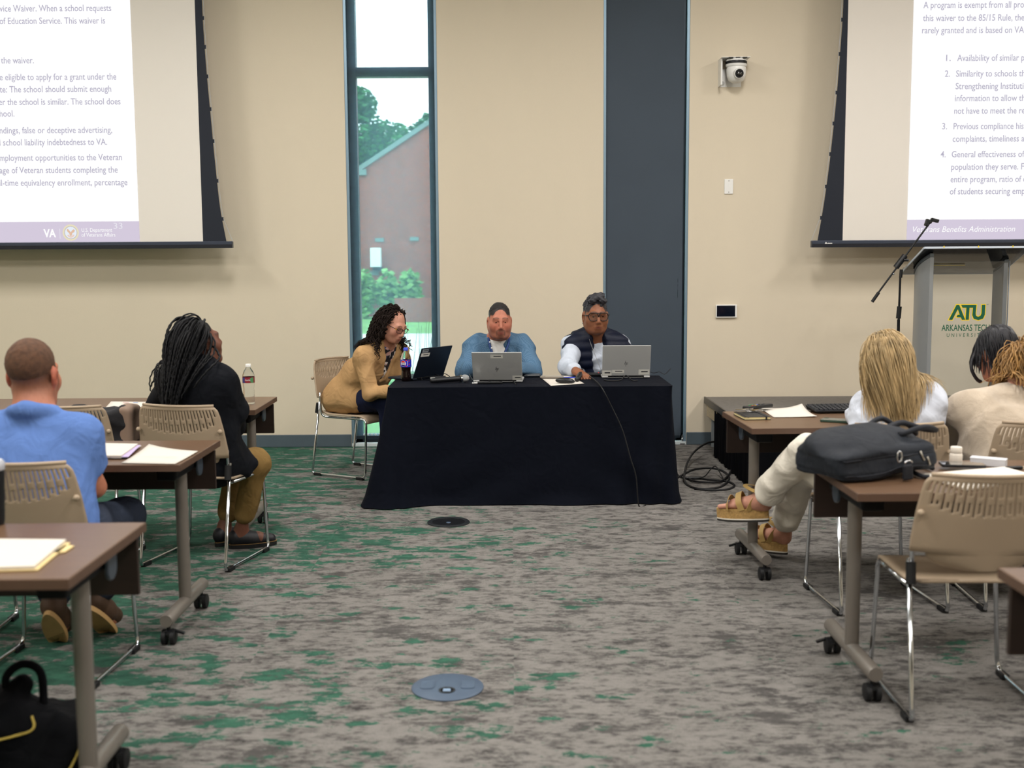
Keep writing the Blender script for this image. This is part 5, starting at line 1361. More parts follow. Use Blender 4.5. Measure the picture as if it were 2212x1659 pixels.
def hand(F, wr, fdir, back, side=1, curl=.5, s=1.0, spread=.0):
    """wr wrist point, fdir direction of the fingers, back: out of the back of the hand; side +1: thumb on the left of fdir seen from the back"""
    f = Vector(fdir).normalized(); b = Vector(back); b = (b - f * b.dot(f)).normalized(); x = f.cross(b)
    R = Matrix((x, f, b)).transposed(); wr = Vector(wr)
    P = lambda a, c, d: wr + R @ (Vector((a, c, d)) * s)
    F.box(P(0, .048, 0), (.039 * s, .05 * s, .0135 * s), .012 * s, R, .015)
    F.cap(P(-.0, -.02, 0), P(0, .02, 0), .026 * s, .024 * s, .02)
    for i, (bx, ln) in enumerate(((-.030, .068), (-.010, .08), (.010, .084), (.029, .072)) if side < 0 else ((.030, .068), (.010, .08), (-.010, .084), (-.029, .072))):
        p = P(bx, .088, 0); a = curl * .35; d0 = R @ Vector((bx * spread * 8, math.cos(a), -math.sin(a))); seg = (.46, .31, .25)
        rr = .0092 if i else .0082
        for j in range(3):
            q = p + d0.normalized() * ln * seg[j] * s; F.cap(p, q, rr * s, (rr - .0007) * s, .004); rr -= .0006
            p = q; a += curl * (.75, .6, .4)[j]; d0 = R @ Vector((bx * spread * 8, math.cos(a), -math.sin(a)))
    t0 = P(-side * .026, .018, -.004); t1 = P(-side * .056, .048, -.016); t2 = P(-side * .060, .078, -.022); t3 = P(-side * .052, .10, -.026)
    F.cap(t0, t1, .014 * s, .0115 * s, .012); F.cap(t1, t2, .0105 * s, .0098 * s, .004); F.cap(t2, t3, .0098 * s, .0085 * s, .004)
def torso(F, J, g=0.0, bulk=1.0, hem=None, shw=.058):
    rt = (J['shR'] - J['shL']).normalized(); pel, ch, nk = J['pel'], J['ch'], J['nk']; mid = lerp(pel, ch, .5) + J.get('belly', Vector((0, 0, 0)))
    F.cap(pel - rt * .075, pel + rt * .075, .118 * bulk + g, k=.05); F.cap(mid - rt * .06 * bulk, mid + rt * .06 * bulk, .118 * bulk + g, k=.09)
    F.cap(ch - rt * .085, ch + rt * .085, .103 * bulk + g, k=.09)
    F.cap(J['shL'], J['shR'], shw + g, k=.06)
    top = nk + (J['head'].c - nk) * .12
    F.cap(top, lerp(nk, J['shL'], .9), .05 + g * .6, .05 + g, .05); F.cap(top, lerp(nk, J['shR'], .9), .05 + g * .6, .05 + g, .05)
def arm(F, J, sd, g=0.0, up=.053, lo=.041, wr=.027, end=1.0, bulk=1.0):
    a, b, c = J['sh' + sd], J['el' + sd], J['wr' + sd]
    F.cap(a, b, up * bulk + g, lo * bulk + g, .035)
    if end > 1e-3: F.cap(b, lerp(b, c, end), lo * bulk + g, (lo + (wr - lo) * end) * bulk + g, .02)
def leg(F, J, sd, g=0.0, th=.088, kn=.060, an=.040, end=1.0):
    a, b, c = J['hip' + sd], J['kn' + sd], J['an' + sd]
    F.cap(a, b, th + g, kn + g, .05); F.cap(b, lerp(b, c, end), kn + g, kn + (an - kn) * end + g, .03)
def foot(F, an, toe, r=.034):
    an, toe = Vector(an), Vector(toe); heel = an + (an - toe) * .16; heel.z = an.z - .045
    F.cap(an, heel, .034, .03, .03); F.cap(heel, lerp(heel, toe, .6), .03, .033, .03); F.cap(lerp(heel, toe, .55), toe, .034, .022, .03)
M_skin = tint_mat('skin', .5, spec=.35)
def make_body(t, J, skin, tint=None, h=.0055, face=True, jaw=1.0, bulk=1.0, hands='LR', legs=True, neck=.053, feet=True, chin=0.0):
    F = Field(); H = J['head']
    head_prims(F, H, jaw, face, chin)
    F.cap(H.w(0, -.018, -.045), J['nk'], neck, neck + .006, .03)
    torso(F, J, -.014, bulk, shw=.05)
    for sd in 'LR':
        arm(F, J, sd, -.006, bulk=bulk)
        if legs:
            leg(F, J, sd, -.012); 
            if feet: foot(F, J['an' + sd], J['toe' + sd])
        if ('hd' + sd) in J:
            d, b, cu = J['hd' + sd]; hand(F, J['wr' + sd], d, b, 1 if sd == 'R' else -1, cu)
    sk = np.array(lin(skin), np.float32)
    def colr(V):
        c = np.tile(sk, (len(V), 1))
        L = H.local(V); near = (np.abs(L) < .16).all(1)
        if tint is not None: c = tint(c, L, near, sk)
        return c
    return field_obj('body', F, M_skin, t, h, 1, colr)
def blend(c, m, colr, a=1.0):
    m = (np.clip(m, 0, 1) * a)[:, None]; return c * (1 - m) + np.array(lin(colr), np.float32) * m
def soft(d, w): return np.clip(.5 - d / w, 0, 1)
def face_tint(lip, brow, cheek=None, stubble=None, scalp=None, line=None, browz=.034, goatee=None):
    def f(c, L, near, sk):
        x, y, z = L[:, 0], L[:, 1], L[:, 2]; fr = near & (y > .03)
        if cheek: c = blend(c, fr * soft(np.hypot((np.abs(x) - .042) / 1.2, z + .022) - .02, .03), cheek, .5)
        if stubble: c = blend(c, near * soft(np.maximum(z + .045 + .1 * np.maximum(0, .03 - y), -y - .01), .03) * (z > -.14), stubble, .5)
        if goatee:
            c = blend(c, fr * soft(np.abs(z + .047) - .0045, .006) * (np.abs(x) < .026), goatee, .75)
            c = blend(c, fr * soft(np.abs(np.abs(x) - .027) - .004, .005) * (z < -.045) * (z > -.085), goatee, .6)
            c = blend(c, fr * soft(np.hypot(x / 1.4, z + .092) - .014, .01), goatee, .55)
        c = blend(c, fr * soft(np.hypot(x / 2.6, (z + .063)) - .0075, .004) * (y > .07), lip, .85)
        bz = browz + .006 * (1 - ((np.abs(x) - .03) / .02) ** 2)
        c = blend(c, fr * soft(np.abs(z - bz) - .0035, .005) * (np.abs(x) > .011) * (np.abs(x) < .052), brow, .8)
        if scalp: c = blend(c, near * soft(line(x, y, z), .012) * ~((np.abs(x) > .0725) & (y > -.035) & (z < .04)), scalp)
        return c
    return f
M_eyew = mat('eye_white', '#d9d2c8', .25); M_iris = mat('iris_dark', '#20150f', .15)
def eyes(t, H, look=(0, 0, 0), dark=1.0):
    for sx in (-1, 1):
        c = H.w(sx * .031, .0805, .0105)
        e = MB().sphere(c, .0118 * H.s, 14, 10).build('eye', M_eyew, t, True)
        d = (H.R @ Vector((look[0], 1, look[1]))).normalized()
        x, y = frame_from(d); MB().tube([c + d * .0085 * H.s, c + d * .0112 * H.s, c + d * .0122 * H.s], [.0062 * H.s, .0058 * H.s, .003 * H.s], 12).build('iris', M_iris, e, True)
def cloth_obj(name, F, m, t, seed=1, amp=.006, freq=26, h=.008, stretch=(1, 1, 1)):
    if amp: F.disp = waves(seed, 5, freq, amp, stretch); F.amp = amp * 2
    return field_obj(name, F, m, t, h, 1)
def ring(F, c, R, rx, ry, r, a0=0, a1=360, n=16, k=.006, tilt=0.0):
    P = []
    for i in range(n + 1):
        a = math.radians(a0 + (a1 - a0) * i / n); P.append(Vector(c) + R @ Vector((rx * math.sin(a), ry * math.cos(a), tilt * math.cos(a))))
    for a, b in zip(P, P[1:]): F.cap(a, b, r, r, k)
# ---- hair: strands that slide down over the head and the clothes
def drape(roots, d0, fields, n, step, grav=.35, layer=None, seed=0, jit=.1, force=None, pull=None):
    rg = np.random.RandomState(seed); p = np.array(roots, np.float32); d = np.array(d0, np.float32); d /= np.linalg.norm(d, axis=1)[:, None]
    lay = np.full(len(p), .004, np.float32) if layer is None else np.array(layer, np.float32); out = [p.copy()]
    for i in range(n):
        d = d * (1 - grav) + np.array([0, 0, -1], np.float32) * grav + rg.normal(size=d.shape).astype(np.float32) * jit * .1
        if force is not None: d = d + np.array(force, np.float32)
        if pull is not None: ax = np.array(pull[1], np.float32); d = d - ax * (((p - np.array(pull[0], np.float32)) @ ax) * pull[2])[:, None]
        d /= np.linalg.norm(d, axis=1)[:, None]; q = p + d * step
        for F in fields:
            v = F(q); m = v < lay
            if m.any(): q[m] += F.grad(q[m]) * (lay[m] - v[m])[:, None]
        d = q - p; d /= np.maximum(np.linalg.norm(d, axis=1)[:, None], 1e-6); p = q; out.append(p.copy())
    return np.stack(out, 1)          # strands x points x 3
def strand_obj(name, S, rad, m, t, sides=5, taper=.5, wave=0.0, wl=.05, seed=0, flat=1.0):
    rg = np.random.RandomState(seed); mb = MB(); V = []; Fc = []; o = 0
    for s in S:
        k = len(s); r0 = rad * rg.uniform(.75, 1.25)
        if wave:
            s = np.array([tuple(p) for p in spline([tuple(q) for q in s], 3)]) if wl < .09 else s; k = len(s)
            ph = rg.uniform(0, 6.28); L = np.concatenate([[0], np.cumsum(np.linalg.norm(np.diff(s, axis=0), axis=1))]); w_ = wl * rg.uniform(.8, 1.25)
            env = np.clip(L / (.16 if wl < .09 else .06), 0, 1)[:, None]
            tdir = np.gradient(s, axis=0); tdir /= np.maximum(np.linalg.norm(tdir, axis=1)[:, None], 1e-6)
            a = np.cross(tdir, [0.3, 1, .1]); a /= np.maximum(np.linalg.norm(a, axis=1)[:, None], 1e-6); b = np.cross(tdir, a)
            s = s + env * wave * (a * np.sin(L / w_ * 6.28 + ph)[:, None] + b * np.cos(L / w_ * 6.28 + ph)[:, None])
        td = np.gradient(s, axis=0); td /= np.maximum(np.linalg.norm(td, axis=1)[:, None], 1e-6)
        a = np.cross(td, [0.2, .9, .3]); a /= np.maximum(np.linalg.norm(a, axis=1)[:, None], 1e-6); b = np.cross(td, a)
        u = np.linspace(0, 1, k); rr = r0 * (1 - (1 - taper) * u ** 2); rr[0] *= .6; rr[-1] *= .35
        for j in range(sides):
            an = 6.2832 * j / sides; V.append(s + rr[:, None] * (a * math.cos(an) + b * math.sin(an) * flat))
        idx = lambda j, i: o + (j % sides) * k + i
        for j in range(sides):
            for i in range(k - 1): Fc.append((idx(j, i), idx(j + 1, i), idx(j + 1, i + 1), idx(j, i + 1)))
        o += sides * k
    me = bpy.data.meshes.new(name); me.from_pydata(np.concatenate(V).tolist(), [], Fc); me.update()
    return obj(name, me, m, t, True)
def scalp_roots(H, n, seed, lo=-.02, front=.062, grow=1.03, back=.8, ymax=1.0):
    """points spread over the skull above the hairline"""
    rg = np.random.RandomState(seed); out = []; dr = []
    while len(out) < n:
        v = rg.normal(size=3); v /= np.linalg.norm(v); p = np.array([v[0] * .074, -.018 + v[1] * .094, .045 + v[2] * .084]) * grow
        if p[1] > ymax or p[2] < lo + max(0, p[1]) * .9 or (p[1] > front and p[2] < .085): continue
        out.append(H.w(*p)); n_ = H.R @ Vector((v[0], v[1], v[2])); g = H.R @ Vector((v[0] * .5, -back, 0)) + Vector((0, 0, -.8)); g = g - n_ * g.dot(n_); dr.append(g.normalized() + n_ * .02)
    return [tuple(p) for p in out], [tuple(d) for d in dr]
def glasses(t, H, m, w=.026, h=.02, aviator=False, lens=None, r=.0022):
    e = bpy.data.objects.new('glasses', None); col.objects.link(e); e.parent = t
    f = MB(); yy = .108; zc = .008
    for sx in (-1, 1):
        pts = []
        for i in range(20):
            a = 2 * math.pi * i / 20; ca, sa = math.cos(a), math.sin(a); n_ = 3.2
            px = w * math.copysign(abs(ca) ** (2 / n_), ca); pz = h * math.copysign(abs(sa) ** (2 / n_), sa)
            if aviator and pz < 0: px *= 1 - .22 * abs(pz) / h
            pts.append(H.w(sx * .034 + px, yy - .010 * ((sx * .034 + px) / .06) ** 2, zc + pz))
        f.tube(pts, r * H.s, 6, closed=True)
        if lens: MB().add([p for p in pts], [tuple(range(20))]).build('lens', lens, e)
        f.tube([H.w(sx * (.034 + w), yy - .011, zc + .008), H.w(sx * .076, yy - .03, zc + .010), H.w(sx * .080, .0, .012)], [r * 1.5 * H.s, r * 1.3 * H.s, r * H.s], 6)
    f.tube([H.w(-.034 + w, yy, zc + .006), H.w(0, yy + .003, zc + .009), H.w(.034 - w, yy, zc + .006)], r * H.s, 6)
    if aviator: f.tube([H.w(-.022, yy - .002, zc + h), H.w(.022, yy - .002, zc + h)], r * H.s, 6)
    f.build('spectacle_frame', m, e, True)
def lens_mat(c, fac):
    m = bpy.data.materials.new('spectacle_lens'); m.use_nodes = True; nt = m.node_tree; nt.nodes.remove(nt.nodes['Principled BSDF'])
    a = N(nt, 'ShaderNodeBsdfTransparent'); a.inputs[0].default_value = (*lin(c), 1); g = N(nt, 'ShaderNodeBsdfGlossy'); g.inputs['Roughness'].default_value = .05
    x = N(nt, 'ShaderNodeMixShader'); x.inputs[0].default_value = fac; nt.links.new(a.outputs[0], x.inputs[1]); nt.links.new(g.outputs[0], x.inputs[2]); nt.links.new(x.outputs[0], nt.nodes['Material Output'].inputs[0]); return m
M_lens = lens_mat('#eef0f2', .05)
def fabric(name, c, bump=.35, bs=420, var=.06, rough=.85, sheen=.0): return mat(name, c, rough, var=var, vscale=14, bump=bump, bscale=bs, sheen=sheen, spec=.2, fold=.28)
def loafer(t, an, toe, m, sole, soleh=.022, name='shoe'):
    F = Field(); an, toe = Vector(an), Vector(toe); heel = an + (an - toe) * .22; heel.z = min(an.z - .05, toe.z + .025) if an.z < .2 else an.z - .05
    d = (toe - heel).normalized()
    F.cap(heel, lerp(heel, toe, .5), .034, .037, .03); F.cap(lerp(heel, toe, .5), toe, .038, .030, .03); F.cap(heel + Vector((0, 0, .022)), lerp(heel, toe, .3) + Vector((0, 0, .016)), .030, .030, .03)
    F.cut((0, 0, -1), (0, 0, .018)) if an.z < .2 else None
    sh_ = field_obj(name, F, m, t, .006, 1)
    return sh_, heel, toe

# ------------------------------------------------------------------ woman in the tan blazer, leaning towards her laptop
P = thing('person', 'seated woman in a tan blazer with curly dark hair and glasses, leaning toward a laptop', 'person', (-1.115, 8.06, 0)); 
def rel(root):
    """people are modelled in world coordinates; shift them under their root"""
    o = root.location.copy()
    for ch in root.children:
        ch.location = ch.location - o
fw = Vector((.84, -.54, 0)).normalized(); rt = Vector((fw.y, -fw.x, 0))
H = Head(at_y(848, 704, 7.86), (.74, -.54, -.42), .95, (.15, .0, 1))
shc = at_y(826, 760, 7.93)
pel = at_y(760, 868, 8.07); pel.z = .575
J = dict(head=H, nk=at_y(832, 742, 7.93), ch=at_y(806, 792, 7.97), pel=pel, shR=shc + rt * .175 + Vector((-.02, 0, -.03)), shL=shc - rt * .165 + Vector((0.01, 0, -.01)),
         elR=at_y(800, 850, 7.72), wrR=at_y(843, 846, 7.66), elL=Vector((-.78, 8.02, .68)), wrL=Vector((-.74, 7.80, .66)))
J['hipR'] = pel + rt * .09 + fw * .04 - Vector((0, 0, .03)); J['hipL'] = pel - rt * .09 + fw * .04 - Vector((0, 0, .03))
J['knR'] = J['hipR'] + fw * .38 + Vector((0, .02, .02)); J['knL'] = J['hipL'] + fw * .36 + Vector((0, 0, .02))
for sd in 'LR': J['an' + sd] = Vector((J['kn' + sd].x - .02, J['kn' + sd].y + .03, .085)); J['toe' + sd] = J['an' + sd] + fw * .15 + Vector((0, 0, -.06))
J['hdR'] = (fw * .7 + Vector((.2, 0, -.3)), Vector((0, 0, 1)), .6); J['hdL'] = (Vector((.1, -1, -.2)), Vector((0, 0, 1)), .6)
make_body(P, J, '#c08a74', face_tint('#a8574f', '#4a3328', '#c27a68'), h=.0052, jaw=1.06, chin=.012)
eyes(P, H, (.1, -.35))
F = Field(); torso(F, J, .018, .98); [arm(F, J, sd, .017, end=.98) for sd in 'LR']
F.cap(pel - rt * .07 - fw * .05 + Vector((0, 0, -.035)), pel + rt * .09 - fw * .05 + Vector((0, 0, -.035)), .115, k=.06); F.cap(pel + rt * .09, pel + rt * .10 + fw * .13 + Vector((0, 0, -.02)), .115, .105, .05); F.cut((0, 0, -1), (0, 0, .455))
fr = J['nk'] + fw * .075 + rt * .0
F.cap(J['nk'] + fw * .06 + Vector((0, 0, .05)), lerp(J['ch'], pel, .35) + fw * .16, .062, .03, .012, 's')
cloth_obj('blazer', F, fabric('blazer_tan', '#b49064'), P, 3, .007, 24, .007)
F = Field(); torso(F, J, .0, .96); F.cap(J['nk'] + fw * .085 + Vector((0, 0, .03)), J['nk'] + fw * .10 + Vector((0, 0, -.06)), .05, .02, .012, 's')
bl = bpy.data.materials.new('blouse_floral'); bl.use_nodes = True; nt = bl.node_tree; vo = N(nt, 'ShaderNodeTexVoronoi'); vo.inputs['Scale'].default_value = 42; tc = N(nt, 'ShaderNodeTexCoord'); nt.links.new(tc.outputs['Object'], vo.inputs['Vector'])
cr = ramp(nt, vo.outputs['Color'], [(.0, lin('#0d0f1a')), (.52, lin('#0d0f1a')), (.56, lin('#e6e0dc')), (.72, lin('#c9a29a')), (.8, lin('#3a4a78'))], 'CONSTANT'); nt.links.new(cr, nt.nodes['Principled BSDF'].inputs['Base Color']); nt.nodes['Principled BSDF'].inputs['Roughness'].default_value = .8
cloth_obj('blouse', F, bl, P, 5, .003, 30)
F = Field(); [leg(F, J, sd, .018, end=.93) for sd in 'LR']; F.cap(pel - rt * .07, pel + rt * .07, .12, k=.05)
cloth_obj('trousers', F, fabric('trousers_navy', '#161c36'), P, 6, .005, 26)
for sd in 'LR': loafer(P, J['an' + sd], J['toe' + sd], mat('shoe_black', '#15151a', .4), None)
S_blazer = F
Fh = Field(); head_prims(Fh, H, face=False); Fh.cap(H.w(0, -.018, -.045), J['nk'], .05, .06, .03); torso(Fh, J, .02, .98); [arm(Fh, J, sd, .018) for sd in 'LR']
F = Field(); F.ell(H.w(0, -.026, .05), (.082 * H.s, .097 * H.s, .088 * H.s), H.R); F.ell(H.w(0, -.06, -.02), (.085, .06, .08), H.R, .03); F.cap(H.w(.07, -.01, .0), H.w(.075, .0, -.09), .028, .03, .02); F.cap(H.w(-.07, -.02, .0), H.w(-.078, -.02, -.09), .03, .03, .02)
F.ell(H.w(0, .108, -.0), (.076, .108, .106), H.R, .01, 's')
M_curl = mat('hair_dark_brown', '#1d1410', .75, spec=.2, var=.4, vscale=90)
cloth_obj('hair', F, M_curl, P, 9, .008, 90, .006)
ro, dd = scalp_roots(H, 460, 2, lo=.0, front=.05, grow=1.06, back=1.3, ymax=.035)
Fg = Field(); Fg.ell(H.w(0, .085, -.02), (.085, .095, .13), H.R)
S = drape(ro, dd, [Fh, Fg], 17, .018, .36, np.random.RandomState(3).uniform(.004, .026, len(ro)), 4, .1, tuple(-fw * .16))
strand_obj('hair_curls', S, .0036, M_curl, P, 5, .6, .010, .05, 6)
glasses(P, H, mat('tortoise_frame', '#3a1c18', .3), .0255, .019, lens=M_lens)
for sx in (-1, 1): MB().obox(H.w(sx * .070, .09, .017), .003, .022, .006, H.R).build('gold_hinge', mat('gold', '#c9a24a', .3, metal=1), P)
rel(P)

# ------------------------------------------------------------------ man in the blue shirt
P = thing('person', 'seated man in a blue patterned button-down shirt behind a silver laptop', 'person', (-.085, 8.13, 0))
H = Head(at_y(1079, 695, 7.84), (.10, -1, -.10), 1.01)
J = dict(head=H, nk=at_y(1078, 733, 7.93), ch=at_y(1077, 775, 7.97), pel=Vector((-.085, 8.10, .55)), belly=Vector((0, -.03, 0)),
         shR=at_y(1024, 752, 7.94), shL=at_y(1133, 752, 7.94), elR=at_y(1004, 803, 7.70), elL=at_y(1151, 803, 7.70), wrR=Vector((-.20, 7.50, .80)), wrL=Vector((.03, 7.50, .80)))
for sd, x in (('R', -.19), ('L', .02)):
    J['hip' + sd] = Vector((x, 8.06, .52)); J['kn' + sd] = Vector((x * 1.15, 7.78, .52)); J['an' + sd] = Vector((x * 1.1, 7.78, .085)); J['toe' + sd] = Vector((x * 1.1, 7.64, .025))
J['hdR'] = (Vector((.5, -1, -.1)), Vector((0, 0, 1)), .5); J['hdL'] = (Vector((-.5, -1, -.1)), Vector((0, 0, 1)), .5)
hl = lambda x, y, z: -(np.maximum(z - (.078 + .02 * (np.abs(x) < .05)), np.minimum(z - .02, .03 - y)) ) if False else np.where(y > .06, .1 - z, np.where(y > .03, .05 - z, -.01 - z))
make_body(P, J, '#b0705a', face_tint('#96504a', '#4a3428', '#b2614f', stubble='#8a5a48', scalp='#241d1c', line=hl, goatee='#4a3530'), h=.0052, jaw=1.2, bulk=1.08, neck=.070, chin=.006)
eyes(P, H, (0, -.35))
def shirt_blue():
    m = bpy.data.materials.new('shirt_blue_check'); m.use_nodes = True; nt = m.node_tree; b = nt.nodes['Principled BSDF']
    tc = N(nt, 'ShaderNodeTexCoord'); mp = N(nt, 'ShaderNodeMapping'); mp.inputs['Rotation'].default_value = (0, .6, .3); nt.links.new(tc.outputs['Object'], mp.inputs[0])
    ck = N(nt, 'ShaderNodeTexChecker'); ck.inputs['Scale'].default_value = 150; ck.inputs['Color1'].default_value = (*lin('#3f5f7c'), 1); ck.inputs['Color2'].default_value = (*lin('#5a7893'), 1)
    nt.links.new(mp.outputs[0], ck.inputs['Vector']); nt.links.new(ck.outputs[0], b.inputs['Base Color']); b.inputs['Roughness'].default_value = .85; b.inputs['Specular IOR Level'].default_value = .2; return m
M_bs = shirt_blue()
F = Field(); torso(F, J, .022, 1.12); [arm(F, J, sd, .024, end=.9, bulk=1.1) for sd in 'LR']
F.cap(J['nk'] + Vector((0, -.07, .05)), J['ch'] + Vector((0, -.13, .0)), .052, .012, .01, 's')
ring(F, J['nk'] + Vector((0, .0, .014)), Matrix.Identity(3), .078, .074, .016, -150, 150, 16, .01, .022)
cloth_obj('shirt', F, M_bs, P, 12, .009, 22, .007)
F = Field(); torso(F, J, -.002, 1.06); F.cap(J['nk'] + Vector((0, -.018, -.035)), J['ch'] + Vector((0, -.035, 0)), .076, .10, .04); F.cap(J['nk'] + Vector((0, -.10, .08)), J['nk'] + Vector((0, -.13, .035)), .05, .025, .01, 's'); cloth_obj('undershirt', F, mat('tee_white', '#e9e7e2', .8), P, 2, .002)
F = Field(); [leg(F, J, sd, .016) for sd in 'LR']; F.cap(J['hipL'], J['hipR'], .12, k=.04); cloth_obj('trousers', F, fabric('trousers_charcoal', '#25262c'), P, 4, .004, 24, .01)
for sd in 'LR': loafer(P, J['an' + sd], J['toe' + sd], MATS['shoe_black'], None)
F = Field(); F.ell(H.w(0, -.019, .047), (.0755 * H.s, .0955 * H.s, .0865 * H.s), H.R); F.cut(-(H.R.col[2] - H.R.col[1] * .55), H.w(0, 0, .05), .02); F.ell(H.w(0, .12, .05), (.075 * H.s, .066 * H.s, .062 * H.s), H.R, .012, 's')
cloth_obj('hair', F, mat('hair_black_crop', '#1c1818', .7, bump=.6, bscale=700), P, 4, .002, 160, .005)
la = MB()
for sx in (-1, 1):
    la.tube([J['nk'] + Vector((sx * .075, -.02, .03)), J['nk'] + Vector((sx * .068, -.105, -.02)), J['ch'] + Vector((sx * .03, -.152, .01)), J['ch'] + Vector((0, -.165, -.06))], .009, 6)
la.build('lanyard', mat('lanyard_navy', '#1c3a70', .6), P, True)
for dx, dz in ((-.062, .0), (-.05, -.042)): MB().sphere(J['nk'] + Vector((dx, -.135, dz - .01)), .006, 8, 6).build('button', M_white, P, True)
q = J['ch'] + Vector((.11, -.155, -.045)); mk = MB()
for dx, dz, r in ((0, .012, .010), (-.008, -.002, .008), (.014, -.004, .009)): mk.sphere(q + Vector((dx, 0, dz)), (r, .004, r * .6), 8, 6)
mk.build('chest_logo', mat('embroidery_navy', '#15253f', .8), P, True)
rel(P)

# ------------------------------------------------------------------ woman in the quilted vest
P = thing('person', 'seated woman in a navy quilted vest over a white shirt, wearing large glasses', 'person', (.60, 8.13, 0))
H = Head(at_y(1286, 684, 7.85), (.13, -1, -.06), 1.06)
J = dict(head=H, nk=at_y(1286, 724, 7.93), ch=at_y(1287, 772, 7.97), pel=Vector((.60, 8.10, .55)),
         shR=at_y(1238, 748, 7.94), shL=at_y(1338, 748, 7.94), elR=at_y(1226, 795, 7.72), elL=at_y(1352, 795, 7.80), wrR=at_y(1246, 803, 7.50), wrL=Vector((.78, 7.66, .80)))
for sd, x in (('R', .50), ('L', .70)):
    J['hip' + sd] = Vector((x, 8.06, .52)); J['kn' + sd] = Vector((x, 7.78, .52)); J['an' + sd] = Vector((x, 7.78, .085)); J['toe' + sd] = Vector((x, 7.64, .025))
J['hdR'] = (Vector((.45, -1, -.22)), Vector((0, -.1, 1)), .55); J['hdL'] = (Vector((-.4, -1, -.1)), Vector((0, 0, 1)), .5)
make_body(P, J, '#85543a', face_tint('#7d463c', '#2a1a14', '#8f5a3e', scalp='#26242a', line=lambda x, y, z: np.where(y > .06, .088 - z, np.where(y > .03, .035 - z, .0 - z))), h=.005, jaw=1.18, bulk=1.05, neck=.070, chin=.014)
eyes(P, H, (.0, -.1))
F = Field(); torso(F, J, .014, 1.06); arm(F, J, 'R', .026, end=.62); arm(F, J, 'L', .026, end=.9)
F.cap(J['nk'] + Vector((0, -.075, .05)), J['nk'] + Vector((0.0, -.135, -.05)), .045, .012, .008, 's')
ring(F, J['nk'] + Vector((0, .0, .012)), Matrix.Identity(3), .072, .07, .013, -152, 152, 16, .01, .02)
cloth_obj('shirt', F, fabric('shirt_white', '#bfc7d4', .2), P, 22, .007, 24, .007)
F = Field(); torso(F, J, .034, 1.06, shw=.062)
F.cap(J['nk'] + Vector((0.005, -.12, .06)), J['pel'] + Vector((0.06, -.2, -.1)), .048, .058, .012, 's')
for sd, s_ in (('R', -1), ('L', 1)):
    F.cap(J['sh' + sd] + Vector((s_ * .055, 0, .07)), J['sh' + sd] + Vector((s_ * .10, -.0, -.2)), .05, .06, .012, 's')
wv = waves(8, 4, 26, .003)
F.disp = lambda p: (np.float32(.0075) * (np.abs(np.sin((p[..., 2] + .15 * (p[..., 0] - .6) ** 2 - .02 * p[..., 0]) * 50)) - .6) + wv(p)).astype(np.float32); F.amp = .012
field_obj('quilted_vest', F, mat('vest_navy', '#0a1228', .5, spec=.25, var=.1, vscale=30, bump=.3, bscale=200), P, .007, 1)
F = Field(); [leg(F, J, sd, .016) for sd in 'LR']; F.cap(J['hipL'], J['hipR'], .12, k=.04); cloth_obj('trousers', F, MATS['trousers_charcoal'], P, 4, .004, 24, .01)
for sd in 'LR': loafer(P, J['an' + sd], J['toe' + sd], MATS['shoe_black'], None)
M_gh = mat('hair_grey_black', '#2b2b31', .6, var=.5, vscale=120)
F = Field(); F.ell(H.w(0, -.022, .052), (.0785 * H.s, .096 * H.s, .088 * H.s), H.R); F.cut(-H.R.col[2], H.w(0, 0, .02)); F.ell(H.w(0, .115, .03), (.068 * H.s, .062 * H.s, .072 * H.s), H.R, .012, 's')
F.ell(H.w(.0, .02, .128), (.058 * H.s, .06 * H.s, .028 * H.s), H.R, .02); F.ell(H.w(-.02, .04, .142), (.035, .04, .02), H.R, .02); F.ell(H.w(-.04, .06, .105), (.03, .028, .02), H.R, .015); F.ell(H.w(.035, .06, .11), (.035, .03, .02), H.R, .015)
cloth_obj('hair', F, M_gh, P, 6, .006, 110, .005)
glasses(P, H, mat('black_frame', '#14100f', .3), .031, .026, True, M_lens, .003)
for sx in (-1, 1): MB().sphere(H.w(sx * .082, -.002, -.042), .006, 10, 8).build('earring', M_chrome, P, True)
nk_ = MB(); nk_.tube([J['nk'] + Vector((-.05, -.10, -.02)), J['nk'] + Vector((-.035, -.135, -.07)), J['ch'] + Vector((.03, -.155, -.09)), J['ch'] + Vector((.055, -.17, -.20))], .0016, 5); nk_.build('lanyard_cord', mat('cord_grey', '#8a8a8a', .5), P, True)
for dz in (-.07, -.15): MB().sphere(J['ch'] + Vector((.035, -.142, dz)), .005, 8, 6).build('button', M_white, P, True)
rel(P)

# ------------------------------------------------------------------ woman with long braids, seen from behind
P = thing('person', 'woman with long black braids in a dark blazer and mustard trousers, seen from behind', 'person', (-1.578, 5.667, 0))
H = Head(at_y(432, 744, 5.62), (.66, .70, .24), 1.0)
fw = Vector((.32, .95, 0)); rt = Vector((.95, -.32, 0))
J = dict(head=H, nk=at_y(432, 796, 5.57), ch=at_y(432, 850, 5.57), pel=Vector((-1.575, 5.62, .54)), shR=at_y(476, 826, 5.53), shL=at_y(374, 824, 5.63),
         elR=at_y(512, 888, 5.62), wrR=at_y(512, 930, 5.83), elL=Vector((-1.86, 5.80, .75)), wrL=Vector((-1.62, 5.95, .62)))
J['hipR'] = Vector((-1.49, 5.66, .515)); J['hipL'] = Vector((-1.63, 5.70, .515))
J['knR'] = at_y(553, 1000, 5.80); J['knL'] = at_y(515, 1005, 5.98)
J['anR'] = at_y(521, 1135, 5.88); J['anL'] = at_y(484, 1128, 5.95)
J['anR'].z = .10; J['anL'].z = .10
J['toeR'] = J['anR'] + Vector((.14, .06, -.065)); J['toeL'] = J['anL'] + Vector((.08, .13, -.065))
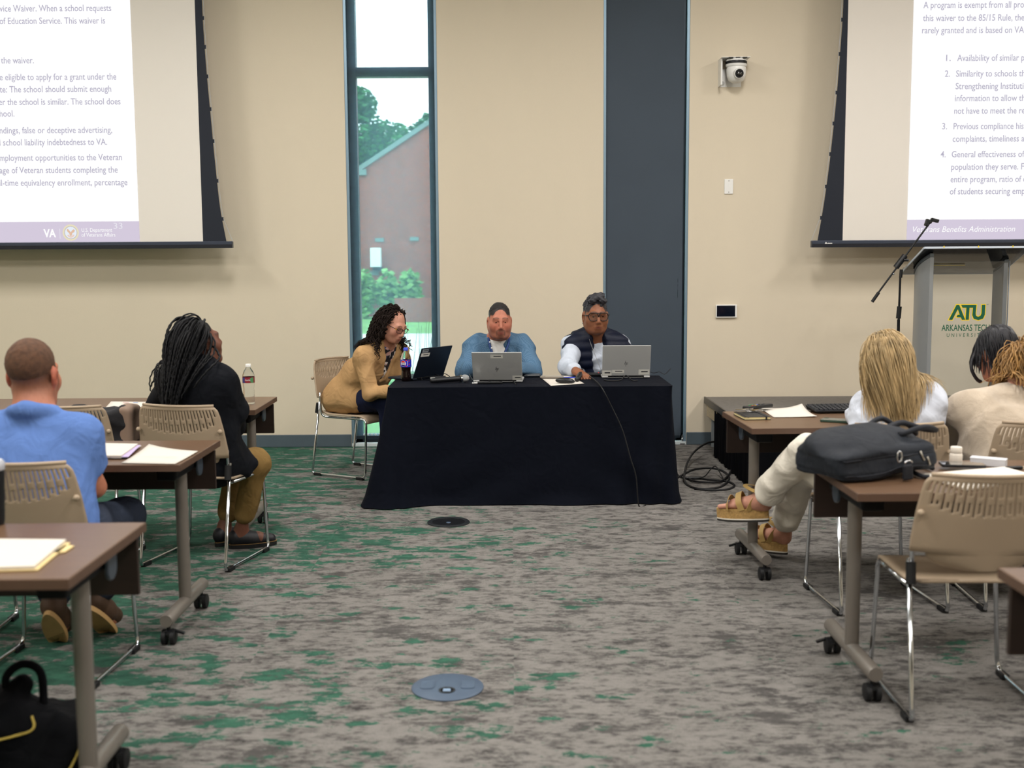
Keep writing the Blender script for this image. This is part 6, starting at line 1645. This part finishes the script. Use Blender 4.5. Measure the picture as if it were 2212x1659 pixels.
J['hdR'] = (Vector((-.5, .6, -.3)), Vector((.3, 0, 1)), .5); J['hdL'] = (Vector((.6, .6, -.3)), Vector((0, 0, 1)), .5)
make_body(P, J, '#6b4334', face_tint('#5e3833', '#241812'), h=.0068)
F = Field(); torso(F, J, .026, .98); [arm(F, J, sd, .018, end=.97) for sd in 'LR']
F.cap(J['pel'] + Vector((-.06, -.02, -.02)), J['pel'] + Vector((.09, -.03, -.02)), .125, k=.06)
F.cap(J['pel'] + Vector((.11, .0, .0)), at_y(528, 1020, 5.66), .095, .035, .05); F.cap(J['pel'] + Vector((.10, .06, .05)), at_y(545, 1000, 5.70), .08, .04, .05)
cloth_obj('blazer', F, fabric('blazer_midnight', '#0a0d14'), P, 33, .006, 20, .007)
F = Field(); [leg(F, J, sd, .012, th=.085, kn=.062, an=.042, end=.76) for sd in 'LR']; F.cap(J['hipL'], J['hipR'], .115, k=.05)
cloth_obj('trousers', F, fabric('trousers_mustard', '#80663c'), P, 35, .005, 26)
for sd in 'LR':
    sh_, heel, toe = loafer(P, J['an' + sd], J['toe' + sd], mat('loafer_black', '#13131a', .5), None, name='loafer')
    so = MB(); d = (toe - heel); d.z = 0; n_ = Vector((-d.y, d.x, 0)).normalized(); d.normalize(); out = []
    for i in range(24):
        a = 2 * math.pi * i / 24; u = math.cos(a); out.append(lerp(heel, toe, .5 + .5 * u) + d * .035 * u + n_ * math.sin(a) * (.040 + .006 * u)); 
    so.add([(p.x, p.y, .002) for p in out] + [(p.x, p.y, .022) for p in out], [tuple(reversed(range(24))), tuple(range(24, 48))] + [(i, (i + 1) % 24, 24 + (i + 1) % 24, 24 + i) for i in range(24)])
    so.build('sole', M_rubber, sh_)
    MB().tube([(p.x, p.y, .024) for p in out], .0018, 5, closed=True).build('welt', mat('welt_tan', '#8a6a3a', .6), sh_, True)
Fb = Field(); head_prims(Fb, H, face=False); Fb.cap(H.w(0, -.018, -.045), J['nk'], .05, .06, .03); torso(Fb, J, .03, .98); [arm(Fb, J, sd, .026) for sd in 'LR']
M_braid = mat('hair_black_braid', '#05060a', .6, spec=.3, bump=.9, bscale=160, var=.3, vscale=60)
F = Field(); F.ell(H.w(0, -.020, .05), (.0775, .097, .0865), H.R); F.ell(H.w(0, .12, -.02), (.07, .075, .09), H.R, .01, 's'); cloth_obj('hair', F, M_braid, P, 3, .003, 130, .006)
ro, dd = scalp_roots(H, 190, 5, lo=.0, front=.05, grow=1.03, back=1.2, ymax=.04)
bc_ = J['nk'] - fw * .06 - rt * .02
S = drape(ro, dd, [Fb], 18, .0205, .28, np.random.RandomState(8).uniform(.003, .026, len(ro)), 2, .15, tuple(-fw * .05 - rt * .05), (tuple(bc_), tuple(rt), 1.1))
strand_obj('braids', S, .0056, M_braid, P, 6, .8, .0016, .03, 3)
for px, py, yy in ((388, 759, 5.50), (352, 882, 5.50)): MB().cyl(at_y(px, py - 3, yy), at_y(px - 1, py + 3, yy), .006, n=8).build('bead', mat('bead_silver', '#cfd2cf', .3, metal=.8), P)
rel(P)

# ------------------------------------------------------------------ man in the blue polo, seen from behind
P = thing('person', 'seated man with short brown hair in a light blue polo shirt, seen from behind', 'person', (-1.725, 4.08, 0))
H = Head(at_y(72, 814, 4.12), (.03, 1, -.02), 1.07)
J = dict(head=H, nk=at_y(74, 900, 4.07), ch=at_y(70, 985, 4.07), pel=Vector((-1.725, 4.02, .54)), shR=at_y(165, 944, 4.09), shL=at_y(-22, 948, 4.09),
         elR=at_y(205, 1052, 4.17), wrR=at_y(172, 1066, 4.36), elL=at_y(-62, 1060, 4.17), wrL=Vector((-1.82, 4.40, .63)))
J['hipR'] = Vector((-1.62, 4.07, .52)); J['hipL'] = Vector((-1.83, 4.07, .52))
J['knR'] = Vector((-1.565, 4.45, .49)); J['knL'] = Vector((-1.92, 4.46, .50))
J['anR'] = Vector((-1.68, 4.42, .19)); J['anL'] = Vector((-1.80, 4.31, .20))
J['toeR'] = Vector((-1.66, 4.51, .045)); J['toeL'] = Vector((-1.82, 4.40, .045))
J['hdR'] = (Vector((-.8, .6, -.2)), Vector((0, 0, 1)), .6); J['hdL'] = (Vector((.8, .6, -.2)), Vector((0, 0, 1)), .6)
fade = lambda x, y, z: np.where(y > .05, .085 - z, np.where(y > .01, .02 - z, -.075 - z + .0 * x))
def p5t(c, L, near, sk):
    x, y, z = L[:, 0], L[:, 1], L[:, 2]
    back = near & (y < .045) & (np.abs(x) < .0745 + .01)
    ear = near & (np.abs(x) > .072) & (np.abs(z) < .045) & (y > -.04)
    a = np.clip((z + .085) / .10, 0, 1) * back * ~ear
    c = blend(c, a, '#5a4030', .95)
    c = blend(c, ear * 1.0, '#a8503c', .6)
    return c
make_body(P, J, '#b5765c', p5t, h=.0066, bulk=1.1, neck=.064)
F = Field(); torso(F, J, .02, 1.12); [arm(F, J, sd, .03, end=0, bulk=1.08) for sd in 'LR']
for sd in 'LR': F.cap(J['sh' + sd], lerp(J['sh' + sd], J['el' + sd], .72), .075, .078, .04); n_ = (J['el' + sd] - J['sh' + sd]).normalized()
for sd in 'LR':
    F.cap(lerp(J['sh' + sd], J['el' + sd], .98), lerp(J['sh' + sd], J['el' + sd], 1.6), .10, .10, .006, 's')
ring(F, J['nk'] + Vector((0, .005, .022)), Matrix.Identity(3), .079, .076, .02, 0, 360, 20, .012, -.008)
cloth_obj('polo_shirt', F, fabric('polo_blue', '#5f7fbe'), P, 43, .011, 15, .008, (1, 1, .8))
F = Field(); [leg(F, J, sd, .02, an=.05, end=.92) for sd in 'LR']; F.cap(J['hipL'], J['hipR'], .13, k=.05); cloth_obj('trousers', F, fabric('jeans_slate', '#2c3342'), P, 45, .005, 26, .009)
for sd in 'LR':
    an, toe = J['an' + sd], J['toe' + sd]; heel = an + Vector((0, -.035, -.02)); d = (toe - heel).normalized()
    F = Field(); F.cap(heel, lerp(heel, toe, .5), .042, .045, .03); F.cap(lerp(heel, toe, .5), toe + Vector((0, .03, .012)), .046, .035, .03); F.cap(an + Vector((0, 0, .04)), heel, .045, .04, .03); F.cut((0, 0, -1), (0, 0, .004))
    sh_ = field_obj('shoe', F, mat('shoe_brown', '#4a3526', .7, var=.15), P, .006, 1)
    so = MB(); n_ = Vector((1, 0, 0)); up = d.cross(n_); up = -up if up.z > 0 else up; out = []
    for i in range(28):
        a = 2 * math.pi * i / 28; u = math.cos(a); out.append(lerp(heel, toe, .5 + .5 * u) + d * (.042 * u) + n_ * math.sin(a) * (.043 + .005 * u))
    vs = [p + up * .042 for p in out] + [p + up * .062 for p in out]
    for v in vs: v.z = max(v.z, .003)
    so.add(vs, [tuple(reversed(range(28))), tuple(range(28, 56))] + [(i, (i + 1) % 28, 28 + (i + 1) % 28, 28 + i) for i in range(28)])
    so.build('sole', mat('sole_gum', '#b08d5c', .7, var=.1), sh_)
F = Field(); F.ell(H.w(0, -.021, .05), (.0765 * H.s, .0965 * H.s, .086 * H.s), H.R); F.cut(-(H.R.col[2] - H.R.col[1] * .3), H.w(0, 0, .02)); F.ell(H.w(0, .125, .03), (.08 * H.s, .07 * H.s, .06 * H.s), H.R, .012, 's')
cloth_obj('hair', F, mat('hair_brown_crop', '#5c3f2c', .75, var=.3, vscale=60, bump=.8, bscale=500), P, 4, .0008, 150, .005)
rel(P)

# ------------------------------------------------------------------ blonde woman, seen from behind, legs crossed into the aisle
P = thing('person', 'blonde woman in white shirt and trousers, legs crossed into the aisle, seen from behind', 'person', (1.605, 4.885, 0))
H = Head(at_y(1910, 783, 4.94), (-.22, .96, -.10), .94)
J = dict(head=H, nk=at_y(1925, 838, 4.93), ch=at_y(1940, 905, 4.95), pel=Vector((1.60, 4.87, .55)), shR=at_y(1995, 868, 4.92), shL=at_y(1880, 886, 5.02),
         elR=Vector((1.90, 5.10, .76)), wrR=Vector((1.78, 5.33, .78)), elL=Vector((1.64, 5.22, .775)), wrL=Vector((1.70, 5.42, .78)))
J['hipR'] = Vector((1.64, 4.92, .53)); J['hipL'] = Vector((1.50, 4.95, .53))
J['knR'] = Vector((1.335, 5.02, .655)); J['anR'] = at_y(1640, 1082, 5.33)
J['knL'] = Vector((1.37, 5.25, .52)); J['anL'] = Vector((1.365, 5.56, .145))
hR, tR = at_y(1652, 1100, 5.33), at_y(1556, 1098, 5.45)
hL, tL = Vector((1.375, 5.575, .085)), Vector((1.225, 5.73, .08))
J['toeR'] = lerp(hR, tR, .82); J['toeL'] = lerp(hL, tL, .82)
J['hdR'] = (Vector((-.6, 1, -.1)), Vector((0, 0, 1)), .4); J['hdL'] = (Vector((.3, 1, -.1)), Vector((0, 0, 1)), .4)
def bare_foot(F, an, heel, toe):
    n_ = (toe - heel).normalized(); sd = Vector((n_.y, -n_.x, 0)).normalized(); L_ = (toe - heel).length
    F.cap(an, heel + Vector((0, 0, .028)), .034, .030, .03); F.cap(an + Vector((0, 0, .0)), lerp(heel, toe, .55) + Vector((0, 0, .028)), .032, .024, .03)
    F.cap(heel + Vector((0, 0, .026)), lerp(heel, toe, .7) + Vector((0, 0, .022)), .028, .026, .03)
    for i in range(5):
        o_ = (i - 2) * .0145; ln = (.97, .985, .96, .93, .88)[i]
        F.cap(lerp(heel, toe, .62) + sd * o_ * .8 + Vector((0, 0, .02)), lerp(heel, toe, ln) + sd * o_ + Vector((0, 0, .014)), .013 if i else .0145, .0085 if i else .0115, .006)
F = Field(); head_prims(F, H, face=False); F.cap(H.w(0, -.018, -.045), J['nk'], .05, .058, .03); torso(F, J, -.014, .95, shw=.05)
for sd in 'LR':
    arm(F, J, sd, -.006); leg(F, J, sd, -.012, an=.044); d, b, cu = J['hd' + sd]; hand(F, J['wr' + sd], d, b, 1 if sd == 'R' else -1, cu, .93)
bare_foot(F, J['anR'], hR, tR); bare_foot(F, J['anL'], hL, tL)
sk = np.array(lin('#c58f7a'), np.float32); field_obj('body', F, M_skin, P, .0055, 1, lambda V: np.tile(sk, (len(V), 1)))
F = Field(); torso(F, J, .026, .96); [arm(F, J, sd, .03, end=.9) for sd in 'LR']; ring(F, J['nk'] + Vector((0, 0, .01)), Matrix.Identity(3), .068, .068, .015, 0, 360, 16, .012)
cloth_obj('shirt', F, fabric('shirt_pale_blue', '#d3d9e6', .2), P, 53, .009, 20, .007)
F = Field(); [leg(F, J, sd, .008, th=.088, kn=.068, an=.066, end=.79 if sd == 'R' else .77) for sd in 'LR']; F.cap(J['hipL'], J['hipR'], .12, k=.05)
for sd in 'LR':
    a, b = J['kn' + sd], J['an' + sd]; n_ = (b - a).normalized(); F.cut(n_, lerp(a, b, .88)) if sd == 'R' and False else None
cloth_obj('trousers', F, fabric('trousers_white', '#e0dacd', .25), P, 55, .006, 24)
M_strap = mat('sandal_tan_leather', '#b3945a', .55, var=.06); M_rope = mat('espadrille_rope', '#b08d56', .8, var=.2, vscale=90, bump=.9, bscale=260); M_solew = mat('sole_white', '#d8d2c6', .7); M_soled = mat('sole_dark', '#2e2c2a', .8)
def sandal(an, heel, toe):
    e = bpy.data.objects.new('sandal', None); col.objects.link(e); e.parent = P
    d = (toe - heel).normalized(); sd = Vector((d.y, -d.x, 0)).normalized(); up = sd.cross(d).normalized(); up = up if up.z > 0 else -up; L_ = (toe - heel).length
    def outl(hh, g):
        o = []
        for i in range(30):
            a = 2 * math.pi * i / 30; u = math.cos(a); wd = .036 + .009 * math.sin(max(0, min(1, .5 + .5 * u)) * 2.6 - .4)
            o.append(heel + d * (L_ * (.5 + .5 * u) + .02 * u) + sd * math.sin(a) * (wd + g) + up * hh)
        return o
    def slab(h0, h1, g, m, nm):
        A, B = outl(h0, g), outl(h1, g); n = 30; MB().add(A + B, [tuple(reversed(range(n))), tuple(range(n, 2 * n))] + [(i, (i + 1) % n, n + (i + 1) % n, n + i) for i in range(n)]).build(nm, m, e, 50)
    slab(-.042, -.002, 0, M_rope, 'rope_platform'); slab(-.048, -.042, .003, M_solew, 'white_welt'); slab(-.058, -.048, .001, M_soled, 'outsole')
    slab(-.002, .004, -.002, M_strap, 'footbed')
    def strap(pts, w_):
        S_ = spline(pts, 6); m = MB(); n = len(S_); vs = []
        for i, p in enumerate(S_):
            t_ = (S_[min(i + 1, n - 1)] - S_[max(i - 1, 0)]).normalized(); ctr = lerp(heel, toe, .45) + up * .02; o_ = (p - ctr); o_ = (o_ - t_ * o_.dot(t_)).normalized(); b = t_.cross(o_).normalized()
            vs += [p - b * w_ / 2, p + b * w_ / 2, p + b * w_ / 2 + o_ * .003, p - b * w_ / 2 + o_ * .003]
        fs = []
        for i in range(n - 1):
            for k in range(4): fs.append((i * 4 + k, i * 4 + (k + 1) % 4, (i + 1) * 4 + (k + 1) % 4, (i + 1) * 4 + k))
        m.add(vs, fs); m.build('strap', M_strap, e, 40)
    Q = lambda u, s_, h_: heel + d * L_ * u + sd * s_ + up * h_
    strap([Q(.76, -.046, .0), Q(.76, -.042, .034), Q(.76, 0, .056), Q(.76, .042, .034), Q(.76, .046, .0)], .028)
    strap([Q(.44, -.044, .0), Q(.50, -.044, .045), Q(.54, 0, .080), Q(.54, .044, .045), Q(.48, .046, .0)], .032)
    aa = an + (heel - an) * .2
    strap([Q(.30, -.044, .0), Q(.16, -.046, .05), Q(-.02, -.034, .085), Q(-.10, 0, .09), Q(-.02, .034, .085), Q(.16, .046, .05), Q(.30, .044, .0)], .024)
    strap([Q(-.02, -.036, .085), Q(.16, -.050, .10), Q(.36, -.02, .115), Q(.36, .02, .115), Q(.16, .050, .10), Q(-.02, .036, .085)], .022)
    b_ = MB(); 
    for s_ in (-.042, .042): [b_.sphere(Q(u, s_, .008), .0035, 8, 6) for u in (.28, .32)]
    b_.build('rivet', mat('gold', '#c9a24a', .3, metal=1), e, True)
    k_ = MB(); c0 = Q(.2, .037, .087); k_.tube([c0 - d * .010 - up * .012, c0 + d * .010 - up * .012, c0 + d * .010 + up * .012, c0 - d * .010 + up * .012], .0018, 6, closed=True); k_.build('buckle', MATS['gold'], e, True)
sandal(J['anR'], hR, tR); sandal(J['anL'], hL, tL)
Fb = Field(); head_prims(Fb, H, face=False); Fb.cap(H.w(0, -.018, -.045), J['nk'], .05, .06, .03); torso(Fb, J, .028, .96); [arm(Fb, J, sd, .03) for sd in 'LR']
M_blond = mat('hair_blonde', '#b39a70', .45, var=.42, vscale=45, stretch=(1, 1, .12))
F = Field(); F.ell(H.w(0, -.024, .045), (.084, .102, .092), H.R); F.ell(H.w(0, -.055, -.05), (.082, .06, .10), H.R, .05); F.ell(H.w(0, .13, -.03), (.075, .085, .10), H.R, .01, 's'); cloth_obj('hair', F, M_blond, P, 3, .004, 60, .007)
ro, dd = scalp_roots(H, 2300, 15, lo=-.01, front=.05, grow=1.07, back=1.0, ymax=.04)
S = drape(ro, dd, [Fb], 15, .0205, .30, np.random.RandomState(18).uniform(.003, .022, len(ro)), 2, .12, (0, -.06, 0), (tuple(J['nk']), (1, .2, 0), .9))
strand_obj('hair_strands', S, .0017, M_blond, P, 4, .4, .0018, .16, 3)
rel(P)

# ------------------------------------------------------------------ woman in the oatmeal sweater with wavy ponytail
P = thing('person', 'woman with wavy auburn-blonde half-up hair in an oatmeal sweater, bent over the table', 'person', (2.27, 4.90, 0))
H = Head(at_y(2214, 806, 5.02), (-.12, .93, -.35), 1.02)
J = dict(head=H, nk=at_y(2180, 868, 4.93), ch=at_y(2180, 935, 4.88), pel=Vector((2.25, 4.82, .55)), shL=at_y(2090, 888, 4.94), shR=at_y(2270, 892, 4.92),
         elL=at_y(2072, 930, 5.10), wrL=Vector((2.18, 5.30, .78)), elR=Vector((2.42, 5.04, .76)), wrR=Vector((2.30, 5.30, .78)))
for sd, x in (('L', 2.16), ('R', 2.36)):
    J['hip' + sd] = Vector((x, 4.90, .53)); J['kn' + sd] = Vector((x, 5.28, .52)); J['an' + sd] = Vector((x, 5.30, .09)); J['toe' + sd] = Vector((x, 5.44, .025))
J['hdL'] = (Vector((.3, 1, -.1)), Vector((0, 0, 1)), .4); J['hdR'] = (Vector((-.3, 1, -.1)), Vector((0, 0, 1)), .4)
make_body(P, J, '#c08a74', None, h=.0075, face=False)
F = Field(); torso(F, J, .034, 1.02); [arm(F, J, sd, .036, end=.92, bulk=1.05) for sd in 'LR']; F.cap(J['pel'] - Vector((.09, 0, .02)), J['pel'] + Vector((.09, 0, -.02)), .14, k=.06)
cloth_obj('sweater', F, fabric('sweater_oatmeal', '#c2b3a0', .5, 300, .08, .95, .3), P, 63, .012, 16, .008)
F = Field(); [leg(F, J, sd, .02) for sd in 'LR']; F.cap(J['hipL'], J['hipR'], .12, k=.05); cloth_obj('trousers', F, fabric('trousers_black', '#111218'), P, 65, .004, 24, .01)
for sd in 'LR': loafer(P, J['an' + sd], J['toe' + sd], MATS['shoe_black'], None)
Fb = Field(); head_prims(Fb, H, face=False); Fb.cap(H.w(0, -.018, -.045), J['nk'], .05, .06, .03); torso(Fb, J, .04, 1.02); [arm(Fb, J, sd, .04) for sd in 'LR']
M_aub = mat('hair_auburn_blonde', '#96713f', .5, var=.5, vscale=38, stretch=(1, 1, .16))
F = Field(); F.ell(H.w(0, -.022, .045), (.082, .10, .09), H.R); F.ell(H.w(0, .13, -.03), (.075, .085, .10), H.R, .01, 's'); F.ell(H.w(.02, -.10, .095), (.042, .036, .036), H.R, .02); cloth_obj('hair', F, M_aub, P, 3, .006, 70, .006)
rg = random.Random(7); ro = []; dd = []; lay = []
for i in range(420):
    a = rg.uniform(0, 6.28); ro.append(tuple(H.w(.02 + .032 * math.cos(a), -.105 - .02 * rg.random(), .085 + .03 * math.sin(a)))); dd.append(tuple(H.R @ Vector((.9 * math.cos(a), -.8, .3 * math.sin(a))))); lay.append(rg.uniform(.008, .06))
S = drape(ro, dd, [Fb], 22, .0205, .30, lay, 9, .2, (.05, -.04, 0)); strand_obj('hair_strands', S, .0031, M_aub, P, 4, .5, .010, .14, 3)
ro, dd = scalp_roots(H, 480, 25, lo=-.01, front=.05, grow=1.08, back=1.0, ymax=.04)
S = drape(ro, dd, [Fb], 9, .0205, .30, np.random.RandomState(28).uniform(.005, .025, len(ro)), 2, .15, (.03, 0, 0)); strand_obj('loose_waves', S, .0031, M_aub, P, 4, .5, .008, .12, 5)
rel(P)

# ------------------------------------------------------------------ dark-haired woman beyond her
P = thing('person', 'dark-haired woman bowing her head in front of the lectern, mostly hidden behind another woman', 'person', (2.86, 4.90, 0))
chair_at('P8', 2.86, 4.90, 0, 'tan chair of the dark-haired woman, beyond the right edge')
H = Head(at_y(2152, 764, 5.36), (-.35, .85, -.38), 1.0)
J = dict(head=H, nk=Vector((2.48, 5.27, .95)), ch=Vector((2.68, 5.10, .82)), pel=Vector((2.86, 4.88, .55)), shL=Vector((2.53, 5.24, .89)), shR=Vector((2.76, 5.22, .90)),
         elL=Vector((2.54, 5.38, .81)), wrL=Vector((2.60, 5.56, .79)), elR=Vector((2.88, 5.30, .80)), wrR=Vector((2.74, 5.48, .785)))
for sd, x in (('L', 2.76), ('R', 2.96)):
    J['hip' + sd] = Vector((x, 4.90, .53)); J['kn' + sd] = Vector((x, 5.28, .52)); J['an' + sd] = Vector((x, 5.30, .09)); J['toe' + sd] = Vector((x, 5.44, .025))
J['hdL'] = (Vector((.3, 1, -.1)), Vector((0, 0, 1)), .4); J['hdR'] = (Vector((-.3, 1, -.1)), Vector((0, 0, 1)), .4)
make_body(P, J, '#b98068', None, h=.0075, face=False)
F = Field(); torso(F, J, .02, .95); [arm(F, J, sd, .024, end=.92) for sd in 'LR']; cloth_obj('cardigan', F, fabric('cardigan_charcoal', '#23262e'), P, 73, .008, 20, .009)
F = Field(); [leg(F, J, sd, .02) for sd in 'LR']; F.cap(J['hipL'], J['hipR'], .12, k=.05); cloth_obj('trousers', F, MATS['trousers_black'], P, 75, .004, 24, .012)
for sd in 'LR': loafer(P, J['an' + sd], J['toe' + sd], MATS['shoe_black'], None)
Fb = Field(); head_prims(Fb, H, face=False); Fb.cap(H.w(0, -.018, -.045), J['nk'], .05, .06, .03); torso(Fb, J, .03, .95)
M_dk = mat('hair_near_black', '#17171d', .5, var=.4, vscale=50, stretch=(1, 1, .2))
F = Field(); F.ell(H.w(0, -.022, .045), (.083, .102, .091), H.R); F.ell(H.w(0, .125, -.03), (.07, .08, .10), H.R, .01, 's'); cloth_obj('hair', F, M_dk, P, 3, .004, 70, .006)
ro, dd = scalp_roots(H, 520, 35, lo=-.01, front=.06, grow=1.05, back=1.0)
S = drape(ro, dd, [Fb], 6, .0205, .34, np.random.RandomState(38).uniform(.002, .008, len(ro)), 2, .05); strand_obj('hair_strands', S, .0027, M_dk, P, 4, .5, .003, .15, 5)
lk = [H.w(-.075, .045, .03), H.w(-.105, .06, -.02), H.w(-.11, .065, -.06), H.w(-.085, .075, -.10), H.w(-.05, .085, -.115)]
MB().tube(spline(lk, 6), [.009] * 24 + [.004], 6).build('loose_lock', M_dk, P, True)
rel(P)
